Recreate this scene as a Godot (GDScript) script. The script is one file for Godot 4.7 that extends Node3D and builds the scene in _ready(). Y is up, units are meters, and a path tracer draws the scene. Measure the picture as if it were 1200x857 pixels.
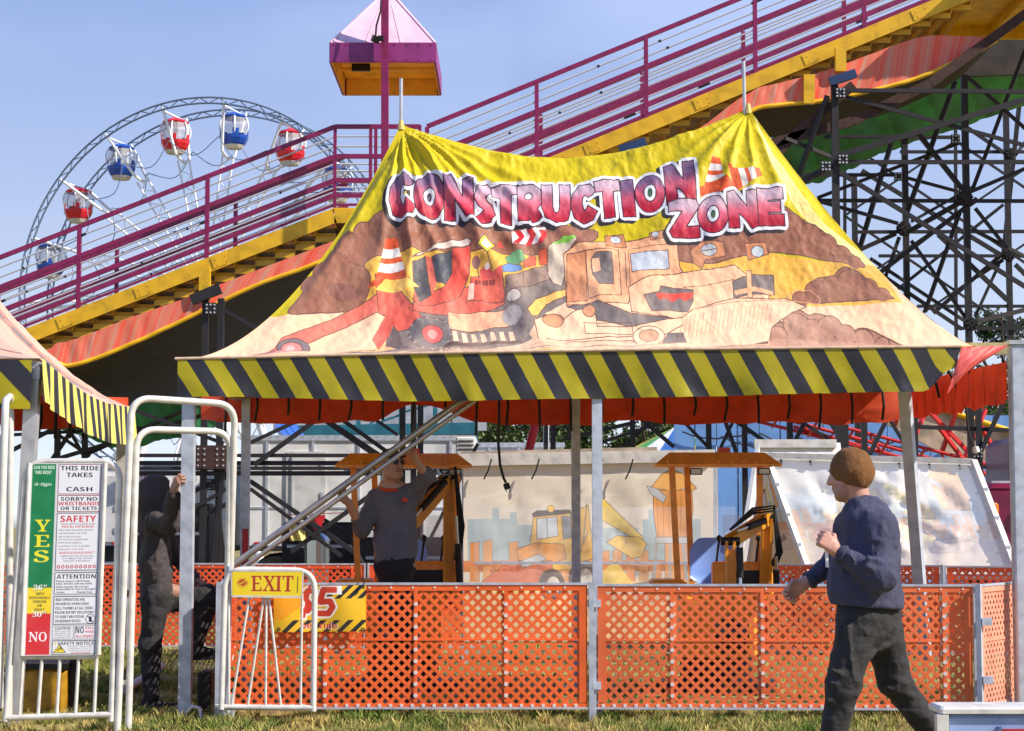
extends Node3D
# A fairground morning: a two-peaked awning going up in front of a giant slide.
# Metres, y up. The photographer stands at the origin, eye 1.375 m above the grass, looking along -z and slightly up.

const EYE := 1.375
const FOCAL := 2300.0
const TILT := 0.0806
var M := {}
var rng := RandomNumberGenerator.new()
var soft := FastNoiseLite.new()


# ---------------------------------------------------------------- survey: a sighting and a distance give a point
func at(px: float, py: float, d: float) -> Vector3:
	var dir := Basis(Vector3.RIGHT, TILT) * Vector3((px - 600.0) / FOCAL, (428.5 - py) / FOCAL, -1.0)
	return Vector3(0, EYE, 0) + dir * (d / -dir.z)


func ground(px: float, d: float) -> Vector3:
	var p := at(px, 614, d)
	return Vector3(p.x, 0, -d)


# ---------------------------------------------------------------- shapes
class Shape:
	var v := PackedVector3Array()
	var n := PackedVector3Array()
	var t := PackedVector2Array()
	var c := PackedColorArray()
	var tint := Color.WHITE
	var tinted := false

	func vert(p: Vector3, nn: Vector3, uv := Vector2.ZERO) -> void:
		v.push_back(p); n.push_back(nn); t.push_back(uv); c.push_back(tint)

	# a b d anticlockwise seen from outside
	func tri(a: Vector3, b: Vector3, d: Vector3, ua := Vector2.ZERO, ub := Vector2.ZERO, ud := Vector2.ZERO) -> void:
		var nn := (b - a).cross(d - a).normalized()
		vert(a, nn, ua); vert(d, nn, ud); vert(b, nn, ub)

	func quad(a: Vector3, b: Vector3, e: Vector3, d: Vector3, ua := Vector2(0, 1), ub := Vector2(1, 1), ue := Vector2(1, 0), ud := Vector2(0, 0)) -> void:
		tri(a, b, e, ua, ub, ue)
		tri(a, e, d, ua, ue, ud)

	func tri_n(a: Vector3, b: Vector3, d: Vector3, na: Vector3, nb: Vector3, nd: Vector3, ua := Vector2.ZERO, ub := Vector2.ZERO, ud := Vector2.ZERO) -> void:
		vert(a, na, ua); vert(d, nd, ud); vert(b, nb, ub)

	func box(mid: Vector3, size: Vector3, b := Basis.IDENTITY) -> void:
		var h := size * 0.5
		var k := []
		for i in 8:
			k.append(mid + b * Vector3(h.x if i & 1 else -h.x, h.y if i & 2 else -h.y, h.z if i & 4 else -h.z))
		for f in [[4, 5, 7, 6], [1, 0, 2, 3], [5, 1, 3, 7], [0, 4, 6, 2], [6, 7, 3, 2], [0, 1, 5, 4]]:
			quad(k[f[0]], k[f[1]], k[f[2]], k[f[3]])

	# a box with its long edges along y chamfered, cheap and catching light
	func cham(mid: Vector3, size: Vector3, e: float, b := Basis.IDENTITY) -> void:
		var h := size * 0.5
		var ring := [Vector2(h.x - e, h.z), Vector2(h.x, h.z - e), Vector2(h.x, -h.z + e), Vector2(h.x - e, -h.z), Vector2(-h.x + e, -h.z), Vector2(-h.x, -h.z + e), Vector2(-h.x, h.z - e), Vector2(-h.x + e, h.z)]
		var lo := []
		var up := []
		var lid := []
		for q in ring:
			lo.append(mid + b * Vector3(q.x, -h.y, q.y))
			up.append(mid + b * Vector3(q.x, h.y - e, q.y))
			lid.append(mid + b * Vector3(q.x * (h.x - e) / h.x, h.y, q.y * (h.z - e) / h.z))
		for i in 8:
			var j := (i + 1) % 8
			quad(lo[j], lo[i], up[i], up[j]); quad(up[j], up[i], lid[i], lid[j])
			tri(mid + b * Vector3(0, h.y, 0), lid[j], lid[i])
			tri(mid - b * Vector3(0, h.y, 0), lo[i], lo[j])

	func bar(a: Vector3, b: Vector3, w: float, h := -1.0, up := Vector3.UP) -> void:
		var z := (b - a)
		var l := z.length()
		if l < 1e-5:
			return
		z /= l
		if absf(z.dot(up)) > 0.98:
			up = Vector3.BACK
		var x := up.cross(z).normalized()
		var y := z.cross(x)
		box((a + b) * 0.5, Vector3(w, w if h < 0 else h, l), Basis(x, y, z))

	func tube(a: Vector3, b: Vector3, r: float, r2 := -1.0, sides := 8, caps := true) -> void:
		if r2 < 0:
			r2 = r
		var z := (b - a).normalized()
		var x := (Vector3.UP if absf(z.y) < 0.9 else Vector3.RIGHT).cross(z).normalized()
		var y := z.cross(x)
		for i in sides:
			var p0 := TAU * i / sides
			var p1 := TAU * (i + 1) / sides
			var n0 := x * cos(p0) + y * sin(p0)
			var n1 := x * cos(p1) + y * sin(p1)
			tri_n(a + n0 * r, a + n1 * r, b + n1 * r2, n0, n1, n1)
			tri_n(a + n0 * r, b + n1 * r2, b + n0 * r2, n0, n1, n0)
			if caps:
				tri(b, b + n0 * r2, b + n1 * r2)
				tri(a, a + n1 * r, a + n0 * r)

	func path(pts: Array, r: float, sides := 8) -> void:
		var x := Vector3.ZERO
		var last := []
		var lastn := []
		for i in pts.size():
			var z: Vector3 = ((pts[mini(i + 1, pts.size() - 1)] as Vector3) - (pts[maxi(i - 1, 0)] as Vector3)).normalized()
			if x == Vector3.ZERO:
				x = (Vector3.UP if absf(z.y) < 0.9 else Vector3.RIGHT).cross(z).normalized()
			x = (x - z * x.dot(z)).normalized()
			var y := z.cross(x)
			var ring := []
			var rn := []
			for k in sides:
				var nn := x * cos(TAU * k / sides) + y * sin(TAU * k / sides)
				ring.append((pts[i] as Vector3) + nn * r); rn.append(nn)
			if i:
				for k in sides:
					var j := (k + 1) % sides
					tri_n(last[k], last[j], ring[j], lastn[k], lastn[j], rn[j])
					tri_n(last[k], ring[j], ring[k], lastn[k], rn[j], rn[k])
			else:
				for k in sides:
					tri(pts[0], ring[(k + 1) % sides], ring[k])
			last = ring; lastn = rn
		for k in sides:
			tri(pts[-1], last[k], last[(k + 1) % sides])

	func lathe(axis0: Vector3, axis1: Vector3, prof: Array, sides := 14) -> void:   # prof: [along 0..1, radius]
		var z := (axis1 - axis0).normalized()
		var x := (Vector3.UP if absf(z.y) < 0.9 else Vector3.RIGHT).cross(z).normalized()
		var y := z.cross(x)
		for i in prof.size() - 1:
			var a: Vector3 = axis0.lerp(axis1, prof[i][0])
			var b: Vector3 = axis0.lerp(axis1, prof[i + 1][0])
			for k in sides:
				var p0 := TAU * k / sides
				var p1 := TAU * (k + 1) / sides
				var n0 := x * cos(p0) + y * sin(p0)
				var n1 := x * cos(p1) + y * sin(p1)
				var q0: Vector3 = a + n0 * prof[i][1]
				var q1: Vector3 = a + n1 * prof[i][1]
				var q2: Vector3 = b + n1 * prof[i + 1][1]
				var q3: Vector3 = b + n0 * prof[i + 1][1]
				if prof[i][1] > 1e-4:
					tri(q0, q1, q2)
				if prof[i + 1][1] > 1e-4:
					tri(q0, q2, q3)

	# an outline (x right, y up) given thickness about the plane of xf
	func prism(poly: PackedVector2Array, xf: Transform3D, depth: float, uv_lo := Vector2.ZERO, uv_size := Vector2.ZERO) -> void:
		if Geometry2D.is_polygon_clockwise(poly):
			poly.reverse()
		var idx := Geometry2D.triangulate_polygon(poly)
		var f := Vector3(0, 0, depth * 0.5)
		var uv := func(p: Vector2) -> Vector2: return Vector2.ZERO if uv_size == Vector2.ZERO else Vector2((p.x - uv_lo.x) / uv_size.x, 1.0 - (p.y - uv_lo.y) / uv_size.y)
		for i in range(0, idx.size(), 3):
			var a := poly[idx[i]]
			var b := poly[idx[i + 1]]
			var e := poly[idx[i + 2]]
			if (b - a).cross(e - a) < 0:
				var s := b
				b = e; e = s
			tri(xf * (Vector3(a.x, a.y, 0) + f), xf * (Vector3(b.x, b.y, 0) + f), xf * (Vector3(e.x, e.y, 0) + f), uv.call(a), uv.call(b), uv.call(e))
			tri(xf * (Vector3(a.x, a.y, 0) - f), xf * (Vector3(e.x, e.y, 0) - f), xf * (Vector3(b.x, b.y, 0) - f), uv.call(a), uv.call(e), uv.call(b))
		for i in poly.size():
			var a := poly[i]
			var b := poly[(i + 1) % poly.size()]
			quad(xf * (Vector3(a.x, a.y, 0) - f), xf * (Vector3(b.x, b.y, 0) - f), xf * (Vector3(b.x, b.y, 0) + f), xf * (Vector3(a.x, a.y, 0) + f), uv.call(a), uv.call(b), uv.call(b), uv.call(a))

	# a smooth sheet over a grid of points, rows of equal length; u runs right, rows run up, seen from the front
	func sheet(rows: Array, uvs := []) -> void:
		var nr := rows.size()
		var nc: int = rows[0].size()
		var nn := []
		for r in nr:
			var line := PackedVector3Array()
			for q in nc:
				var du: Vector3 = rows[r][mini(q + 1, nc - 1)] - rows[r][maxi(q - 1, 0)]
				var dv: Vector3 = rows[mini(r + 1, nr - 1)][q] - rows[maxi(r - 1, 0)][q]
				line.push_back(du.cross(dv).normalized())
			nn.append(line)
		for r in nr - 1:
			for q in nc - 1:
				var ua := Vector2(float(q) / (nc - 1), 1.0 - float(r) / (nr - 1))
				var ub := Vector2(float(q + 1) / (nc - 1), ua.y)
				var ue := Vector2(ub.x, 1.0 - float(r + 1) / (nr - 1))
				var ud := Vector2(ua.x, ue.y)
				if uvs:
					ua = uvs[r][q]; ub = uvs[r][q + 1]; ue = uvs[r + 1][q + 1]; ud = uvs[r + 1][q]
				tri_n(rows[r][q], rows[r][q + 1], rows[r + 1][q + 1], nn[r][q], nn[r][q + 1], nn[r + 1][q + 1], ua, ub, ue)
				tri_n(rows[r][q], rows[r + 1][q + 1], rows[r + 1][q], nn[r][q], nn[r + 1][q + 1], nn[r + 1][q], ua, ue, ud)

	func mesh() -> ArrayMesh:
		var a := []
		a.resize(Mesh.ARRAY_MAX)
		a[Mesh.ARRAY_VERTEX] = v
		a[Mesh.ARRAY_NORMAL] = n
		a[Mesh.ARRAY_TEX_UV] = t
		if tinted:
			a[Mesh.ARRAY_COLOR] = c
		var m := ArrayMesh.new()
		m.add_surface_from_arrays(Mesh.PRIMITIVE_TRIANGLES, a)
		return m


# ---------------------------------------------------------------- objects
var taken := {}

func numbered(called: String) -> String:
	taken[called] = taken.get(called, -1) + 1
	return called if taken[called] == 0 else "%s_%03d" % [called, taken[called]]


func tag(o: Node3D, label: String, category: String, group := "") -> Node3D:
	o.set_meta("label", label)
	o.set_meta("category", category)
	if group:
		o.set_meta("group", group)
	return o


func thing(called: String, label: String, category: String, where := Vector3.ZERO, group := "", turn := 0.0) -> Node3D:
	var o := Node3D.new()
	o.name = numbered(called)
	add_child(o)
	o.position = where
	o.rotation.y = turn
	return tag(o, label, category, group)


# commits a shape as one named mesh; shapes of parts are given in world metres, so they are moved into the parent's frame
func obj(called: String, s: Shape, m: Material, parent: Node3D = null, in_world := true) -> MeshInstance3D:
	var o := MeshInstance3D.new()
	if parent != null and in_world:
		var inv := to_parent(parent).affine_inverse()
		if inv != Transform3D.IDENTITY:
			for i in s.v.size():
				s.v[i] = inv * s.v[i]
				s.n[i] = inv.basis * s.n[i]
	o.mesh = s.mesh()
	o.material_override = m
	if parent == null:
		o.name = numbered(called)
		add_child(o)
	else:
		o.name = called
		if parent.has_node(NodePath(called)):
			var k := 1
			while parent.has_node(NodePath("%s_%03d" % [called, k])):
				k += 1
			o.name = "%s_%03d" % [called, k]
		parent.add_child(o)
	return o


func to_parent(p: Node3D) -> Transform3D:
	var xf := Transform3D.IDENTITY
	var q: Node = p
	while q != self and q is Node3D:
		xf = q.transform * xf
		q = q.get_parent()
	return xf


func struct(called: String, s: Shape, m: Material) -> MeshInstance3D:
	var o := obj(called, s, m)
	o.set_meta("kind", "structure")
	return o


# one mesh shared by several parts
func share(called: String, mesh: Mesh, m: Material, parent: Node3D, xf: Transform3D) -> MeshInstance3D:
	var o := MeshInstance3D.new()
	o.mesh = mesh
	o.material_override = m
	o.name = called
	if parent.has_node(NodePath(called)):
		var k: int = parent.get_meta("n_" + called, 1)
		parent.set_meta("n_" + called, k + 1)
		o.name = "%s_%03d" % [called, k]
	parent.add_child(o)
	o.transform = to_parent(parent).affine_inverse() * xf
	return o


func bar1(called: String, a: Vector3, b: Vector3, w: float, h: float, m: Material, parent: Node3D) -> MeshInstance3D:
	var s := Shape.new()
	s.bar(a, b, w, h)
	return obj(called, s, m, parent)


func tube1(called: String, a: Vector3, b: Vector3, r: float, m: Material, parent: Node3D, sides := 8) -> MeshInstance3D:
	var s := Shape.new()
	s.tube(a, b, r, -1, sides)
	return obj(called, s, m, parent)


# ---------------------------------------------------------------- materials
var grain := {}

func noise_tex(key: String, freq: float, lo: float, hi: float, seed_at: int, size := 256, octaves := 4, normal := false, bump := 4.0) -> NoiseTexture2D:
	if grain.has(key):
		return grain[key]
	var fn := FastNoiseLite.new()
	fn.seed = seed_at
	fn.noise_type = FastNoiseLite.TYPE_SIMPLEX_SMOOTH
	fn.frequency = freq
	fn.fractal_octaves = octaves
	var nt := NoiseTexture2D.new()
	nt.width = size
	nt.height = size
	nt.seamless = true
	nt.noise = fn
	if normal:
		nt.as_normal_map = true
		nt.bump_strength = bump
	else:
		var g := Gradient.new()
		g.offsets = PackedFloat32Array([0.15, 0.5, 0.85])
		g.colors = PackedColorArray([Color(lo, lo, lo), Color((lo + hi) * 0.52, (lo + hi) * 0.515, (lo + hi) * 0.505), Color(hi, hi, hi)])
		nt.color_ramp = g
	grain[key] = nt
	return nt


# r g b are 0..255 as the surface looks in plain daylight
func paint(r: float, g: float, b: float, rough := 0.6, metal := 0.0, wear := "wear", scale := 0.8) -> StandardMaterial3D:
	var m := StandardMaterial3D.new()
	m.albedo_color = Color(r / 255.0, g / 255.0, b / 255.0)
	m.roughness = rough
	m.metallic = metal
	m.cull_mode = BaseMaterial3D.CULL_DISABLED
	if wear:
		m.albedo_texture = {"wear": noise_tex("wear", 0.012, 0.86, 1.0, 3), "dirt": noise_tex("dirt", 0.03, 0.72, 1.0, 8), "cloth": noise_tex("cloth", 0.02, 0.84, 1.0, 5)}[wear]
		m.uv1_triplanar = true
		m.uv1_world_triplanar = true
		m.uv1_scale = Vector3.ONE * scale
	return m


func printed(img: Image, rough := 0.55) -> StandardMaterial3D:
	var m := StandardMaterial3D.new()
	m.albedo_texture = ImageTexture.create_from_image(img)
	m.roughness = rough
	m.cull_mode = BaseMaterial3D.CULL_DISABLED
	m.texture_repeat = false
	return m


# ---------------------------------------------------------------- print shop: flat artwork for fabric and signs
class Sheet:
	var img: Image
	var bend: Callable      # from design units to texture pixels, when the sheet is cut to a shaped cloth
	var k := Vector2.ONE
	var o := Vector2.ZERO

	func _init(w: int, h: int, col: Color) -> void:
		img = Image.create_empty(w, h, false, Image.FORMAT_RGB8)
		img.fill(col)

	func lay(poly: PackedVector2Array) -> PackedVector2Array:
		var out := PackedVector2Array()
		if bend.is_valid():
			for i in poly.size():
				var a := poly[i]
				var b := poly[(i + 1) % poly.size()]
				var m := maxi(1, ceili(a.distance_to(b) / 7.0))
				for j in m:
					out.push_back(bend.call(a.lerp(b, float(j) / m)))
		else:
			for p in poly:
				out.push_back((p - o) * k)
		return out

	func fill(polys: Array, col: Color) -> void:
		var laid := []
		var lo := 1e9
		var hi := -1e9
		for p in polys:
			var q := lay(p)
			laid.append(q)
			for a in q:
				lo = minf(lo, a.y); hi = maxf(hi, a.y)
		var y0 := clampi(int(lo), 0, img.get_height() - 1)
		var y1 := clampi(int(hi) + 1, 0, img.get_height())
		if y1 <= y0:
			return
		var rows := []
		rows.resize(y1 - y0)
		for i in rows.size():
			rows[i] = PackedFloat32Array()
		for q in laid:
			for i in q.size():
				var a: Vector2 = q[i]
				var b: Vector2 = q[(i + 1) % q.size()]
				if a.y > b.y:
					var s := a
					a = b; b = s
				if b.y - a.y < 1e-6:
					continue
				var f := maxi(y0, ceili(a.y - 0.5))
				var e := mini(y1 - 1, ceili(b.y - 0.5) - 1)
				for y in range(f, e + 1):
					rows[y - y0].push_back(a.x + (b.x - a.x) * (y + 0.5 - a.y) / (b.y - a.y))
		var w := img.get_width()
		for i in rows.size():
			var r: PackedFloat32Array = rows[i]
			r.sort()
			for j in range(0, r.size() - 1, 2):
				var x0 := clampi(roundi(r[j]), 0, w)
				var x1 := clampi(roundi(r[j + 1]), 0, w)
				if x1 > x0:
					img.fill_rect(Rect2i(x0, i + y0, x1 - x0, 1), col)

	func poly(pts: Array, col: Color, ink := Color(0, 0, 0, 0), wide := 0.8) -> void:
		var p := PackedVector2Array()
		for i in range(0, pts.size(), 2):
			p.push_back(Vector2(pts[i], pts[i + 1]))
		fill([p], col)
		if ink.a > 0:
			p.push_back(p[0])
			line_of(p, wide, ink)

	# the same with its corners rounded off
	func blob(pts: Array, col: Color, ink := Color(0, 0, 0, 0), wide := 0.8) -> void:
		var p := PackedVector2Array()
		for i in range(0, pts.size(), 2):
			p.push_back(Vector2(pts[i], pts[i + 1]))
		for k in 2:
			var q := PackedVector2Array()
			for i in p.size():
				var a := p[i]
				var b := p[(i + 1) % p.size()]
				q.push_back(a.lerp(b, 0.25)); q.push_back(a.lerp(b, 0.75))
			p = q
		fill([p], col)
		if ink.a > 0:
			p.push_back(p[0])
			line_of(p, wide, ink)

	func line_of(p: PackedVector2Array, wide: float, col: Color) -> void:
		fill(Geometry2D.offset_polyline(p, wide * 0.5, Geometry2D.JOIN_MITER, Geometry2D.END_BUTT), col)

	func line(pts: Array, wide: float, col: Color) -> void:
		var p := PackedVector2Array()
		for i in range(0, pts.size(), 2):
			p.push_back(Vector2(pts[i], pts[i + 1]))
		line_of(p, wide, col)

	static func oval(cx: float, cy: float, rx: float, ry: float, m := 24) -> PackedVector2Array:
		var p := PackedVector2Array()
		for i in m:
			p.push_back(Vector2(cx + rx * cos(TAU * i / m), cy + ry * sin(TAU * i / m)))
		return p

	func disc(cx: float, cy: float, rx: float, ry: float, col: Color, ink := Color(0, 0, 0, 0), wide := 0.8) -> void:
		if ink.a > 0:
			fill([oval(cx, cy, rx + wide, ry + wide)], ink)
		fill([oval(cx, cy, rx, ry)], col)

	func box(x: float, y: float, w: float, h: float, col: Color) -> void:
		poly([x, y, x + w, y, x + w, y + h, x, y + h], col)

	# words in a real typeface, set to fit a width (or a height when the width is 0); x y is the middle of the line, or its left end
	func words(said: String, x: float, y: float, tall: float, col: Color, wide := 0.0, face := "Droid Sans", bold := true, left := false, turn := 0.0) -> void:
		var f := SystemFont.new()
		f.font_names = PackedStringArray([face])
		f.font_weight = 700 if bold else 400
		var tm := TextMesh.new()
		tm.font = f
		tm.font_size = 32
		tm.pixel_size = 1.0
		tm.depth = 0.0
		tm.curve_step = 4.0 if tall * k.y > 24 else 8.0
		tm.text = said
		var a := tm.get_mesh_arrays()
		if a.is_empty() or (a[Mesh.ARRAY_VERTEX] as PackedVector3Array).is_empty():
			return
		var vs: PackedVector3Array = a[Mesh.ARRAY_VERTEX]
		var ns: PackedVector3Array = a[Mesh.ARRAY_NORMAL]
		var ix: PackedInt32Array = a[Mesh.ARRAY_INDEX] if a[Mesh.ARRAY_INDEX] != null else PackedInt32Array()
		if ix.is_empty():
			ix = PackedInt32Array(range(vs.size()))
		var lo := Vector2(1e9, 1e9)
		var hi := -lo
		for q in vs:
			lo = lo.min(Vector2(q.x, q.y)); hi = hi.max(Vector2(q.x, q.y))
		var sy := tall / 23.0           # a capital of size 32 is about 23 units high
		var sx := sy if wide <= 0 else wide / (hi.x - lo.x)
		for i in range(0, ix.size(), 3):
			if ns[ix[i]].z < 0.5:
				continue
			var p := PackedVector2Array()
			for j in 3:
				var q := vs[ix[i + j]]
				var e := Vector2((q.x - (lo.x if left else (lo.x + hi.x) * 0.5)) * sx, -(q.y - (lo.y + hi.y) * 0.5) * sy)
				p.push_back(e.rotated(turn) + Vector2(x, y))
			fill([p], col)

	# bleached evenly towards a pale tone
	func wash(amount: float, pale: Color) -> void:
		var d := img.get_data()
		var to := [pale.r * 255.0, pale.g * 255.0, pale.b * 255.0]
		for i in d.size():
			d[i] = int(d[i] + (to[i % 3] - d[i]) * amount)
		img.set_data(img.get_width(), img.get_height(), false, Image.FORMAT_RGB8, d)

	# faded and rubbed the way a print gets after some seasons: speckle and cloudy loss of ink
	func age(amount: float, seed_at: int, pale: Color, streak := 1.0, low := 0.0) -> void:
		var fn := FastNoiseLite.new()
		fn.seed = seed_at
		fn.frequency = 0.006
		fn.fractal_octaves = 4
		var w := img.get_width()
		var h := img.get_height()
		var d := img.get_data()
		var pr := int(pale.r * 255)
		var pg := int(pale.g * 255)
		var pb := int(pale.b * 255)
		for y in range(0, h):
			for xb in range(0, w, 4):
				var f := clampf((fn.get_noise_2d(xb, y * streak) * 0.9 + 0.25 + low * 0.45 * y / h), 0.0, 1.0) * amount * (lerpf(0.25, 1.0, float(y) / h) if low > 0.0 else 1.0)
				for x in range(xb, mini(xb + 4, w)):
					var g := f + float((x * 7919 + y * 104729 + x * y) % 97) / 97.0 * amount * (0.22 if low == 0.0 else 0.22 * y / h)
					var i := (y * w + x) * 3
					d[i] = int(d[i] + (pr - d[i]) * g)
					d[i + 1] = int(d[i + 1] + (pg - d[i + 1]) * g)
					d[i + 2] = int(d[i + 2] + (pb - d[i + 2]) * g)
		img.set_data(w, h, false, Image.FORMAT_RGB8, d)


func rgb(r: float, g: float, b: float) -> Color:
	return Color(r / 255.0, g / 255.0, b / 255.0)


# ---------------------------------------------------------------- the scene
func _ready() -> void:
	rng.seed = 77
	soft.seed = 4
	soft.frequency = 1.0
	soft.fractal_octaves = 3
	var cam := Camera3D.new()
	cam.name = "camera"
	cam.position = Vector3(0, EYE, 0)
	cam.rotation = Vector3(TILT, 0, 0)
	cam.fov = 21.11
	cam.near = 0.1
	cam.far = 900.0
	add_child(cam)

	var sky := ProceduralSkyMaterial.new()
	sky.sky_top_color = rgb(103, 134, 197)
	sky.sky_horizon_color = rgb(218, 227, 231)
	sky.sky_curve = 0.11
	sky.ground_bottom_color = rgb(120, 115, 90)
	sky.ground_horizon_color = rgb(170, 170, 165)
	sky.sun_angle_max = 30.0
	# thin high cirrus
	var veil := Image.create_empty(1024, 512, false, Image.FORMAT_RGBA8)
	var cn := FastNoiseLite.new()
	cn.seed = 9
	cn.frequency = 0.011
	cn.fractal_octaves = 5
	for y in 256:
		for x in 1024:
			var wisp := clampf(cn.get_noise_2d(x * 0.7 + y * 0.5, y * 2.6) * 1.5 - 0.1, 0, 1) * clampf((256 - y) / 60.0, 0, 1)
			veil.set_pixel(x, y, Color(1, 1, 1, wisp * 0.22))
	sky.sky_cover = ImageTexture.create_from_image(veil)
	var env := Environment.new()
	env.background_mode = Environment.BG_SKY
	env.sky = Sky.new()
	env.sky.sky_material = sky
	env.tonemap_mode = Environment.TONE_MAPPER_LINEAR
	env.tonemap_exposure = 1.38
	env.sdfgi_enabled = true
	env.ssao_enabled = true
	env.ssil_enabled = true
	env.fog_enabled = false
	var we := WorldEnvironment.new()
	we.name = "air"
	we.environment = env
	add_child(we)

	var sun := DirectionalLight3D.new()
	sun.name = "sun"
	sun.light_color = Color(1.0, 0.96, 0.9)
	sun.light_energy = 1.5
	sun.light_angular_distance = 0.5
	sun.shadow_enabled = true
	add_child(sun)
	sun.look_at_from_position(Vector3.ZERO, -Vector3(0.714, 0.64, 0.289))

	materials()
	grounds()
	giant_slide()
	truss_towers()
	far_things()
	ferris_wheel()
	canopy_lamp()
	awning()
	side_awning()
	fences()
	gates()
	ride_diggers()
	banners()
	people()
	odds_and_ends()


func materials() -> void:
	M.alu = paint(206, 208, 214, 0.35, 0.45, "wear", 1.5)
	M.white_tube = paint(222, 220, 214, 0.45, 0.1, "wear", 2.0)
	M.galv = paint(196, 204, 218, 0.42, 0.2, "wear", 2.2)
	M.magenta = paint(138, 26, 86, 0.42, 0.0, "wear", 1.2)
	M.cable = paint(196, 198, 206, 0.4, 0.0, "")
	M.yellow_steel = paint(232, 182, 24, 0.5, 0.0, "wear", 0.9)
	M.tread = paint(242, 190, 46, 0.55, 0.0, "wear", 0.6)
	M.truss = paint(46, 43, 46, 0.55, 0.25, "wear", 0.7)
	M.bolt = paint(205, 205, 205, 0.4, 0.5, "")
	var dyed := Sheet.new(1024, 64, rgb(226, 112, 84))
	for i in 46:
		var x := i * 23.0 + 6.0 * sin(i * 2.3)
		dyed.poly([x, 0, x + 7 + 4 * sin(i * 1.7), 0, x - 16 + 5 * sin(i * 1.7), 64, x - 26, 64], rgb(238, 84, 56) if i % 3 else rgb(206, 140, 112))
	dyed.age(0.42, 7, rgb(228, 150, 124))
	M.skirt = printed(dyed.img, 0.6)
	M.skirt.backlight_enabled = true
	M.skirt.backlight = Color(0.2, 0.11, 0.09)
	M.piping = paint(240, 186, 24, 0.5, 0.0, "")
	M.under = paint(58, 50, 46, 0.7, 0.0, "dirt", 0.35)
	M.green_tarp = paint(70, 140, 92, 0.45, 0.0, "dirt", 0.18)
	M.green_tarp.backlight_enabled = true
	M.green_tarp.backlight = Color(0.35, 0.6, 0.35)
	M.orange_plastic = paint(252, 116, 62, 0.55, 0.0, "wear", 0.35)
	M.orange_plastic.metallic_specular = 0.25
	M.orange_plastic.backlight_enabled = true
	M.orange_plastic.backlight = Color(0.3, 0.1, 0.04)
	M.red_cloth = paint(226, 88, 50, 0.6, 0.0, "cloth", 0.7)
	M.red_cloth.backlight_enabled = true
	M.red_cloth.backlight = Color(0.6, 0.2, 0.08)
	M.strap = paint(24, 22, 24, 0.6, 0.0, "")
	M.digger = paint(255, 164, 58, 0.4, 0.0, "wear", 1.5)
	M.digger_yellow = paint(232, 152, 26, 0.42, 0.0, "wear", 1.0)
	M.black_steel = paint(32, 30, 30, 0.45, 0.3, "")
	M.rubber = paint(28, 28, 28, 0.8, 0.0, "")
	M.seat_blue = paint(128, 162, 228, 0.28, 0.0, "")
	M.chrome = paint(200, 205, 210, 0.2, 0.9, "")
	M.trailer = paint(240, 241, 244, 0.45, 0.0, "cloth", 0.2)
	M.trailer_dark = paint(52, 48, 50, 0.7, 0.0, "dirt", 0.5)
	M.teal = paint(40, 112, 128, 0.5, 0.0, "wear", 0.6)
	M.blue_wall = paint(110, 158, 222, 0.6, 0.0, "wear", 0.3)
	M.red_steel = paint(206, 36, 44, 0.45, 0.0, "wear", 0.8)
	M.tan_panel = paint(205, 186, 164, 0.6, 0.0, "dirt", 0.3)
	M.purple = paint(120, 26, 66, 0.3, 0.0, "wear", 0.4)
	M.white_vinyl = paint(236, 234, 230, 0.5, 0.0, "cloth", 0.5)
	M.white_vinyl.backlight_enabled = true
	M.white_vinyl.backlight = Color(0.5, 0.5, 0.48)
	M.wheel_white = paint(238, 240, 244, 0.5, 0.0, "")
	M.wheel_grey = paint(112, 130, 152, 0.5, 0.2, "")
	M.gondola_red = paint(205, 26, 40, 0.35, 0.0, "")
	M.gondola_blue = paint(22, 74, 168, 0.35, 0.0, "")
	M.gondola_floor = paint(196, 190, 180, 0.6, 0.0, "")
	M.roof_pink = paint(238, 196, 214, 0.5, 0.0, "wear", 0.6)
	M.fascia = paint(150, 52, 128, 0.45, 0.0, "wear", 0.6)
	M.inside_orange = paint(255, 200, 86, 0.6, 0.0, "cloth", 0.4)
	M.leaf = paint(98, 124, 40, 0.55, 0.0, "")
	M.leaf.vertex_color_use_as_albedo = true
	M.leaf.albedo_color = Color.WHITE
	M.leaf.backlight_enabled = true
	M.leaf.backlight = Color(0.35, 0.42, 0.1)
	M.bark = paint(84, 68, 52, 0.9, 0.0, "dirt", 0.6)
	M.clear = StandardMaterial3D.new()
	M.clear.transparency = BaseMaterial3D.TRANSPARENCY_ALPHA
	M.clear.albedo_color = Color(0.93, 0.95, 0.97, 0.16)
	M.clear.roughness = 0.2
	M.clear.metallic_specular = 0.12
	M.clear.cull_mode = BaseMaterial3D.CULL_DISABLED
	M.hazy = StandardMaterial3D.new()      # scuffed clear vinyl
	M.hazy.transparency = BaseMaterial3D.TRANSPARENCY_ALPHA
	M.hazy.albedo_color = Color(0.86, 0.86, 0.88, 0.34)
	M.hazy.roughness = 0.5
	M.hazy.cull_mode = BaseMaterial3D.CULL_DISABLED


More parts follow.
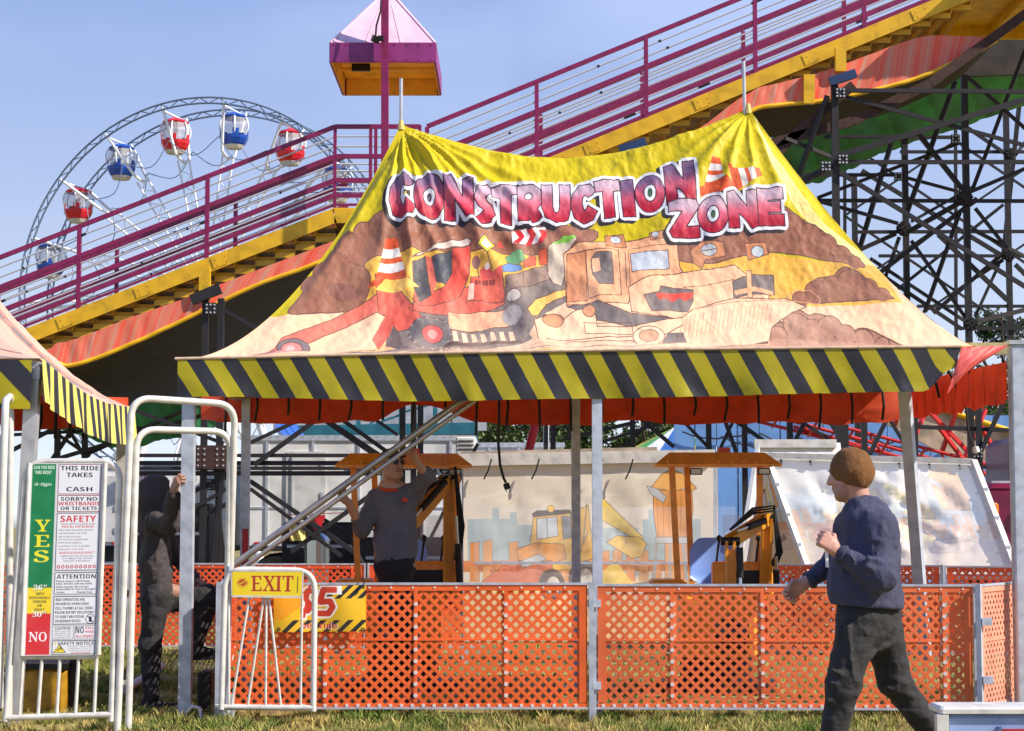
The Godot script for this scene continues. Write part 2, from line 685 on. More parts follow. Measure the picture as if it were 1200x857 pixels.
func grounds() -> void:
	# one sheet to the horizon, finely rolling near the camera
	var col := Image.create_empty(1024, 1024, false, Image.FORMAT_RGB8)
	var fn := FastNoiseLite.new()
	fn.seed = 21
	fn.frequency = 0.012
	fn.fractal_octaves = 5
	var fine := FastNoiseLite.new()
	fine.seed = 5
	fine.frequency = 0.12
	for y in 1024:
		for x in 1024:
			var a := fn.get_noise_2d(x, y) * 0.9 + 0.5 + fine.get_noise_2d(x, y) * 0.35
			a = clampf(a, 0, 1)
			col.set_pixel(x, y, rgb(96, 92, 46).lerp(rgb(176, 156, 88), a).lerp(rgb(110, 92, 66), clampf(fn.get_noise_2d(y + 4000, x) * 2.2 - 0.35, 0, 0.7)))
	var m := printed(col, 0.95)
	m.texture_repeat = true
	m.uv1_scale = Vector3(60, 60, 1)
	var s := Shape.new()
	s.quad(Vector3(-350, 0, 80), Vector3(350, 0, 80), Vector3(350, 0, -620), Vector3(-350, 0, -620), Vector2(0, 1), Vector2(1, 1), Vector2(1, 0), Vector2(0, 0))
	struct("ground", s, m)
	# grass: one stuff object of blades
	var blade := Shape.new()
	blade.tinted = true
	for i in 4:
		var b := Basis(Vector3.UP, i * 1.9 + 0.3)
		var off := b * Vector3(0.012 * i, 0, 0)
		var lean := Vector3(0.25 + 0.12 * i, 0, 0.1 * i) * 0.5
		var w := 0.055
		var p0 := off + b * Vector3(-w, 0, 0)
		var p1 := off + b * Vector3(w, 0, 0)
		var q0 := off + b * (Vector3(-w * 0.7, 0.55, 0) + lean * 0.3)
		var q1 := off + b * (Vector3(w * 0.7, 0.55, 0) + lean * 0.3)
		var tip := off + b * (Vector3(0, 1.0, 0) + lean)
		blade.quad(p0, p1, q1, q0)
		blade.tri(q0, q1, tip)
	var mm := MultiMesh.new()
	mm.transform_format = MultiMesh.TRANSFORM_3D
	mm.use_colors = true
	mm.mesh = blade.mesh()
	var spots := []
	for i in 150000:
		var d := 12.3 + pow(rng.randf(), 1.7) * 12.5
		var x := rng.randf_range(-0.36, 0.36) * d
		if x > -2.3 and d > 14.2 and rng.randf() < 0.8:
			continue
		var thick := soft.get_noise_2d(x * 0.9, d * 0.9)
		if thick < -0.1 and rng.randf() < 0.85:
			continue
		spots.append([x, d, thick])
	mm.instance_count = spots.size()
	for i in spots.size():
		var x: float = spots[i][0]
		var d: float = spots[i][1]
		var th: float = spots[i][2]
		var h := rng.randf_range(0.018, 0.075) * (1.0 + th * 0.6) * (1.0 if d < 13.6 else 0.9) * (0.6 + 0.8 * absf(soft.get_noise_2d(x * 4.0, d * 4.0 + 50)) * 2.0)
		if d > 14.0:
			h *= 0.9
		var b := Basis(Vector3.UP, rng.randf() * TAU) * Basis(Vector3.RIGHT, rng.randf_range(-0.5, 0.5))
		mm.set_instance_transform(i, Transform3D(b.scaled(Vector3(h * 1.4, h, h * 1.4)), Vector3(x, 0, -d)))
		var dry := clampf(0.55 - th * 0.9 + rng.randf_range(-0.4, 0.4), 0, 1)
		if d > 16.0:
			dry *= 0.7
		dry = clampf(dry + 0.9 * soft.get_noise_2d(x * 3.0 + 20, d * 3.0), 0, 1)
		var g := Color(0.15, 0.22, 0.025).lerp(Color(0.6, 0.46, 0.16), dry)
		mm.set_instance_color(i, g * rng.randf_range(0.5, 1.25))
	var gm := StandardMaterial3D.new()
	gm.vertex_color_use_as_albedo = true
	gm.roughness = 0.8
	gm.cull_mode = BaseMaterial3D.CULL_DISABLED
	gm.backlight_enabled = true
	gm.backlight = Color(0.3, 0.32, 0.1)
	var mi := MultiMeshInstance3D.new()
	mi.name = "grass"
	mi.multimesh = mm
	mi.material_override = gm
	add_child(mi)
	mi.set_meta("kind", "stuff")
	tag(mi, "patchy green and straw-coloured grass over the fairground", "grass")


# ---------------------------------------------------------------- giant slide with its stairs
func giant_slide() -> void:
	var dn := 27.0
	var df := 29.15
	var st := thing("slide_staircase", "yellow slide stairway with magenta railings climbing in two flights behind the big awning", "staircase", Vector3(0, 0, -dn))
	# near edge of the deck, as sightings on the near stringer's top
	var knee := [Vector2(-60, 422), Vector2(392, 245), Vector2(500, 245), Vector2(1140, -18)]
	var far_edge := func(p: Vector3) -> Vector3: return Vector3(p.x, p.y, -df)
	var drop := Vector3(0, -0.1, 0)
	for i in 3:
		var a := at(knee[i].x, knee[i].y, dn)
		var b := at(knee[i + 1].x, knee[i + 1].y, dn)
		var s := Shape.new()
		s.bar(a + drop, b + drop, 0.07, 0.2)
		s.bar(a + Vector3(0, 0.006, -0.04), b + Vector3(0, 0.006, -0.04), 0.13, 0.016)
		obj("near_stringer", s, M.yellow_steel, st)
		s = Shape.new()
		s.bar(far_edge.call(a) + drop, far_edge.call(b) + drop, 0.07, 0.2)
		obj("far_stringer", s, M.yellow_steel, st)
	# steps, each a folded plate spanning the two stringers
	for flight in [[at(-60, 422, dn), at(392, 245, dn)], [at(1140, -18, dn), at(500, 245, dn)]]:
		var a: Vector3 = flight[0]
		var b: Vector3 = flight[1]
		var cnt := int(absf(b.x - a.x) / 0.275)
		var run := (b.x - a.x) / cnt
		var rise := (b.y - a.y) / cnt
		var s := Shape.new()
		var zc := (df - dn) * 0.5
		var wide := df - dn - 0.1
		s.box(Vector3(run * 0.5, -0.13, -zc), Vector3(absf(run) + 0.03, 0.02, wide))
		s.box(Vector3(run if rise > 0 else 0.0, -0.13 + rise * 0.5, -zc), Vector3(0.02, absf(rise) + 0.02, wide))
		# under each step a curved gusset, a back pan and a bright folded lip
		var w := absf(run)
		var low := -0.41 + absf(rise)
		s.box(Vector3(run * 0.5, (low - 0.2) * 0.5, -0.16), Vector3(w + 0.01, -0.2 - low, 0.012))
		s.box(Vector3(run * 0.5, low, -0.055), Vector3(w - 0.012, 0.07, 0.012))
		s.box(Vector3(run * 0.5, low - 0.035, -0.11), Vector3(w - 0.012, 0.012, 0.12))
		for k in 6:
			var f0 := k / 6.0
			var f1 := (k + 1) / 6.0
			var left := minf(run, 0.0)
			s.quad(Vector3(left + 0.09 * f0 * f0 - 0.02, lerpf(-0.19, low, f0), -0.15), Vector3(left + 0.09 * f0 * f0 - 0.05, lerpf(-0.19, low, f0), -0.03), Vector3(left + 0.09 * f1 * f1 - 0.05, lerpf(-0.19, low, f1), -0.03), Vector3(left + 0.09 * f1 * f1 - 0.02, lerpf(-0.19, low, f1), -0.15))
		var mesh := s.mesh()
		for i in cnt:
			share("step", mesh, M.tread, st, Transform3D(Basis.IDENTITY, Vector3(a.x + run * i, a.y + rise * i, -dn - 0.05)))
	var la := at(392, 245, dn)
	var lb := at(500, 245, dn)
	var s := Shape.new()
	s.box(Vector3((la.x + lb.x) * 0.5, la.y - 0.16, -(dn + df) * 0.5), Vector3(lb.x - la.x, 0.05, df - dn - 0.1))
	obj("landing", s, M.tread, st)
	# short posts from the stringer down to the slide frame
	for q in [[240, 314, 350], [985, 57, 84], [948, 88, 122]]:
		var a := at(q[0], q[1], dn - 0.16)
		bar1("prop", a, at(q[0], q[2], dn - 0.16), 0.15, 0.1, M.yellow_steel, st)
	# railings: near side and far side; heights above the deck
	for side in [0, 1]:
		var d: float = dn if side == 0 else df
		for i in 3:
			if side == 1 and i == 1:
				continue
			var a := at(knee[i].x, knee[i].y, dn)
			var b := at(knee[i + 1].x, knee[i + 1].y, dn)
			a.z = -d; b.z = -d
			if i == 1:
				a.x += 0.0; b.x -= 0.1
			var rails := [[1.16, 0.06], [0.74, 0.062], [0.4, 0.068], [0.19, 0.06], [0.06, 0.035]]
			for r in rails:
				bar1("rail", a + Vector3(0, r[0], 0), b + Vector3(0, r[0], 0), r[1] * 0.8, r[1], M.magenta, st)
			for h in [1.02, 0.88, 0.63, 0.53, 0.3, 0.24]:
				tube1("cable", a + Vector3(0, h, 0.01), b + Vector3(0, h, 0.01), 0.0125, M.cable, st, 5)
			# black rubber sleeves where cables are clamped
			if i != 1:
				for k in 9:
					var f := rng.randf_range(0.05, 0.95)
					var h: float = [1.02, 0.88, 0.63, 0.53, 0.3][rng.randi() % 5]
					var p: Vector3 = a.lerp(b, f) + Vector3(0, h, 0.01)
					var q := a.lerp(b, f + (0.004 if k % 3 else 0.022)) + Vector3(0, h, 0.01)
					tube1("cable_sleeve", p, q, 0.02, M.strap, st, 6)
			var every := 1.47
			var cnt := int(a.distance_to(b) / every)
			if i == 1:
				for f in [0.0, 0.42, 0.48, 1.0]:
					var p: Vector3 = a.lerp(b, f)
					bar1("railing_post", p, p + Vector3(0, 1.18, 0), 0.045, 0.045, M.magenta, st)
			else:
				for k in cnt + 1:
					var p := b.lerp(a, float(k) / cnt) if i == 0 else a.lerp(b, float(k) / cnt)
					if i == 0 and k == 0:
						continue
					p.x += 0.09 * side
					bar1("railing_post", p, p + Vector3(0, 1.15, 0), 0.058, 0.058, M.magenta, st)
	# bolted splice plates where the stringer sections join
	for i in [0, 2]:
		for k in 5:
			var p := at(knee[i].x, knee[i].y, dn).lerp(at(knee[i + 1].x, knee[i + 1].y, dn), 0.1 + 0.2 * k)
			var way := (at(knee[i + 1].x, knee[i + 1].y, dn) - at(knee[i].x, knee[i].y, dn)).normalized()
			var bs := Basis(way, way.cross(Vector3.LEFT).cross(way).normalized(), Vector3.BACK)
			bs.y = Vector3.BACK.cross(way)
			s = Shape.new()
			s.box(p + Vector3(0, -0.1, 0.042), Vector3(0.2, 0.15, 0.006), bs)
			for e in 4:
				var q := p + bs * Vector3(-0.07 + 0.14 * (e % 2), -0.14 + 0.08 * (e / 2), 0.044)
				s.tube(q, q + Vector3(0, 0, 0.006), 0.011, -1, 6)
			obj("splice_plate", s, M.yellow_steel, st)
	s = Shape.new()
	s.box(la.lerp(lb, 0.45) + Vector3(0, 0.95, 0), Vector3(0.05, 0.2, 0.03))
	s.box(la.lerp(lb, 0.97) + Vector3(0, 0.95, 0), Vector3(0.05, 0.2, 0.03))
	obj("gate_hinge", s, M.galv, st)

	# start platform at the top of the stairs
	var tp := thing("start_platform", "yellow ribbed underside of the start platform at the top of the slide stairs", "platform", Vector3(6, 0, -29))
	var pa := at(1098, 32, 30.6)
	s = Shape.new()
	s.box(Vector3(pa.x + 2.5, pa.y + 0.07, -28.4), Vector3(5.0, 0.05, 4.6))
	obj("deck", s, M.yellow_steel, tp)
	for k in 6:
		s = Shape.new()
		s.box(Vector3(pa.x + 0.1 + 0.78 * k, pa.y - 0.04, -28.4), Vector3(0.07, 0.17, 4.5))
		obj("rib", s, M.yellow_steel, tp)
	s = Shape.new()
	s.box(Vector3(pa.x + 2.5, pa.y - 0.05, -30.72), Vector3(5.0, 0.22, 0.08))
	obj("edge_beam", s, M.yellow_steel, tp)

	# the slide itself: skirts along its side, dark ribbed underside, yellow piping on the edge between
	var sl := thing("wavy_slide", "giant slide with faded red-orange skirts, yellow piping and dark ribbed underside", "slide", Vector3(0, 0, -30))
	var cuts := [
		[[[-40, 462, 474], [60, 408, 428], [80, 400, 429], [110, 389, 421], [150, 373, 405], [190, 359, 387], [240, 340, 363], [300, 317, 335], [350, 298, 317], [400, 279, 298], [440, 262, 284], [520, 256, 268]], 34.5],
		[[[760, 180, 196], [820, 150, 165], [880, 108, 131], [910, 98, 124], [942, 90, 121], [975, 80, 117], [1025, 62, 106], [1060, 49, 97], [1088, 42, 87], [1120, 42, 73], [1150, 43, 59], [1172, 42, 46]], 29.2]]
	for cut in cuts:
		var lo := []
		var hi := []
		var deep := []
		var pts: Array = cut[0]
		var smooth := []
		for i in pts.size() - 1:
			for k in 6:
				var f := k / 6.0
				var a := Vector2(pts[i][1], pts[i][2])
				var pre: Array = pts[maxi(i - 1, 0)]
				var nxt: Array = pts[mini(i + 2, pts.size() - 1)]
				smooth.append([lerpf(pts[i][0], pts[i + 1][0], f), cubic_interpolate(pts[i][1], pts[i + 1][1], pre[1], nxt[1], f), cubic_interpolate(pts[i][2], pts[i + 1][2], pre[2], nxt[2], f)])
		for q in smooth:
			var bend: float = 0.008 * sin(q[0] * 0.21)
			hi.append(at(q[0], q[1], 26.9))
			lo.append(at(q[0], q[2], 26.9) + Vector3(0, 0, 0.03 + bend))
			deep.append(Vector3(lo[-1].x, lo[-1].y, -cut[1]))
		s = Shape.new()
		var mid := []
		var mid2 := []
		for i in lo.size():
			var bulge := 0.012 * sin(smooth[i][0] * 0.33) * sin(smooth[i][0] * 0.047)
			mid.append(lo[i].lerp(hi[i], 0.35) + Vector3(0, 0, bulge))
			mid2.append(lo[i].lerp(hi[i], 0.7) + Vector3(0, 0, bulge * 1.2))
		s.sheet([lo, mid, mid2, hi])
		obj("skirt", s, M.skirt, sl)
		s = Shape.new()
		s.path(lo, 0.032, 6)
		obj("piping", s, M.piping, sl)
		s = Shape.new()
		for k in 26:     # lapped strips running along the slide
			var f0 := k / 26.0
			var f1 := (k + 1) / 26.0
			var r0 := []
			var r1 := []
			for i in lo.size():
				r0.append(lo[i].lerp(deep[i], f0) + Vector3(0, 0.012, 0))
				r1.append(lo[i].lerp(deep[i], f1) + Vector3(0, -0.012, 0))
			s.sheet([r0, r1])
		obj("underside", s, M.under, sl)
	s = Shape.new()
	var back := PackedVector2Array()
	for q in [[1110, 92], [1160, 44], [1290, 44], [1290, 84], [1135, 90]]:
		var w := at(q[0], q[1], 31.5)
		back.push_back(Vector2(w.x, w.y))
	s.prism(back, Transform3D(Basis.IDENTITY, Vector3(0, 0, -31.5)), 0.1)
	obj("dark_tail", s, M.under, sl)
	var rust := paint(74, 46, 36, 0.7, 0.1, "dirt", 1.0)
	for q in [[[1230, -4], [1090, 98], [1000, 142], [905, 168]], [[1000, 100], [940, 150], [890, 200]]]:
		for i in q.size() - 1:
			bar1("carrier_beam", at(q[i][0], q[i][1], 26.75), at(q[i + 1][0], q[i + 1][1], 26.75), 0.09, 0.13, rust, sl)
	# green tarpaulins slung below
	for q in [["green tarpaulin slung below the right-hand run of the slide", 33.0, [[905, 158, 222], [930, 152, 220], [965, 140, 212], [1000, 128, 196], [1040, 110, 178], [1080, 98, 164], [1120, 90, 152], [1160, 86, 138], [1215, 80, 118]]],
			["dark green tarpaulin hanging in folds under the lower run of the slide", 36.5, [[60, 436, 500], [100, 438, 512], [130, 440, 525], [165, 440, 522], [200, 436, 515], [240, 424, 508], [290, 400, 470], [330, 372, 440], [400, 340, 420]]]]:
		s = Shape.new()
		var rows := []
		for r in 13:
			var line := []
			for k in 65:
				var f: float = k / 64.0 * (q[2].size() - 1)
				var i := mini(int(f), q[2].size() - 2)
				var g := f - i
				var a: Array = q[2][i]
				var b: Array = q[2][i + 1]
				var v := r / 12.0
				var py := lerpf(lerpf(a[2], b[2], g), lerpf(a[1], b[1], g), v)
				var px := lerpf(a[0], b[0], g)
				var wave := 0.09 * sin(k * 0.7 + v * 5.0) * (1.0 - v * 0.5) + 0.07 * soft.get_noise_2d(k * 0.12, v * 3.0 + 9)
				line.append(at(px, py, q[1] - 0.9 * v) + Vector3(0, 0.05 * soft.get_noise_2d(k * 0.2, 4) * (1 - v), wave))
			rows.append(line)
		s.sheet(rows)
		tag(obj("tarpaulin", s, M.green_tarp), q[0], "tarpaulin", "green tarpaulins under the slide")


# ---------------------------------------------------------------- black bolted steelwork that carries the slide
func plate(px: float, py: float, d: float, w: float, h: float, parent: Node3D, bolts := true) -> void:
	var s := Shape.new()
	var p := at(px, py, d)
	s.box(p, Vector3(w, h, 0.03))
	var o := obj("gusset_plate", s, M.truss, parent)
	if bolts:
		s = Shape.new()
		for i in 3:
			for j in 3:
				if i == 1 and j == 1:
					continue
				var q := p + Vector3((i - 1) * w * 0.33, (j - 1) * h * 0.33, 0.02)
				s.tube(q, q + Vector3(0, 0, 0.012), 0.014, -1, 6)
		obj("bolts", s, M.bolt, o)


func node_star(px: float, py: float, d: float, r: float, parent: Node3D) -> void:
	var s := Shape.new()
	var p := at(px, py, d)
	for k in 4:
		var b := Basis(Vector3(0, 0, 1), k * PI / 4.0)
		s.box(p + Vector3(0, 0, 0.03 * k - 0.05), Vector3(r * 1.9, r * 0.8, 0.025), b)
	for k in 8:
		var q := p + Vector3(cos(k * PI / 4) * r * 0.75, sin(k * PI / 4) * r * 0.75, 0.06)
		s.tube(q, q + Vector3(0, 0, 0.03), 0.018, -1, 6)
	obj("hub", s, M.truss, parent)


func member(parent: Node3D, kind: String, a: Array, d0: float, d1: float, w: float) -> void:
	bar1(kind, at(a[0], a[1], d0), at(a[2], a[3], d1), w, w, M.truss, parent)


func truss_towers() -> void:
	# each frame stands in its own plane: [label, distance, posts (x, top), members (x y x y), hubs, plates]
	var frames := [
		["nearest black bolted frame under the upper run, its post capped by a blue bracket", 26.6, [[978, 100]],
			[[978, 106, 1320, 108], [992, 114, 1330, 205], [970, 112, 936, 205], [985, 182, 1330, 78], [920, 162, 975, 184], [984, 202, 1330, 415], [975, 194, 935, 216], [978, 190, 1320, 190]], [], [[985, 109], [988, 187], [968, 195]]],
		["black truss frame with a bolted hub high above the right end of the awning", 30.0, [[1130, 88]],
			[[1120, 95, 1062, 252], [1134, 90, 1240, 185], [1205, 50, 1140, 222], [1075, 155, 1128, 222], [1126, 167, 958, 232], [1137, 225, 1215, 192], [1128, 236, 1064, 272], [1143, 244, 1181, 292], [1125, 249, 1084, 366], [1145, 233, 1010, 336], [1140, 269, 1215, 308], [940, 235, 1320, 236], [1145, 377, 1215, 360], [1068, 282, 1135, 377]], [[1131, 232, 0.13], [1138, 380, 0.11]], [[1120, 163]]],
		["black truss frame with a star-shaped hub just right of the awning's slope", 32.4, [[1060, 160]],
			[[1045, 167, 1008, 290], [1050, 205, 1125, 225], [1053, 262, 960, 236], [1050, 274, 1005, 294], [1020, 303, 1132, 377], [1014, 309, 1128, 386], [1000, 272, 1320, 271], [1068, 260, 1140, 219], [920, 160, 1118, 161], [1100, 275, 1181, 352], [930, 205, 1062, 205], [1054, 278, 1036, 330]], [[1060, 268, 0.13], [1002, 290, 0.09]], [[1053, 207]]],
		["rearmost black truss frame showing sky through its bracing at the right", 35.0, [[1179, 130], [1001, 205]],
			[[1176, 297, 1094, 367], [1171, 310, 1143, 371], [1176, 240, 1020, 365], [1190, 310, 1250, 370], [1176, 305, 1145, 325], [1030, 300, 1320, 300], [1075, 359, 1320, 359], [1055, 178, 1320, 178], [1120, 385, 1320, 385], [1010, 200, 1180, 303], [1187, 186, 1230, 130], [1187, 186, 1120, 140], [1195, 120, 1176, 300]], [[1183, 299, 0.11], [1184, 180, 0.1]], []]]
	for f in frames:
		var first := at(f[2][0][0], 500, f[1])
		var o := thing("support_frame", f[0], "steel frame", Vector3(first.x, 0, -f[1]), "black frames carrying the slide")
		for p in f[2]:
			var top := at(p[0], p[1], f[1])
			bar1("post", Vector3(top.x, 0, top.z), top, 0.095, 0.095, M.truss, o)
		var k := 0
		for a in f[3]:
			k += 1
			var shift := 0.06 * (k % 3 - 1)
			var level: bool = absf(a[1] - a[3]) < 4
			member(o, "beam" if level else "brace", a, f[1] + shift, f[1] + shift + (0.0 if level else 0.25 * (k % 2)), 0.055 if level else [0.058, 0.072, 0.05][k % 3])
		for h in f[4]:
			node_star(h[0], h[1], f[1] - 0.08, h[2], o)
		for p in f[5]:
			plate(p[0], p[1], f[1] - 0.09, 0.14, 0.14, o)
	var s := Shape.new()
	s.bar(at(972, 96, 26.5), at(1003, 86, 26.5), 0.09, 0.12)
	tag(obj("saddle_bracket", s, paint(28, 58, 104, 0.5)), "blue saddle bracket on the post below the upper flight", "bracket", "blue saddle brackets")
	s = Shape.new()
	s.bar(at(224, 352, 26.5), at(258, 338, 26.5), 0.1, 0.14)
	tag(obj("saddle_bracket", s, M.truss), "black saddle bracket under the lower flight left of the awning", "bracket", "blue saddle brackets")
	s = Shape.new()
	s.bar(at(726, 176, 26.4), at(757, 166, 26.4), 0.09, 0.12)
	tag(obj("saddle_bracket", s, paint(28, 58, 104, 0.5)), "dark blue bracket showing just above the awning ridge", "bracket", "blue saddle brackets")
	# a far bay of finer crossed bracing
	var fb := thing("support_frame", "farthest bay of fine crossed bracing between the hubs and the sky", "steel frame", Vector3(at(1100, 500, 38).x, 0, -38.0), "black frames carrying the slide")
	for i in 3:
		var x := 990 + 130 * i
		bar1("post", ground(x, 38.0), at(x, 150, 38.0), 0.06, 0.06, M.truss, fb)
		for j in 3:
			var y := 165 + 88 * j
			bar1("brace", at(x, y, 38.03), at(x + 130, y + 88, 38.03), 0.045, 0.045, M.truss, fb)
			bar1("brace", at(x, y + 88, 37.97), at(x + 130, y, 37.97), 0.045, 0.045, M.truss, fb)
	# lower frames seen under the awnings
	var low := [
		["bolted black frame behind the hooded person, with a big drilled plate", 26.6, [[241, 345], [259, 350]],
			[[150, 534, 440, 534], [150, 543, 440, 543], [150, 549, 440, 549], [150, 555, 440, 555], [293, 519, 356, 490], [298, 545, 376, 488], [250, 356, 330, 402], [293, 564, 416, 648], [293, 573, 400, 652], [341, 647, 446, 572], [252, 545, 262, 660], [262, 545, 250, 660], [262, 520, 150, 478], [222, 578, 268, 558], [222, 598, 268, 572], [222, 612, 268, 590]], [], [[247, 362]]],
		["black frame behind the left awning, crossed by thin braces", 30.5, [[68, 470], [100, 480], [30, 470]],
			[[10, 470, 105, 535], [10, 530, 110, 478], [68, 480, 98, 535], [100, 480, 60, 540], [10, 510, 200, 500], [60, 540, 240, 486], [10, 488, 130, 488], [100, 533, 240, 470]], [], []],
		["twin black posts behind the man in the grey shirt, with raking braces", 29.2, [[472, 420], [485, 420], [493, 420]],
			[[380, 490, 448, 535], [398, 490, 454, 530], [423, 480, 466, 510], [376, 490, 460, 548], [500, 640, 560, 520], [640, 480, 640, 560]], [], [[479, 545]]],
		["black frame behind the cream banner, its braces crossing in front of the trees", 31.0, [[648, 440], [741, 440], [830, 440], [872, 440]],
			[[664, 500, 690, 560], [690, 560, 770, 488], [700, 520, 800, 488], [744, 485, 790, 524], [797, 490, 850, 545], [848, 488, 868, 545], [835, 545, 862, 488], [860, 492, 900, 520], [660, 545, 1000, 545], [660, 515, 745, 495]], [], []],
		["black frame behind the white slanted banner, in front of the blue wall", 29.5, [[925, 440], [990, 440], [1012, 440], [1071, 440], [1146, 440]],
			[[928, 487, 974, 517], [930, 520, 948, 486], [966, 483, 987, 519], [1018, 536, 1043, 484], [1038, 484, 1060, 520], [1148, 533, 1180, 464], [880, 545, 1200, 548], [1060, 500, 1200, 505]], [], [[1146, 531]]]]
	for f in low:
		var first := at(f[2][0][0], 500, f[1])
		var o := thing("support_frame", f[0], "steel frame", Vector3(first.x, 0, -f[1]), "black frames carrying the slide")
		for p in f[2]:
			var top := at(p[0], p[1], f[1])
			bar1("post", Vector3(top.x, 0, top.z), top, 0.085, 0.085, M.truss, o)
		var k := 0
		for a in f[3]:
			k += 1
			member(o, "beam" if absf(a[1] - a[3]) < 4 else "brace", a, f[1] + 0.05 * (k % 3 - 1), f[1] + 0.05 * (k % 3 - 1), 0.05 if k % 2 else 0.062)
		for p in f[5]:
			plate(p[0], p[1], f[1] - 0.08, 0.16, 0.16, o)
	var s2 := Shape.new()
	var pc := at(247, 536, 26.45)
	s2.box(pc, Vector3(0.62, 0.32, 0.03))
	var pl := obj("drilled_plate", s2, paint(70, 44, 36, 0.6), get_node("support_frame_005"))
	s2 = Shape.new()
	for i in 7:
		for j in 4:
			var q := pc + Vector3((i - 3) * 0.085, (j - 1.5) * 0.075, 0.018)
			if i == 3:
				continue
			s2.tube(q, q + Vector3(0, 0, 0.01), 0.014, -1, 6)
	obj("bolts", s2, M.bolt, pl)


# ---------------------------------------------------------------- things behind the slide
func tree(label: String, px: float, d: float, top: float, wide: float, leaves: int, dark: float) -> void:
	var p := ground(px, d)
	var height := at(px, top, d).y
	var o := thing("tree", label, "tree", p, "trees behind the fairground")
	var s := Shape.new()
	s.tube(p, p + Vector3(0.1, height * 0.55, 0), 0.028 * height, 0.017 * height, 9)
	for k in 7:
		var a := p + Vector3(0.05, height * (0.25 + 0.05 * k), 0)
		var w := Vector3(cos(k * 2.4) * wide * 0.36, height * (0.22 + 0.03 * k), sin(k * 2.4) * wide * 0.3)
		s.tube(a, a + w, 0.012 * height, 0.004 * height, 6)
	obj("trunk", s, M.bark, o)
	var leaf := Shape.new()
	leaf.tinted = true
	for k in 3:
		var b := Basis.from_euler(Vector3(k * 1.1, k * 2.3, k * 0.7))
		var off := b * Vector3(0.5, 0.2, 0.3) * (0.8 if k else 0.0)
		leaf.quad(off + b * Vector3(-0.5, 0, 0), off + b * Vector3(0, -0.3, 0.08), off + b * Vector3(0.5, 0, 0), off + b * Vector3(0, 0.3, 0.08))
	var clumps := []
	for k in 34:
		var u := rng.randf() * TAU
		var h := rng.randf_range(0.22, 0.95)
		var fat := sin(clampf((h - 0.12) / 0.9, 0, 1) * PI) * 0.5 + 0.12
		var rr := sqrt(rng.randf()) * fat * wide * 0.9
		clumps.append([Vector3(cos(u) * rr, h * height, sin(u) * rr), rng.randf_range(0.09, 0.17) * wide, rng.randf_range(0.75, 1.25)])
	var mm := MultiMesh.new()
	mm.transform_format = MultiMesh.TRANSFORM_3D
	mm.use_colors = true
	mm.mesh = leaf.mesh()
	mm.instance_count = leaves
	for i in leaves:
		var c: Array = clumps[rng.randi() % clumps.size()]
		var dir := Vector3(rng.randfn(), rng.randfn() * 0.8, rng.randfn()).normalized() * pow(rng.randf(), 0.45)
		var q: Vector3 = c[0] + dir * c[1]
		var sz := rng.randf_range(0.1, 0.2) * wide / 6.0 + 0.06
		mm.set_instance_transform(i, Transform3D(Basis.from_euler(Vector3(rng.randf() * TAU, rng.randf() * TAU, 0)).scaled(Vector3.ONE * sz), q))
		var g: Color = Color(0.085, 0.12, 0.022).lerp(Color(0.035, 0.065, 0.022), dark) * (c[2] as float) * rng.randf_range(0.75, 1.3)
		mm.set_instance_color(i, g)
	var mi := MultiMeshInstance3D.new()
	mi.name = "crown"
	mi.multimesh = mm
	mi.material_override = M.leaf
	mi.set_meta("kind", "stuff")
	o.add_child(mi)


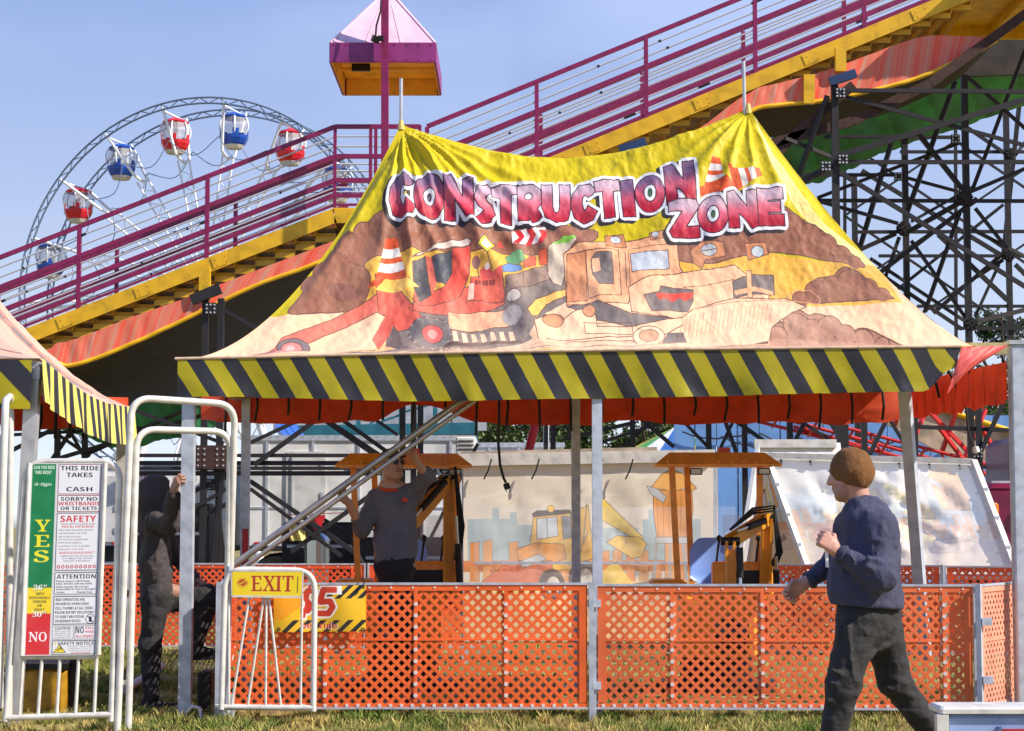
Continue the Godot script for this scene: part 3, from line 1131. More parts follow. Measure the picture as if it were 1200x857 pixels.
func trailer(called: String, label: String, x0: float, x1: float, y0: float, y1: float, d: float, ribs: int, deep := 2.4) -> Node3D:
	var a := at(x0, y1, d)
	var b := at(x1, y0, d)
	var o := thing(called, label, "trailer", Vector3((a.x + b.x) * 0.5, 0, -d - deep * 0.5), "white trailers behind the rides")
	var s := Shape.new()
	var mid := Vector3((a.x + b.x) * 0.5, (a.y + b.y) * 0.5, -d - deep * 0.5)
	s.box(mid, Vector3(b.x - a.x, b.y - a.y, deep))
	obj("body", s, M.trailer, o)
	s = Shape.new()
	s.box(Vector3(mid.x, b.y + 0.04, mid.z), Vector3(b.x - a.x + 0.06, 0.1, deep + 0.06))
	obj("roof_rail", s, M.galv, o)
	s = Shape.new()
	s.box(Vector3(mid.x, a.y - 0.05, mid.z), Vector3(b.x - a.x + 0.04, 0.1, deep + 0.04))
	obj("bottom_rail", s, M.trailer_dark, o)
	for i in ribs:
		var x := lerpf(a.x, b.x, (i + 0.5) / ribs)
		s = Shape.new()
		s.box(Vector3(x, mid.y, -d + 0.012), Vector3(0.05, b.y - a.y - 0.02, 0.025))
		obj("side_post", s, M.galv, o)
	s = Shape.new()
	s.box(Vector3(mid.x, a.y + (b.y - a.y) * 0.36, -d + 0.008), Vector3(b.x - a.x - 0.02, 0.03, 0.016))
	obj("belt_moulding", s, M.galv, o)
	for x in [lerpf(a.x, b.x, 0.14), lerpf(a.x, b.x, 0.26), lerpf(a.x, b.x, 0.85)]:
		s = Shape.new()
		s.lathe(Vector3(x, 0.42, -d - 0.28), Vector3(x, 0.42, -d - 0.02), [[0, 0.05], [0, 0.42], [0.8, 0.42], [1, 0.36], [0.9, 0.2], [1, 0.0]], 16)
		obj("wheel", s, M.rubber, o)
	# doors, vents and marker lamps on the side
	for k in 2:
		var x := lerpf(a.x, b.x, 0.27 + 0.43 * k)
		s = Shape.new()
		s.box(Vector3(x, lerpf(a.y, b.y, 0.47), -d + 0.02), Vector3(0.72, (b.y - a.y) * 0.84, 0.03))
		var door := obj("door", s, paint(222, 222, 224, 0.4, 0.0, "wear", 0.6), o)
		s = Shape.new()
		for e in 3:
			s.box(Vector3(x + 0.3, lerpf(a.y, b.y, 0.2 + 0.28 * e), -d + 0.045), Vector3(0.06, 0.1, 0.02))
		s.bar(Vector3(x - 0.25, lerpf(a.y, b.y, 0.15), -d + 0.05), Vector3(x - 0.25, lerpf(a.y, b.y, 0.85), -d + 0.05), 0.025, 0.025)
		obj("lock_bar", s, M.galv, door)
		s = Shape.new()
		for e in 5:
			s.box(Vector3(lerpf(a.x, b.x, 0.5 + 0.4 * k), lerpf(a.y, b.y, 0.72) + 0.045 * e, -d + 0.025), Vector3(0.4, 0.02, 0.03), Basis(Vector3.RIGHT, 0.5))
		obj("vent", s, M.trailer_dark, o)
	for k in 7:
		s = Shape.new()
		s.cham(Vector3(lerpf(a.x, b.x, 0.06 + 0.145 * k), a.y + 0.05, -d + 0.015), Vector3(0.1, 0.045, 0.03), 0.008)
		obj("marker_lamp", s, M.red_steel, o)
	s = Shape.new()
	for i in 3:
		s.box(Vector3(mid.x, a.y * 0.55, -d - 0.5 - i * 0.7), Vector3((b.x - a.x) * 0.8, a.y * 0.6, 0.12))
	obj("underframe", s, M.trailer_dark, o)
	return o


func far_things() -> void:
	var t := trailer("box_trailer", "long white box trailer behind the bolted frame, lettered in black", 285, 555, 516, 640, 36.0, 5)
	var said := TextMesh.new()
	var serif := SystemFont.new()
	serif.font_names = PackedStringArray(["Droid Serif"])
	serif.font_weight = 700
	said.font = serif
	said.font_size = 24
	said.pixel_size = 0.0125
	said.depth = 0.006
	said.text = "DICKO"
	share("lettering", said, M.strap, t, Transform3D(Basis.IDENTITY, at(524, 549, 35.98)))
	trailer("box_trailer", "white box trailer behind the hooded person with red and yellow lettering", 60, 272, 548, 640, 37.0, 4)
	var s := Shape.new()
	var img := Sheet.new(256, 160, rgb(232, 234, 238))
	img.words("FUN", 90, 40, 34, rgb(214, 44, 40), 120, "Droid Serif")
	img.poly([20, 66, 230, 58, 250, 66, 232, 78, 24, 84], rgb(228, 120, 40))
	img.words("ICE", 80, 115, 44, rgb(220, 40, 60), 110, "Droid Sans")
	img.box(150, 96, 60, 40, rgb(226, 190, 60))
	img.age(0.3, 8, rgb(235, 235, 240))
	var p := at(172, 572, 36.96)
	s.box(p, Vector3(0.9, 0.62, 0.02))
	tag(obj("trailer_sign", s, printed(img.img)), "red and orange lettering board on the white trailer beside the hood", "sign")
	# white gable roofed stall and service boxes
	trailer("box_trailer", "pale trailer end behind the second digger with a grey roof edge", 556, 660, 524, 640, 40.0, 3)
	s = Shape.new()
	p = at(546, 522, 34.0)
	s.cham(p, Vector3(0.34, 0.28, 0.3), 0.02)
	var ac := obj("vent_box", s, M.trailer)
	tag(ac, "small white vent box standing on the long trailer roof", "vent")
	for k in 3:
		s = Shape.new()
		s.box(p + Vector3(0, -0.07 + 0.07 * k, 0.155), Vector3(0.26, 0.02, 0.02))
		obj("louvre", s, M.trailer_dark, ac)
	# things stored in the shade under the trailers
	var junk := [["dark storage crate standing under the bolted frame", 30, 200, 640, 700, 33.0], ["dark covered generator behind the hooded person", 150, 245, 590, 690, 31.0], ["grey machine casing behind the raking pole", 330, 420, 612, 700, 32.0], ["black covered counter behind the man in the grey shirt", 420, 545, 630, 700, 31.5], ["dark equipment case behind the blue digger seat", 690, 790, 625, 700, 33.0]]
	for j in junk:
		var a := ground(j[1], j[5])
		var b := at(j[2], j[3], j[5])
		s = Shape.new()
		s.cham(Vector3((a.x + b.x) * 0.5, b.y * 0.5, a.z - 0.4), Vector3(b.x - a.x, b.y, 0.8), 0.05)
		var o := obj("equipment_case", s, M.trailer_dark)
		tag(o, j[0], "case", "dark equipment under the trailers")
		s = Shape.new()
		s.box(Vector3((a.x + b.x) * 0.5, b.y * 0.72, a.z + 0.015), Vector3((b.x - a.x) * 0.86, 0.05, 0.03))
		obj("strip", s, M.galv, o)
	var tank := thing("silver_tank", "silver upright tank standing under the raking pole", "tank", ground(372, 30))
	s = Shape.new()
	var tp := ground(372, 30)
	s.lathe(tp, tp + Vector3(0, 1.25, 0), [[0, 0], [0, 0.2], [0.9, 0.2], [1, 0.1], [1, 0]], 16)
	obj("shell", s, M.chrome, tank)
	s = Shape.new()
	s.path([tp + Vector3(0, 1.25, 0), tp + Vector3(0.1, 1.45, 0.1), tp + Vector3(0.5, 1.2, 0.2), tp + Vector3(0.9, 0.4, 0.3), tp + Vector3(1.4, 0.05, 0.3)], 0.03, 6)
	obj("hose", s, M.rubber, tank)
	s = Shape.new()
	for k in 3:
		var pp := at(369 + 3 * k, 604, 29.4)
		s.tri(pp + Vector3(-0.09, 0, 0.02 * k), pp + Vector3(0.0, -0.24, 0.02 * k), pp + Vector3(0.09, 0, 0.02 * k))
	s.bar(at(330, 604, 29.4), at(432, 600, 29.4), 0.012, 0.012)
	tag(obj("pennant", s, M.red_steel), "small red pennant on a line between the black frames", "pennant")
	s = Shape.new()
	var rows := []
	for j in 9:
		var line := []
		for i in 9:
			line.append(at(340 + 2.2 * i, 634 - 2.6 * j, 29.0) + Vector3(0, 0, 0.06 * sin(i * 1.3 + j * 0.5)))
		rows.append(line)
	s.sheet(rows)
	tag(obj("rag", s, paint(216, 206, 130, 0.8, 0.0, "cloth", 2.0)), "pale yellow rag hanging from a brace behind the raking pole", "rag")
	# teal steel canopy
	var tc := thing("steel_canopy", "teal steel frame of an open building with grey panels, behind the trailers", "canopy", ground(470, 44))
	var d := 44.0
	bar1("beam", at(330, 506, d), at(560, 502, d), 0.12, 0.26, M.teal, tc)
	for x in [345, 420, 470, 510, 557]:
		bar1("post", ground(x, d), at(x, 440, d), 0.1, 0.1, M.teal, tc)
	for q in [[430, 484, 470, 470], [470, 484, 520, 470], [470, 470, 430, 500], [510, 500, 555, 478], [440, 497, 470, 486]]:
		bar1("brace", at(q[0], q[1], d), at(q[2], q[3], d), 0.05, 0.05, M.teal, tc)
	for k in 6:
		s = Shape.new()
		var a := at(320 + 42 * k, 505, d + 1.0)
		var b := at(360.5 + 42 * k, 420, d + 1.0)
		s.box((a + b) * 0.5, Vector3(absf(b.x - a.x), b.y - a.y, 0.06))
		obj("panel", s, paint(186, 190, 198, 0.5, 0.1, "wear", 0.4), tc)
	# blue fun slide seen between the posts
	s = Shape.new()
	for k in 3:
		s.bar(at(326 + k * 8, 500, 40.5), at(340 + k * 8, 518, 39.4), 0.16, 0.1)
	tag(obj("small_slide", s, paint(60, 112, 208, 0.35)), "small bright blue slide peeping over the long trailer", "slide")
	# striped tent top
	var st := thing("striped_tent", "yellow, green and blue tent top behind the cream banner", "tent", ground(790, 46))
	var apex := at(792, 500, 46)
	var cols := [paint(240, 200, 50, 0.6), paint(60, 110, 180, 0.6), paint(238, 240, 240, 0.6), paint(96, 176, 84, 0.6)]
	for k in 16:
		s = Shape.new()
		var r := 1.25
		var a0 := TAU * k / 16
		var a1 := TAU * (k + 1) / 16
		s.tri(apex, apex + Vector3(cos(a1) * r, -0.62, sin(a1) * r), apex + Vector3(cos(a0) * r, -0.62, sin(a0) * r))
		s.quad(apex + Vector3(cos(a0) * r, -0.62, sin(a0) * r), apex + Vector3(cos(a1) * r, -0.62, sin(a1) * r), apex + Vector3(cos(a1) * r, -0.9, sin(a1) * r), apex + Vector3(cos(a0) * r, -0.9, sin(a0) * r))
		obj("panel", s, cols[(k + 1) % 4], st)
	for k in 4:
		var q := apex + Vector3(cos(k * PI / 2 + 0.4) * 1.2, -0.8, sin(k * PI / 2 + 0.4) * 1.2)
		tube1("pole", Vector3(q.x, 0, q.z), q, 0.04, M.alu, st)
	# red raking mast and grey mast
	tag(tube1("raking_mast", at(612, 560, 33), at(632, 478, 33), 0.075, M.red_steel, null), "red raking mast behind the cream banner", "mast")
	tag(tube1("grey_mast", ground(640, 34), at(640, 470, 34), 0.05, M.galv, null), "slim grey mast beside the red raking one", "mast")
	# blue clad wall
	var bw := thing("blue_wall", "pale blue clad wall with loose cables behind the slanted white banner", "wall", ground(930, 42))
	for k in 17:
		s = Shape.new()
		var x0 := at(790 + 25 * k, 500, 42).x
		var w := at(814 + 25 * k, 500, 42).x - x0
		var top := at(0, 487, 42).y
		s.box(Vector3(x0 + w * 0.5, top * 0.5, -42), Vector3(w, top, 0.08 + 0.03 * (k % 2)))
		obj("panel", s, M.blue_wall, bw)
	for k in 6:
		s = Shape.new()
		var pts := []
		for i in 14:
			var f := i / 13.0
			pts.append(at(lerpf(800 + k * 45, 880 + k * 50, f), 506 + 6 * k % 11 + 16 * f * (1 - f) * 4 * (0.5 + 0.2 * (k % 3)) + 3 * soft.get_noise_2d(i * 0.5, k * 9), 41.85))
		s.path(pts, 0.018, 5)
		obj("cable", s, M.strap, bw)
	# red lattice track coming down behind
	var rt := thing("coaster_track", "red lattice coaster track sloping down behind the right end", "ride", ground(1000, 33))
	for q in [[900, 478, 1160, 545], [900, 486, 1160, 556], [880, 492, 1150, 560], [930, 500, 1160, 566]]:
		tube1("rail", at(q[0], q[1], 33 + (0.6 if q[1] > 485 else 0.0)), at(q[2], q[3], 33 + (0.6 if q[1] > 485 else 0.0)), 0.03, M.red_steel, rt)
	for k in 12:
		var x := 915 + 21 * k
		var y := 481 + (x - 900) * 0.258
		bar1("brace", at(x, y, 33), at(x + (12 if k % 2 else -10), y + 16, 33.6), 0.035, 0.035, M.red_steel, rt)
	for q in [[1085, 478, 1140, 535], [1120, 484, 1104, 530], [1100, 500, 1130, 540], [1072, 512, 1088, 475], [1132, 535, 1155, 480], [1150, 500, 1175, 545], [1056, 478, 1048, 500], [975, 478, 990, 500]]:
		bar1("brace", at(q[0], q[1], 32.8), at(q[2], q[3], 33.2), 0.06, 0.06, M.red_steel, rt)
	var tn := thing("track_panel", "tan panel with yellow edging beside the red coaster track", "panel", ground(1120, 34))
	s = Shape.new()
	var xf := Transform3D(Basis.IDENTITY, Vector3(0, 0, -34.5))
	var poly := PackedVector2Array()
	for q in [[1040, 470], [1100, 480], [1200, 512], [1260, 540], [1260, 580], [1180, 555], [1110, 535], [1040, 498]]:
		var w := at(q[0], q[1], 34.5)
		poly.push_back(Vector2(w.x, w.y))
	s.prism(poly, xf, 0.1)
	obj("board", s, M.tan_panel, tn)
	s = Shape.new()
	s.path([at(1040, 468, 34.4), at(1100, 478, 34.4), at(1200, 510, 34.4), at(1260, 538, 34.4)], 0.05, 6)
	obj("edging", s, M.piping, tn)
	# purple lorry cab
	var cab := thing("lorry_cab", "dark purple lorry cab parked behind the right post", "truck", ground(1200, 27))
	var c0 := at(1150, 566, 27)
	var c1 := at(1290, 690, 27)
	s = Shape.new()
	s.cham(Vector3((c0.x + c1.x) * 0.5, (c0.y + 0.55) * 0.5 + 0.0, -28.0), Vector3(c1.x - c0.x, c0.y - 0.55, 1.9), 0.12)
	obj("body", s, M.purple, cab)
	s = Shape.new()
	s.cham(Vector3(c0.x + 1.2, c0.y + 0.3, -28.1), Vector3(1.4, 0.7, 1.6), 0.1)
	obj("upper_cab", s, M.purple, cab)
	for k in 2:
		s = Shape.new()
		s.cham(at(1163 + 40 * k, 598, 27.0), Vector3(0.17, 0.2, 0.1), 0.03)
		obj("marker_lamp", s, paint(240, 120, 40, 0.3), cab)
		s = Shape.new()
		var wp := ground(1172 + 70 * k, 27.3)
		s.lathe(wp + Vector3(0, 0.45, -0.15), wp + Vector3(0, 0.45, 0.15), [[0, 0.0], [0, 0.4], [0.15, 0.45], [0.85, 0.45], [1, 0.38], [0.9, 0.22], [1, 0.0]], 18)
		obj("wheel", s, M.rubber, cab)
	s = Shape.new()
	s.box(Vector3((c0.x + c1.x) * 0.5, c0.y + 0.012, -27.03), Vector3(c1.x - c0.x - 0.3, 0.03, 0.04))
	obj("trim", s, M.alu, cab)
	# trees
	tree("bushy tree rising behind the cream banner, nearest its middle", 590, 62, 470, 5.0, 5200, 0.1)
	tree("round bright green tree behind the slim grey mast", 690, 66, 455, 5.6, 5200, 0.15)
	tree("yellow-green tree behind the striped tent top", 760, 60, 462, 4.6, 5200, 0.0)
	tree("leafy tree behind the twin braces left of the blue wall", 835, 70, 472, 4.4, 4200, 0.2)
	tree("small light green treetop showing beside the awning's right slope", 895, 74, 366, 3.4, 3600, 0.25)
	tree("low treetop beside the hub above the red fold of cloth", 1075, 76, 392, 4.2, 3600, 0.35)
	tree("dark round tree at the right edge behind the black frames", 1180, 80, 355, 4.4, 5200, 0.85)
	tree("green tree beyond the right post under the tan panel", 1205, 64, 430, 4.4, 4200, 0.0)
	tree("treetop far behind the long trailer and the teal frame", 500, 78, 492, 6.0, 3600, 0.5)


func ferris_wheel() -> void:
	var d := 56.0
	var c := at(244, 344, d)
	var r := 227.0 / FOCAL * d
	var yaw := -0.25
	var face := Basis(Vector3.UP, yaw)
	var o := thing("ferris_wheel", "small Ferris wheel with white spokes behind the stair railings", "ferris wheel", Vector3(c.x, 0, c.z))
	var half := 0.85
	for side in [-1, 1]:
		var s := Shape.new()
		for ring in [0, 1]:
			var pts := []
			for i in 97:
				var a := TAU * i / 96
				pts.append(c + face * Vector3(cos(a) * (r - 0.17 * ring), sin(a) * (r - 0.17 * ring), side * half))
			s.path(pts, 0.03, 5)
		for i in 112:
			var a := TAU * i / 112
			var b := TAU * (i + 1) / 112
			s.tube(c + face * Vector3(cos(a) * (r - (0.17 if i % 2 else 0.0)), sin(a) * (r - (0.17 if i % 2 else 0.0)), side * half), c + face * Vector3(cos(b) * (r - (0.0 if i % 2 else 0.17)), sin(b) * (r - (0.0 if i % 2 else 0.17)), side * half), 0.014, -1, 4, false)
		obj("rim", s, M.wheel_grey, o)
	var step := TAU / 18.0
	var first := deg_to_rad(162.0) - 6 * step
	for k in 18:
		var a := first + step * k
		var s := Shape.new()
		var q := Vector3(cos(a), sin(a), 0)
		var side_dir := Vector3(-sin(a), cos(a), 0)
		for e in [-1, 1]:
			s.tube(c + face * (q * 0.5 + side_dir * 0.13 * e), c + face * (q * (r - 1.5) + side_dir * 0.17 * e), 0.03, -1, 5, false)
		for i in 14:
			var f0 := lerpf(0.6, r - 1.55, i / 14.0)
			var f1 := lerpf(0.6, r - 1.55, (i + 1) / 14.0)
			var e: int = 1 if i % 2 else -1
			s.tube(c + face * (q * f0 + side_dir * 0.15 * e), c + face * (q * f1 - side_dir * 0.15 * e), 0.013, -1, 4, false)
		for side in [-1, 1]:
			s.tube(c + face * (q * (r - 1.6)), c + face * (q * (r - 1.45) + Vector3(0, 0, side * half * 0.55)), 0.045, -1, 5)
			s.tube(c + face * (q * (r - 1.45) + Vector3(0, 0, side * half * 0.55)), c + face * (q * (r - 0.08) + Vector3(0, 0, side * half)), 0.045, -1, 5)
		s.tube(c + face * (q * (r - 0.2) + Vector3(0, 0, -half)), c + face * (q * (r - 0.2) + Vector3(0, 0, half)), 0.03, -1, 5)
		obj("spoke", s, M.wheel_white, o)
		for side in [-1, 1]:
			s = Shape.new()
			var pts := []
			for i in 9:
				var b := a + step * i / 8.0
				pts.append(c + face * Vector3(cos(b) * (r * (0.8 - 0.1 * sin(PI * i / 8.0))), sin(b) * (r * (0.8 - 0.1 * sin(PI * i / 8.0))), side * half))
			s.path(pts, 0.014, 4)
			obj("stay_cable", s, M.wheel_grey, o)
	var s := Shape.new()
	s.tube(c + face * Vector3(0, 0, -1.2), c + face * Vector3(0, 0, 1.2), 0.28, -1, 14)
	obj("hub", s, M.wheel_white, o)
	for side in [-1, 1]:
		for e in [-1, 1]:
			var foot := c + face * Vector3(e * 2.4, 0, side * 1.6)
			foot.y = 0
			tube1("support_leg", foot, c + face * Vector3(0, 0, side * 1.0), 0.12, M.wheel_white, o)
	# gondolas: build two, copy the rest
	var made := {}
	var said := ["lowest blue gondola on the wheel's left rim, partly behind the railing", "red gondola second up the wheel's left rim", "blue gondola below the wheel's upper left rim", "red gondola left of the wheel's top", "blue gondola at the wheel's top right", "red gondola low on the wheel's right rim beside the landing rail", "blue gondola behind the landing railing bars"]
	for i in 7:
		var k := 7 - 1 - i
		var red: bool = i % 2 == 1
		var a := first + step * k
		var pivot := c + face * Vector3(cos(a) * (r - 0.28), sin(a) * (r - 0.28), 0)
		var g: Node3D
		if made.has(red):
			g = made[red].duplicate()
			g.name = numbered("gondola")
			add_child(g)
			g.position = pivot
			g.rotation.y = yaw + 0.2 * sin(i * 2.0)
			g.scale = Vector3(0.82, 0.93, 0.82)
			tag(g, said[i], "gondola", "gondolas of the Ferris wheel")
		else:
			g = thing("gondola", said[i], "gondola", Vector3.ZERO, "gondolas of the Ferris wheel")
			var col: Material = M.gondola_red if red else M.gondola_blue
			var q := Shape.new()
			q.lathe(Vector3(0, -0.17, 0), Vector3(0, 0.04, 0), [[0, 0.44], [0.3, 0.48], [0.6, 0.36], [1, 0.1], [1, 0]], 10)
			obj("roof", q, col, g)
			q = Shape.new()
			q.lathe(Vector3(0, -1.0, 0), Vector3(0, -0.7, 0), [[0, 0.0], [0, 0.36], [0.2, 0.42], [0.7, 0.5], [1, 0.51], [1, 0.47], [0.3, 0.4]], 10)
			for u in 5:
				var b := TAU * u / 5
				q.box(Vector3(cos(b) * 0.48, -0.62, sin(b) * 0.48), Vector3(0.22, 0.2, 0.03), Basis(Vector3.UP, -b + PI / 2))
			obj("tub", q, col, g)
			q = Shape.new()
			q.lathe(Vector3(0, -1.1, 0), Vector3(0, -1.0, 0), [[0, 0.0], [0, 0.3], [1, 0.37], [1, 0]], 10)
			obj("floor_pan", q, M.gondola_floor, g)
			for u in 6:
				var b := TAU * u / 6 + 0.3
				q = Shape.new()
				var pts := []
				for j in 7:
					var f := j / 6.0
					var rad := 0.46 + 0.1 * sin(f * PI)
					pts.append(Vector3(cos(b) * rad, lerpf(-0.66, -0.14, f), sin(b) * rad))
				q.path(pts, 0.03, 5)
				obj("cage_bar", q, M.wheel_white, g)
			q = Shape.new()
			q.lathe(Vector3(0, -0.64, 0), Vector3(0, -0.16, 0), [[0, 0.47], [0.5, 0.53], [1, 0.45]], 10)
			obj("window", q, M.hazy, g)
			tube1("mast", Vector3(0, -0.95, 0), Vector3(0, 0, 0), 0.05, M.wheel_white, g)
			g.scale = Vector3(0.82, 0.93, 0.82)
			made[red] = g
			g.position = pivot
			g.rotation.y = yaw


func canopy_lamp() -> void:
	# pink roofed canopy over the landing, and its mast
	var dn := 26.6
	var dk := 28.7
	var a := at(387, 50, dn)
	var b := at(510, 50, dn)
	var o := thing("roof_canopy", "pink pyramid-roofed canopy with orange inside, hung above the landing on a magenta mast", "canopy", Vector3((a.x + b.x) * 0.5, 0, -(dn + dk) * 0.5))
	var w := b.x - a.x
	var cx := (a.x + b.x) * 0.5
	var zc := -(dn + dk) * 0.5
	var dp := dk - dn
	var y := a.y
	var low := at(450, 73, dn).y
	var apex := Vector3(cx, at(450, -14, 27.6).y, zc)
	var s := Shape.new()
	var k := [Vector3(cx - w / 2, y, -dn), Vector3(cx + w / 2, y, -dn), Vector3(cx + w / 2, y, -dk), Vector3(cx - w / 2, y, -dk)]
	for i in 4:
		s.tri(k[i], k[(i + 1) % 4], apex)
		s.tri(k[(i + 1) % 4] + Vector3(0, -0.02, 0), k[i] + Vector3(0, -0.02, 0), apex + Vector3(0, -0.03, 0))
	obj("roof", s, M.roof_pink, o)
	for i in 4:
		s = Shape.new()
		var p: Vector3 = k[i]
		var q: Vector3 = k[(i + 1) % 4]
		var mid := (p + q) * 0.5
		s.box(Vector3(mid.x, (y + low) * 0.5, mid.z), Vector3(w if i % 2 == 0 else 0.03, y - low, 0.03 if i % 2 == 0 else dp - 0.04))
		obj("fascia", s, M.fascia, o)
		s = Shape.new()
		var inn := Vector3(cx, 0, zc) - Vector3(mid.x, 0, mid.z)
		mid += inn.normalized() * 0.022
		s.box(Vector3(mid.x, (y + low) * 0.5 - 0.004, mid.z), Vector3(w - 0.1 if i % 2 == 0 else 0.012, y - low - 0.006, 0.012 if i % 2 == 0 else dp - 0.12))
		obj("lining", s, M.inside_orange, o)
	s = Shape.new()
	s.box(Vector3(cx, y - 0.02, zc), Vector3(w - 0.08, 0.02, dp - 0.08))
	obj("ceiling", s, M.inside_orange, o)
	s = Shape.new()
	s.box(Vector3(cx, y - 0.12, zc), Vector3(w - 0.1, 0.05, 0.05))
	obj("cross_beam", s, M.inside_orange, o)
	for i in 4:      # hip trims and seams of the roof panels
		var p: Vector3 = k[i]
		s = Shape.new()
		s.bar(p, apex, 0.035, 0.02)
		obj("hip_trim", s, M.roof_pink, o)
		var q: Vector3 = k[(i + 1) % 4]
		s = Shape.new()
		s.bar(p.lerp(q, 0.33) + Vector3(0, 0.004, 0), apex.lerp(p.lerp(q, 0.33), 0.3), 0.012, 0.012)
		s.bar(p.lerp(q, 0.67) + Vector3(0, 0.004, 0), apex.lerp(p.lerp(q, 0.67), 0.3), 0.012, 0.012)
		obj("roof_seam", s, M.roof_pink, o)
	s = Shape.new()
	for e in 9:
		for yy in [low + 0.03, y - 0.03]:
			s.tube(Vector3(cx - w * 0.46 + w * 0.115 * e, yy, -dn + 0.014), Vector3(cx - w * 0.46 + w * 0.115 * e, yy, -dn + 0.024), 0.011, -1, 6)
	s.bar(Vector3(cx - w / 2, low, -dn + 0.018), Vector3(cx + w / 2, low, -dn + 0.018), 0.02, 0.016)
	obj("fascia_bolts", s, M.magenta, o)
	s = Shape.new()
	s.box(at(423, 79, 27.6), Vector3(0.26, 0.1, 0.08))
	obj("fluorescent_fitting", s, M.black_steel, o)
	var mast := thing("mast", "magenta mast in front of the pink canopy carrying a small floodlight", "mast", Vector3(at(451, 0, 26.45).x, 0, -26.45))
	bar1("pole", at(451, 190, 26.45), at(451, -40, 26.45), 0.1, 0.1, M.magenta, mast)
	s = Shape.new()
	s.path([at(447, -10, 26.35), at(446, 12, 26.33), at(441, 30, 26.32), at(440, 42, 26.32)], 0.014, 5)
	obj("cable", s, M.strap, mast)
	s = Shape.new()
	s.box(at(440, 46, 26.3), Vector3(0.1, 0.09, 0.1), Basis.from_euler(Vector3(0.4, 0.3, -0.3)))
	s.box(at(446, 45, 26.35), Vector3(0.08, 0.07, 0.05))
	obj("floodlight", s, M.black_steel, mast)
	# thin white flag poles sticking out of the awning peaks come with the awning


# ---------------------------------------------------------------- the two-peaked awning
var corner_l := Vector3.ZERO
var corner_r := Vector3.ZERO
var peak_l := Vector3.ZERO
var peak_r := Vector3.ZERO

func roof_front(u: float, v: float) -> Vector3:
	var l := corner_l.lerp(peak_l, v)
	l.y = lerpf(corner_l.y, peak_l.y, pow(v, 1.8))
	var r := corner_r.lerp(peak_r, v)
	r.y = lerpf(corner_r.y, peak_r.y, pow(v, 1.3))
	var e := corner_l.lerp(corner_r, u)
	e.y += 0.02 * sin(u * PI)
	var t := peak_l.lerp(peak_r, u)
	t.y -= 1.36 * u * (1.0 - u)
	var across := l.lerp(r, u)
	var along := e.lerp(t, v)
	var flat := corner_l.lerp(corner_r, u).lerp(peak_l.lerp(peak_r, u), v)
	return across + along - flat


func crease(u: float, v: float, p: Vector3) -> float:
	var dl := Vector2(p.x - peak_l.x, peak_l.y - p.y)
	var dr := Vector2(p.x - peak_r.x, peak_r.y - p.y)
	var al := rad_to_deg(atan2(dl.x, maxf(dl.y, 0.001)))
	var ar := rad_to_deg(atan2(dr.x, maxf(dr.y, 0.001)))
	var rl := dl.length()
	var rr := dr.length()
	var h := 0.0
	for f in [[-22.0, 5.0, 0.03, 2.2], [-6.0, 3.5, 0.032, 2.0], [5.0, 3.2, 0.055, 2.2], [14.0, 3.0, 0.035, 2.4], [22.0, 3.0, 0.03, 2.6], [31.0, 4.5, 0.09, 2.5], [39.0, 3.0, 0.045, 2.4], [46.0, 3.0, 0.05, 2.6], [53.0, 3.5, 0.055, 2.7], [61.0, 4.0, 0.04, 2.0], [71.0, 5.0, 0.03, 1.6]]:
		var k: float = absf(al - f[0] - 2.5 * soft.get_noise_2d(rl * 2.0, f[0])) / f[1]
		if k < 4.0:
			h += f[2] * 1.25 * exp(-1.3 * (sqrt(k * k + 0.16) - 0.4)) * smoothstep(0.0, 0.3, rl) * (1.0 - smoothstep(f[3] * 0.5, f[3] * 1.35, rl))
	for f in [[-62.0, 7.0, 0.045, 1.7], [-47.0, 6.0, 0.04, 1.6], [-33.0, 7.0, 0.07, 1.9], [-18.0, 5.0, 0.04, 1.4], [-2.0, 4.0, 0.03, 1.0], [12.0, 5.0, 0.02, 1.2]]:
		var k: float = absf(ar - f[0] - 2.0 * soft.get_noise_2d(rr * 2.0, f[0] + 50)) / f[1]
		if k < 4.0:
			h += f[2] * 1.25 * exp(-1.3 * (sqrt(k * k + 0.16) - 0.4)) * smoothstep(0.0, 0.3, rr) * (1.0 - smoothstep(f[3] * 0.5, f[3] * 1.35, rr))
	# the broad ridge that runs down from each peak pole, the cloth falling away on both sides
	var wl := absf(dl.x - dl.y * 0.1)
	var wr := absf(dr.x + dr.y * 0.16)
	h += 0.12 * exp(-sqrt(wl * wl + 0.004) / 0.5) * smoothstep(0.05, 0.6, dl.y) * (1.0 - smoothstep(0.9, 1.9, dl.y))
	h += 0.12 * exp(-sqrt(wr * wr + 0.004) / 0.6) * smoothstep(0.05, 0.6, dr.y) * (1.0 - smoothstep(0.9, 1.9, dr.y))
	# gathers hanging from the ridge strap
	var mid := smoothstep(0.15, 0.4, u) * (1.0 - smoothstep(0.7, 0.95, u))
	h += 0.016 * soft.get_noise_2d(p.x * 4.5 + v * 2.5, v * 4.0 + 30) * mid * smoothstep(0.6, 1.0, v)
	# crumple everywhere, and long soft waves
	h += 0.010 * soft.get_noise_2d(p.x * 4.2 + 7, p.y * 3.0) + 0.0045 * soft.get_noise_2d(p.x * 13.0, p.y * 11.0) + 0.03 * soft.get_noise_2d(p.x * 0.9 + 3, p.y * 1.3)
	return h * smoothstep(0.0, 0.06, v) * smoothstep(0.0, 0.03, u) * smoothstep(0.0, 0.03, 1.0 - u) * (1.0 - smoothstep(0.985, 1.0, v) * 0.6)


func sighting(p: Vector3) -> Vector2:
	var q := Basis(Vector3.RIGHT, -TILT) * (p - Vector3(0, EYE, 0))
	return Vector2(600.0 + FOCAL * q.x / -q.z, 428.5 - FOCAL * q.y / -q.z)


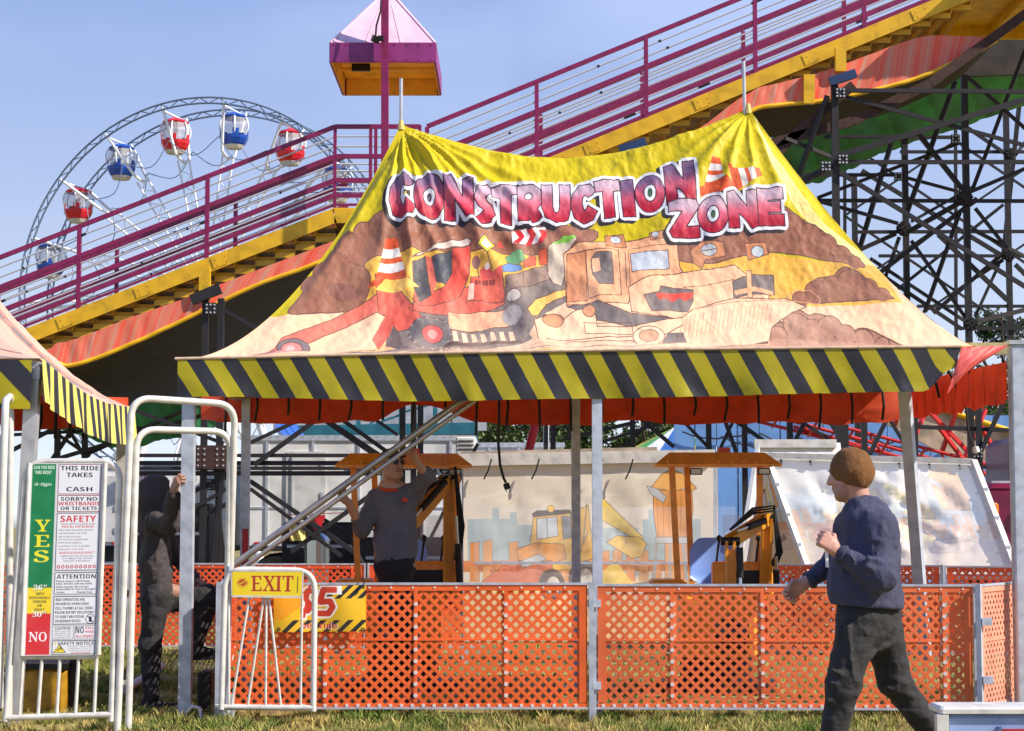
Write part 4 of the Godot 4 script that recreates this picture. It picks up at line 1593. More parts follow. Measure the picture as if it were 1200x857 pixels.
# the artwork was measured as it hangs, so the pattern piece is found from the hung cloth: measured place -> (u, v) of the cloth
func pattern_piece() -> Array:
	var rows := []
	for j in 42:
		var line := PackedVector2Array()
		var u := 0.0
		var v := clampf((420.0 - (110.0 + j * 8.0)) / 290.0, 0.02, 0.98)
		for i in 124:
			var want := Vector2(190.0 + i * 8.0, 110.0 + j * 8.0)
			for k in 5:
				var p := sighting(roof_front(u, v))
				var pu := (sighting(roof_front(u + 0.004, v)) - p) / 0.004
				var pv := (sighting(roof_front(u, maxf(v, 0.006) + 0.004)) - sighting(roof_front(u, maxf(v, 0.006)))) / 0.004
				var det := pu.x * pv.y - pu.y * pv.x
				if absf(det) < 2000.0:
					break
				var e := want - p
				u = clampf(u + (e.x * pv.y - e.y * pv.x) / det, -0.3, 1.3)
				v = clampf(v + (pu.x * e.y - pu.y * e.x) / det, 0.001, 1.25)
			line.push_back(Vector2(u, v))
		rows.append(line)
	return rows


func letter(ch: String, x0: float, y0: float, x1: float, y1: float, w: float, turn: float) -> Array:
	var g := {
		"N": [[0, 1, 0, 0, 1, 1, 1, 0]], "T": [[0, 0.04, 1, 0], [0.52, 0, 0.5, 1]], "I": [[0.5, 0, 0.5, 1]], "Z": [[0, 0, 1, 0, 0, 1, 1, 1]],
		"E": [[1, 0, 0, 0, 0, 1, 1, 1], [0, 0.5, 0.8, 0.5]], "U": [[0, 0, 0, 0.62, 0.12, 0.88, 0.5, 1, 0.88, 0.88, 1, 0.62, 1, 0]],
		"R": [[0, 1, 0, 0, 0.62, 0, 0.92, 0.12, 0.95, 0.38, 0.66, 0.55, 0.1, 0.55], [0.5, 0.55, 1, 1]],
		"S": [[0.98, 0.12, 0.66, 0.0, 0.24, 0.06, 0.12, 0.28, 0.34, 0.45, 0.72, 0.56, 0.9, 0.76, 0.66, 0.96, 0.3, 1.0, 0.02, 0.88]],
		"C": [[0.98, 0.22, 0.72, 0.02, 0.38, 0.04, 0.08, 0.28, 0.0, 0.58, 0.16, 0.88, 0.5, 1.0, 0.8, 0.94, 1.0, 0.74]],
	}
	var c := Vector2(x0 + x1, y0 + y1) * 0.5
	var out := []
	if ch == "O":
		out = [Sheet.oval(c.x, c.y, (x1 - x0) * 0.5, (y1 - y0) * 0.5, 30)]
	else:
		for st in g[ch]:
			var p := PackedVector2Array()
			for i in range(0, st.size(), 2):
				p.push_back(Vector2(lerpf(x0 + w * 0.5, x1 - w * 0.5, st[i]), lerpf(y0 + w * 0.45, y1 - w * 0.45, st[i + 1])))
			for q in Geometry2D.offset_polyline(p, w * 0.5, Geometry2D.JOIN_MITER, Geometry2D.END_SQUARE if ch in "NTIZEU" else Geometry2D.END_BUTT):
				if not Geometry2D.is_polygon_clockwise(q):
					out.append(q)
	for i in out.size():
		var q: PackedVector2Array = out[i]
		for j in q.size():
			q[j] = (q[j] - c).rotated(turn) + c
		out[i] = q
	return out


func roof_print() -> Image:
	var W := 1792
	var H := 896
	var s := Sheet.new(W, H, rgb(200, 182, 18))
	var table := pattern_piece()
	s.bend = func(p: Vector2) -> Vector2:
		var x := clampf((p.x - 190.0) / 8.0, 0, 122.99)
		var y := clampf((p.y - 110.0) / 8.0, 0, 40.99)
		var i := int(x)
		var j := int(y)
		var a: Vector2 = (table[j][i] as Vector2).lerp(table[j][i + 1], x - i)
		var b: Vector2 = (table[j + 1][i] as Vector2).lerp(table[j + 1][i + 1], x - i)
		var q := a.lerp(b, y - j)
		return Vector2(q.x * W, (1.0 - q.y) * H)
	var ink := rgb(96, 66, 58)
	var pale := rgb(244, 200, 160)
	var brown := rgb(146, 96, 76)
	var gold := rgb(232, 176, 70)
	# paler yellow on the right slope: sunlight on the cloth painted into the print
	s.poly([880, 120, 905, 190, 960, 262, 1060, 330, 1200, 410, 1000, 320, 930, 250, 900, 200], rgb(240, 224, 140))
	# desert
	s.poly([190, 440, 190, 366, 337, 372, 420, 352, 640, 350, 800, 340, 1040, 320, 1210, 430, 1210, 450], pale)
	s.poly([400, 372, 440, 292, 560, 296, 800, 296, 1030, 312, 1058, 356, 900, 360, 640, 352], gold)
	# hills
	s.blob([330, 374, 352, 350, 362, 330, 374, 312, 392, 300, 392, 290, 404, 276, 420, 284, 430, 268, 452, 258, 478, 262, 560, 276, 700, 272, 700, 296, 640, 306, 560, 308, 470, 304, 440, 309, 424, 316, 436, 330, 432, 352, 420, 366, 380, 368], brown, ink, 1.2)
	s.line([362, 330, 372, 322, 384, 326, 392, 318, 408, 312, 424, 318], 1.1, ink)
	s.line([392, 300, 404, 292, 416, 298, 426, 290, 440, 288], 1.1, ink)
	s.blob([378, 340, 400, 334, 420, 340, 425, 352, 396, 358], rgb(128, 82, 70))
	s.blob([450, 290, 520, 282, 600, 290, 640, 300, 560, 306, 470, 302], rgb(142, 90, 68))
	s.blob([780, 312, 790, 262, 860, 250, 917, 250, 930, 258, 945, 266, 962, 273, 982, 290, 1007, 304, 1018, 317, 987, 309, 940, 303, 900, 301, 860, 310, 830, 318], brown, ink, 1.2)
	s.line([940, 268, 936, 290, 930, 300], 1.0, ink)
	s.blob([860, 292, 900, 284, 950, 290, 990, 304, 940, 302, 900, 300, 862, 306], rgb(144, 92, 70))
	s.blob([928, 354, 934, 346, 946, 344, 953, 328, 966, 324, 976, 326, 982, 317, 993, 313, 1002, 320, 1013, 324, 1018, 333, 1030, 338, 1040, 346, 1053, 354, 1000, 352, 962, 356], brown, ink, 1.2)
	s.line([950, 345, 966, 340, 980, 343, 1000, 338], 1.6, rgb(110, 70, 60))
	s.blob([896, 408, 902, 384, 912, 378, 926, 381, 928, 362, 940, 364, 947, 371, 956, 367, 968, 370, 984, 378, 997, 390, 1008, 384, 1022, 386, 1038, 396, 1072, 409], rgb(166, 120, 100), ink, 1.3)
	s.line([947, 371, 944, 384], 1.0, ink)
	s.line([997, 390, 994, 400], 1.0, ink)
	s.blob([912, 405, 940, 396, 980, 402, 1030, 406, 1060, 409], rgb(168, 122, 98))
	# their lumpy crests
	for row in [[[366, 336, 13], [380, 320, 13], [396, 306, 12], [410, 292, 12], [428, 280, 13], [448, 272, 14]], [[908, 262, 13], [928, 270, 13], [948, 279, 13], [968, 289, 12], [986, 299, 10], [1002, 308, 7]], [[938, 350, 9], [956, 340, 12], [976, 334, 12], [996, 330, 15], [1016, 338, 12], [1034, 346, 8]], [[910, 394, 12], [932, 380, 14], [952, 388, 14], [972, 382, 13], [990, 392, 12], [1012, 396, 11], [1034, 402, 8]]]:
		var shade := brown if row[0][0] != 910 else rgb(168, 122, 102)
		for q in row:
			s.disc(q[0], q[1], q[2], q[2] * 0.86, shade, ink, 1.1)
		for q in row:
			s.disc(q[0] + 1.0, q[1] + 2.5, q[2], q[2] * 0.86, shade)
	s.poly([902, 409, 906, 398, 1030, 402, 1066, 409], rgb(180, 136, 114))
	# road
	s.poly([440, 418, 446, 396, 462, 374, 486, 362, 560, 352, 640, 336, 664, 330, 672, 356, 640, 372, 620, 398, 640, 424, 520, 424], rgb(122, 112, 108))
	s.poly([440, 414, 444, 396, 458, 376, 470, 369, 462, 384, 456, 402, 474, 415, 520, 420, 460, 421], rgb(244, 190, 130))
	s.poly([452, 408, 454, 392, 466, 376, 480, 370, 468, 392, 472, 408, 500, 418, 480, 418], rgb(92, 84, 84))
	s.poly([618, 372, 628, 356, 662, 345, 668, 350, 640, 362, 630, 378, 624, 380], rgb(246, 186, 100), ink, 0.9)
	for i in 9:
		s.poly([510 + i * 11, 403, 516 + i * 11, 402, 513 + i * 11, 393, 508 + i * 11, 393], rgb(250, 206, 170))
		s.poly([516 + i * 11, 418, 522 + i * 11, 418, 520 + i * 11, 409, 515 + i * 11, 409], rgb(248, 200, 164))
	s.poly([508, 404, 612, 402, 612, 406, 508, 408], rgb(86, 70, 66))
	# red excavator arm reaching in from the left
	s.poly([316, 420, 330, 398, 372, 382, 420, 362, 450, 348, 462, 352, 460, 366, 420, 378, 380, 394, 352, 408, 340, 420], rgb(228, 108, 90), ink, 1.0)
	s.disc(344, 410, 19, 11, rgb(118, 110, 112), ink, 1.0)
	s.disc(342, 411, 12, 7.5, rgb(236, 136, 128), ink, 0.8)
	s.disc(340, 411, 6, 4, rgb(246, 186, 176))
	# big red machine: arms, cab, engine box
	s.poly([440, 330, 462, 338, 470, 350, 490, 372, 500, 388, 466, 392, 456, 376, 444, 372], rgb(222, 92, 76), ink, 1.0)
	s.poly([436, 400, 448, 380, 462, 360, 468, 352, 474, 356, 466, 376, 456, 396, 444, 412], rgb(212, 84, 70))
	s.poly([484, 372, 486, 352, 510, 348, 590, 338, 592, 362, 560, 372, 524, 376], rgb(224, 96, 80), ink, 1.0)
	s.poly([483, 316, 500, 306, 550, 300, 553, 296, 548, 292, 520, 296, 492, 308], rgb(226, 206, 190), ink, 1.0)
	s.poly([530, 304, 552, 300, 550, 332, 540, 352, 524, 362, 490, 366, 484, 360, 500, 350, 520, 346, 528, 330], rgb(226, 84, 68), ink, 1.0)
	s.poly([484, 320, 499, 310, 503, 340, 506, 352, 492, 362, 485, 346], rgb(66, 66, 74), ink, 1.0)
	s.poly([506, 312, 530, 305, 530, 328, 522, 342, 512, 338], rgb(78, 82, 90), ink, 0.9)
	s.poly([499, 310, 506, 312, 512, 340, 506, 352], rgb(230, 110, 92))
	s.poly([552, 334, 588, 330, 592, 352, 590, 360, 548, 358], rgb(222, 88, 70), ink, 1.0)
	s.poly([550, 340, 556, 340, 555, 356, 548, 357], rgb(246, 200, 180))
	for i in 6:
		s.box(557 + i * 4, 337, 3, 5, rgb(120, 50, 46))
	s.poly([525, 372, 594, 368, 596, 388, 526, 392], rgb(246, 176, 138), ink, 0.8)
	s.disc(534, 374, 5, 2, rgb(200, 140, 110))
	s.disc(504, 395, 25, 16, rgb(112, 106, 106), ink, 1.0)
	for i in 14:
		var a := TAU * i / 14
		s.poly([504 + 24 * cos(a), 395 + 15 * sin(a), 504 + 27 * cos(a + 0.1), 395 + 17.5 * sin(a + 0.1), 504 + 24 * cos(a + 0.22), 395 + 15 * sin(a + 0.22)], rgb(150, 146, 144))
	s.disc(507, 396, 12, 8.5, rgb(216, 96, 92), ink, 0.8)
	s.disc(507, 396, 6, 4.4, rgb(240, 150, 144))
	s.disc(600, 376, 11, 10, rgb(172, 166, 164), rgb(140, 134, 132), 0.8)
	s.disc(602, 356, 8, 6, rgb(200, 192, 184), ink, 0.8)
	# cone by the machine
	var cone := func(cx: float, base: float, tall: float, turn: float) -> void:
		for part in [[0.0, 0.3, rgb(216, 86, 46)], [0.3, 0.5, rgb(232, 226, 220)], [0.5, 0.62, rgb(222, 92, 50)], [0.62, 0.8, rgb(236, 232, 226)], [0.8, 1.0, rgb(216, 84, 44)]]:
			var q := []
			for e in [[-1, part[0]], [1, part[0]], [1, part[1]], [-1, part[1]]]:
				var w: float = (0.12 + 0.25 * (1.0 - e[1])) * tall
				var p := Vector2(e[0] * w, -e[1] * tall).rotated(turn)
				q.append(cx + p.x); q.append(base + p.y)
			s.poly(q, part[2])
		var flat := []
		for e in [[-0.52, 0.0], [0.52, 0.0], [0.4, -0.12], [-0.4, -0.12]]:
			var p := Vector2(e[0] * tall, e[1] * tall).rotated(turn)
			flat.append(cx + p.x); flat.append(base + p.y)
		s.poly(flat, rgb(206, 80, 44))
	cone.call(459, 344, 54, 0.0)
	s.poly([440, 348, 452, 334, 478, 338, 492, 344, 470, 350], rgb(246, 196, 90))
	# load of signs and toys
	s.poly([592, 336, 642, 318, 644, 336, 594, 352], rgb(140, 116, 104), ink, 0.9)
	s.line([613, 330, 614, 347], 0.8, ink)
	s.poly([560, 302, 568, 290, 580, 298, 572, 312], rgb(224, 214, 70), ink, 0.8)
	s.poly([564, 302, 569, 294, 576, 299, 571, 307], rgb(222, 228, 230))
	s.line([571, 312, 577, 328], 1.2, ink)
	s.poly([582, 298, 586, 290, 590, 300], rgb(222, 70, 60))
	s.poly([592, 312, 602, 304, 612, 302, 616, 314, 606, 320, 594, 318], rgb(94, 152, 104), ink, 0.7)
	s.poly([588, 326, 596, 318, 610, 320, 612, 326, 590, 332], rgb(92, 132, 192), ink, 0.7)
	s.poly([613, 316, 622, 306, 628, 308, 628, 320, 614, 324], rgb(224, 84, 62), ink, 0.7)
	s.poly([631, 302, 641, 302, 641, 318, 632, 318], rgb(226, 84, 50), ink, 0.7)
	s.poly([562, 326, 570, 322, 578, 330, 588, 324, 588, 334, 564, 336], rgb(226, 80, 76))
	s.disc(571, 324, 3, 3, rgb(240, 226, 220))
	s.disc(558, 318, 5, 6, rgb(140, 96, 88))
	s.line([559, 322, 562, 334], 1.4, ink)
	s.poly([599, 280, 640, 276, 638, 294, 600, 297], rgb(238, 236, 232), ink, 0.9)
	for i in 3:
		s.poly([603 + i * 14, 280, 610 + i * 14, 279.5, 615 + i * 13, 286, 608 + i * 14, 296, 601 + i * 14, 296, 608 + i * 13, 287], rgb(214, 46, 52))
	s.line([624, 295, 628, 306], 1.3, ink)
	s.poly([642, 300, 650, 292, 668, 290, 672, 286, 676, 292, 668, 300, 664, 324, 658, 342, 648, 340, 642, 330], rgb(198, 182, 164), ink, 0.9)
	s.poly([646, 296, 660, 288, 676, 288, 668, 294], rgb(126, 188, 72))
	# tan machine: cab, engine, blade
	var tan_l := rgb(236, 172, 128)
	var tan_d := rgb(206, 136, 96)
	var slate := rgb(112, 104, 104)
	s.poly([660, 306, 676, 296, 708, 294, 760, 288, 792, 290, 796, 320, 800, 326, 764, 332, 740, 344, 736, 362, 664, 364], tan_l, ink, 1.1)
	s.poly([664, 306, 686, 304, 688, 358, 664, 360], tan_d, ink, 0.9)
	s.poly([692, 312, 698, 306, 716, 306, 718, 322, 719, 340, 702, 342, 694, 330], slate, ink, 0.8)
	s.poly([693, 311, 702, 311, 704, 325, 695, 326], rgb(246, 190, 150))
	s.poly([738, 306, 782, 303, 784, 322, 740, 330], rgb(182, 192, 204), ink, 0.9)
	s.line([686, 304, 690, 356, 728, 352, 724, 302, 686, 304], 0.9, ink)
	s.poly([708, 286, 730, 284, 734, 298, 710, 300], tan_d, ink, 0.9)
	s.disc(721, 290, 6, 4, rgb(196, 204, 210), ink, 0.8)
	s.poly([760, 284, 776, 282, 780, 290, 762, 292], tan_d, ink, 0.9)
	s.disc(767, 286, 4, 3, rgb(190, 200, 206), ink, 0.7)
	s.poly([808, 302, 822, 292, 846, 294, 850, 308, 826, 312, 822, 322, 812, 316], tan_d, ink, 0.9)
	s.disc(830, 302, 9, 6, rgb(184, 192, 198), ink, 0.9)
	s.line([822, 303, 839, 301], 1.0, ink)
	s.poly([872, 294, 896, 292, 900, 304, 876, 312], tan_d, ink, 0.9)
	s.disc(887, 302, 7, 5.5, rgb(190, 200, 206), ink, 0.9)
	s.poly([736, 344, 764, 332, 800, 326, 860, 318, 880, 330, 905, 338, 900, 352, 860, 356, 812, 366, 806, 380, 740, 372], rgb(244, 192, 152), ink, 1.0)
	s.poly([754, 352, 772, 348, 774, 342, 812, 344, 812, 356, 806, 370, 764, 370], slate, ink, 0.9)
	s.poly([768, 350, 812, 347, 810, 354, 802, 358, 796, 354, 788, 359, 780, 355, 772, 358], rgb(226, 70, 58))
	s.poly([858, 334, 880, 326, 906, 326, 908, 346, 884, 346, 860, 352], slate, ink, 0.9)
	s.poly([874, 322, 880, 322, 882, 350, 876, 351], tan_l, ink, 0.7)
	s.poly([860, 344, 884, 338, 906, 342, 906, 346, 884, 343, 862, 349], tan_l)
	s.poly([664, 366, 700, 360, 740, 374, 792, 379, 738, 388, 700, 380], slate, ink, 1.0)
	s.poly([626, 384, 640, 374, 660, 380, 676, 370, 690, 366, 698, 374, 700, 388, 740, 388, 800, 376, 812, 366, 860, 352, 920, 350, 945, 360, 930, 366, 905, 384, 900, 406, 830, 418, 640, 420, 632, 410], rgb(246, 200, 162), ink, 1.0)
	s.disc(648, 381, 12, 7.5, rgb(214, 146, 106), ink, 0.9)
	s.disc(690, 370, 7, 6, rgb(214, 148, 110), ink, 0.9)
	s.line([684, 384, 740, 384, 742, 396, 686, 396, 684, 384], 0.9, ink)
	s.line([640, 404, 700, 400, 780, 396, 800, 384], 0.9, ink)
	s.poly([634, 420, 640, 410, 668, 404, 740, 402, 760, 408, 768, 420], rgb(240, 190, 156), ink, 0.9)
	s.disc(760, 398, 18, 10, rgb(248, 208, 172), ink, 0.9)
	s.disc(760, 397, 11, 5.5, rgb(220, 160, 120), ink, 0.7)
	s.poly([772, 412, 782, 394, 800, 392, 808, 408, 800, 416, 780, 416], slate)
	for i in 22:
		s.line([800 + i * 5, 372 - i * 0.8, 796 + i * 5, 400 - i * 0.9], 0.55, rgb(190, 130, 96))
	s.line([812, 366, 860, 356, 905, 352, 960, 356, 962, 350, 950, 340, 932, 340, 922, 350], 1.2, rgb(206, 146, 112))
	s.line([800, 342, 830, 338, 860, 332], 0.7, ink)
	s.line([820, 372, 838, 388, 852, 404], 0.7, rgb(206, 150, 118))
	s.line([740, 300, 790, 296], 0.7, ink)
	s.line([732, 304, 734, 344], 0.9, ink)
	s.line([736, 304, 738, 344], 0.7, ink)
	# cones up by the lettering
	cone.call(836, 238, 38, 0.05)
	cone.call(856, 226, 36, 1.25)
	s.poly([812, 238, 830, 226, 850, 222, 866, 234, 850, 244, 826, 244], rgb(214, 84, 40))
	# the name
	var name_at := [["C", 457, 221, 488, 270], ["O", 486, 221, 521, 270], ["N", 521, 222, 555, 270], ["S", 555, 228, 581, 275], ["T", 577, 228, 608, 273], ["R", 607, 228, 635, 275], ["U", 635, 226, 668, 272], ["C", 669, 226, 700, 269], ["T", 698, 221, 727, 265], ["I", 728, 220, 743, 263], ["O", 744, 215, 778, 258], ["N", 779, 203, 813, 250],
		["Z", 784, 249, 818, 288], ["O", 817, 243, 852, 284], ["N", 852, 238, 887, 277], ["E", 887, 233, 917, 273]]
	var cut := []
	for i in name_at.size():
		var n: Array = name_at[i]
		cut.append(letter(n[0], n[1], n[2], n[3], n[4], 12.0 if n[0] != "I" else 14.0, -0.03 if i < 8 else (-0.09 if i < 12 else -0.08)))
	for pass_k in 2:
		for polys in cut:
			for q in polys:
				for e in Geometry2D.offset_polygon(q, 4.6 if pass_k else 5.0, Geometry2D.JOIN_ROUND):
					if pass_k == 0:
						for i in e.size():
							e[i] += Vector2(-4.0, 3.4)
					s.fill([e], rgb(226, 228, 236) if pass_k else rgb(44, 40, 44))
	for ci in cut.size():
		var polys: Array = cut[ci]
		for q in polys:
			for e in Geometry2D.offset_polygon(q, 1.1, Geometry2D.JOIN_MITER):
				s.fill([e], rgb(46, 30, 40))
		var top: float = name_at[ci][2]
		var deep: float = name_at[ci][4] - top
		var dusk := 1.0 if ci < 3 or (ci > 8 and ci < 12) else 0.25
		for b in 16:
			var f := b / 15.0
			var col := rgb(222, 196, 208).lerp(rgb(120, 92, 130), dusk).lerp(rgb(206, 90, 112), smoothstep(0.1, 0.55, f)).lerp(rgb(168, 26, 48), smoothstep(0.5, 0.95, f))
			var y0 := top + deep * (b / 16.0) - 3.0 * float(b == 0)
			var y1 := top + deep * ((b + 1) / 16.0) + 0.3 + 3.0 * float(b == 15)
			var slab := PackedVector2Array([Vector2(400, y0), Vector2(960, y0), Vector2(960, y1), Vector2(400, y1)])
			for q in polys:
				var got := Geometry2D.intersect_polygons(q, slab)
				if got:
					s.fill(got, col)
		if name_at[ci][0] == "O":
			var cx: float = (name_at[ci][1] + name_at[ci][3]) * 0.5
			var cy: float = (name_at[ci][2] + name_at[ci][4]) * 0.5
			s.disc(cx, cy, 6.5, 9.0, rgb(224, 226, 234), rgb(46, 30, 40), 1.2)
			s.disc(cx, cy + 0.5, 3.0, 5.0, rgb(70, 64, 84) if ci < 3 else rgb(60, 96, 70))
		if name_at[ci][0] == "R":
			s.disc(619, 241, 4.0, 4.5, rgb(226, 228, 236), rgb(46, 30, 40), 1.1)
	s.age(0.34, 31, rgb(246, 218, 190), 0.6, 0.7)
	return s.img


func stripes_print(w: int, h: int, period: float, slant: float, phase := 0.0, yellow := Color(0.66, 0.61, 0.0)) -> Image:
	var s := Sheet.new(w, h, yellow)
	var i := -2
	while i * period < w + slant:
		var x := i * period + phase
		s.poly([x, 0, x + period * 0.49, 0, x + period * 0.49 + slant, h, x + slant, h], rgb(36, 36, 44))
		i += 1
	s.age(0.05, 12, rgb(188, 182, 150))
	return s.img


# sharp little creases all over the vinyl
func crease_tex() -> NoiseTexture2D:
	var fn := FastNoiseLite.new()
	fn.seed = 71
	fn.noise_type = FastNoiseLite.TYPE_SIMPLEX_SMOOTH
	fn.frequency = 0.007
	fn.fractal_type = FastNoiseLite.FRACTAL_RIDGED
	fn.fractal_octaves = 3
	fn.domain_warp_enabled = true
	fn.domain_warp_amplitude = 50.0
	fn.domain_warp_frequency = 0.006
	var nt := NoiseTexture2D.new()
	nt.width = 1024
	nt.height = 512
	nt.noise = fn
	nt.as_normal_map = true
	nt.bump_strength = 9.0
	return nt


func awning() -> void:
	corner_l = at(209, 421, 14.0)
	corner_r = at(1144, 406, 14.0)
	peak_l = at(470, 145, 15.4)
	peak_r = at(877, 126, 15.4)
	var back := 16.8
	var o := thing("awning", "two-peaked yellow CONSTRUCTION ZONE awning with a black and yellow striped valance", "awning", Vector3((corner_l.x + corner_r.x) * 0.5, 0, -15.4))
	var weave := crease_tex()
	var cloth := printed(roof_print(), 0.5)
	cloth.metallic_specular = 0.35
	cloth.albedo_color = Color(1.0, 0.99, 0.98)
	cloth.backlight_enabled = true
	cloth.backlight = Color(0.36, 0.34, 0.26)
	var rows := []
	var uvs := []
	var nu := 520
	var nv := 220
	for j in nv + 1:
		var line := []
		var uvl := []
		for i in nu + 1:
			var u := float(i) / nu
			var v := float(j) / nv
			var p := roof_front(u, v)
			line.append(p + Vector3(0, 0.62, 0.78) * crease(u, v, p))
			uvl.append(Vector2(u, 1.0 - v))
		rows.append(line)
		uvs.append(uvl)
	cloth.normal_enabled = true
	cloth.normal_texture = weave
	cloth.normal_scale = 0.28
	var s := Shape.new()
	s.sheet(rows, uvs)
	obj("canopy_front", s, cloth, o)
	# the other three slopes: plain cloth
	var plain := paint(226, 206, 120, 0.5, 0.0, "cloth", 0.6)
	plain.backlight_enabled = true
	plain.backlight = Color(0.36, 0.34, 0.26)
	var bl := Vector3(corner_l.x, corner_l.y, -back)
	var br := Vector3(corner_r.x, corner_r.y, -back)
	for q in [[br, bl, peak_r, peak_l], [bl, corner_l, peak_l, peak_l], [corner_r, br, peak_r, peak_r]]:
		s = Shape.new()
		rows = []
		for j in 25:
			var line := []
			for i in 41:
				var u := i / 40.0
				var v := j / 24.0
				var lo: Vector3 = (q[0] as Vector3).lerp(q[1], u)
				var hi: Vector3 = (q[2] as Vector3).lerp(q[3], u)
				hi.y -= 1.36 * u * (1 - u) if q[2] != q[3] else 0.0
				var p := lo.lerp(hi, v)
				var le: float = 1.3 if q[0].x > 0 and q[2] == peak_r else 1.8
				var re: float = 1.8 if q[3] == peak_l else 1.3
				p.y = lerpf(lo.y, hi.y, pow(v, lerpf(le, re, u)))
				line.append(p + Vector3(0, 0.01 * soft.get_noise_2d(u * 9, v * 7) * sin(u * PI), 0))
			rows.append(line)
		s.sheet(rows)
		obj("canopy_back" if q[2] != q[3] else "canopy_end", s, plain, o)
	# front valance, hanging from the eave, its right end flipped over
	var vm := printed(stripes_print(2048, 128, 90.0, 66.0, 20.0), 0.5)
	vm.backlight_enabled = true
	vm.backlight = Color(0.12, 0.12, 0.05)
	rows = []
	for j in 9:
		var line := []
		for i in 161:
			var u := i / 160.0
			var v := j / 8.0
			var p := corner_l.lerp(at(1126, 406, 14.0), u)
			var deep := 0.275 + 0.07 * smoothstep(0.0, 0.35, u) - 0.02 * smoothstep(0.6, 0.9, u)
			deep -= 0.16 * smoothstep(0.955, 1.0, u)
			p.y += -deep * (1 - v) + 0.012 * sin(u * PI) + 0.004 * soft.get_noise_2d(u * 30, 3)
			p.z += 0.02 + (0.022 * sin(u * 34.0 + 1.5 * sin(u * 9)) + 0.02 * soft.get_noise_2d(u * 22, v)) * (1 - v) + 0.012
			p.x += 0.03 * (1 - v) * smoothstep(0.9, 1.0, u) * -2.0
			line.append(p)
		rows.append(line)
	s = Shape.new()
	s.sheet(rows)
	obj("front_valance", s, vm, o)
	# stitched hem band along the eave
	s = Shape.new()
	s.path([corner_l + Vector3(-0.02, 0, 0.03), corner_l.lerp(corner_r, 0.3) + Vector3(0, 0.012, 0.035), corner_l.lerp(corner_r, 0.6) + Vector3(0, 0.012, 0.035), at(1126, 406, 13.97)], 0.012, 6)
	obj("eave_hem", s, paint(216, 186, 160, 0.6, 0.0, "cloth", 2.0), o)
	# folded-over flap showing its red lining
	s = Shape.new()
	rows = []
	for j in 9:
		var v := j / 8.0
		var line := []
		for i in 13:
			var u := i / 12.0
			var top := at(1128, 406, 13.97).lerp(at(1182, 405, 14.1), u)
			var low := at(1110, 462, 13.94).lerp(at(1130, 438, 14.0), u)
			line.append(low.lerp(top, v) + Vector3(0, 0, 0.05 * sin(u * PI) * sin(v * PI) + 0.02 * soft.get_noise_2d(u * 6, v * 6)))
		rows.append(line)
	s.sheet(rows)
	obj("folded_flap", s, paint(226, 92, 88, 0.55, 0.0, "cloth", 1.0), o)
	# red lining of the valances at the back and right end, with black ties
	var vals := [[at(236, 452, back), at(1062, 452, back), 0.32], [at(1068, 448, 16.6), at(1180, 424, 14.5), 0.31]]
	for q in vals:
		rows = []
		for j in 8:
			var line := []
			for i in 121:
				var u := i / 120.0
				var v := j / 7.0
				var p: Vector3 = (q[0] as Vector3).lerp(q[1], u)
				var deep: float = q[2] * (1.0 + 0.16 * soft.get_noise_2d(u * 7, 2) - (0.5 * smoothstep(0.24, 0.3, u) * (1.0 - smoothstep(0.3, 0.4, u)) if q[2] > 0.315 and q[0].x < 0 else 0.0))
				p += Vector3(0, -deep * (1 - v), 0.05 * soft.get_noise_2d(u * 16, v * 2) * (1 - v) + 0.02 * sin(u * 60))
				line.append(p)
			rows.append(line)
		s = Shape.new()
		s.sheet(rows)
		obj("valance_lining", s, M.red_cloth, o)
	for k in 22:
		var u := (k + 0.5) / 22.0
		var p := at(lerpf(246, 1052, u), 456, back - 0.12)
		s = Shape.new()
		s.path([p + Vector3(0, 0.04, 0), p + Vector3(0.01, -0.15, 0.03), p + Vector3(rng.randf_range(-0.015, 0.015), -rng.randf_range(0.22, 0.4), 0.02)], 0.012, 5)
		obj("tie_strap", s, M.strap, o)
	for k in 5:
		var p := at(1082 + 22 * k, 432 - 3 * k, 15.9 - 0.3 * k)
		s = Shape.new()
		s.path([p + Vector3(0, 0.1, 0), p + Vector3(0.03, -0.02, 0.05), p + Vector3(0.1, -0.14, 0.04), p + Vector3(0.12, -0.24, 0.03)], 0.013, 5)
		obj("tie_strap", s, M.strap, o)
	# frame under the cloth
	var posts := [[Vector3(corner_l.x + 0.07, 0, -14.06), 0.088, 2.5], [at(700, 614, 14.05), 0.072, 2.52], [at(287, 614, 16.8), 0.072, 2.45], [at(675, 614, 16.7), 0.075, 2.45]]
	for q in posts:
		var foot := Vector3(q[0].x, 0, q[0].z)
		s = Shape.new()
		s.box(foot + Vector3(0, q[2] * 0.5, 0), Vector3(q[1], q[2], q[1]))
		var po := obj("post", s, M.galv, o)
		s = Shape.new()
		s.box(foot + Vector3(0, 0.006, 0), Vector3(0.2, 0.012, 0.2))
		obj("foot_plate", s, M.galv, po)
	s = Shape.new()
	s.bar(at(1079, 690, 15.6) - Vector3(-0.03, 0.55, 0), at(1060, 455, 15.2), 0.085, 0.085)
	obj("leaning_post", s, M.galv, o)
	s = Shape.new()
	s.box(at(287, 642, 16.75), Vector3(0.05, 0.32, 0.006))
	obj("warning_sticker", s, paint(196, 44, 48, 0.5), o)
	bar1("eave_beam", Vector3(corner_l.x + 0.05, corner_l.y - 0.09, -14.06), Vector3(corner_r.x - 0.2, corner_r.y - 0.09, -14.06), 0.06, 0.08, M.alu, o)
	bar1("eave_beam", at(236, 448, back + 0.08), at(1062, 448, back + 0.08), 0.06, 0.06, M.alu, o)
	bar1("eave_beam", Vector3(corner_l.x + 0.05, corner_l.y - 0.1, -14.1), Vector3(corner_l.x + 0.05, corner_l.y - 0.1, -back), 0.06, 0.06, M.alu, o)
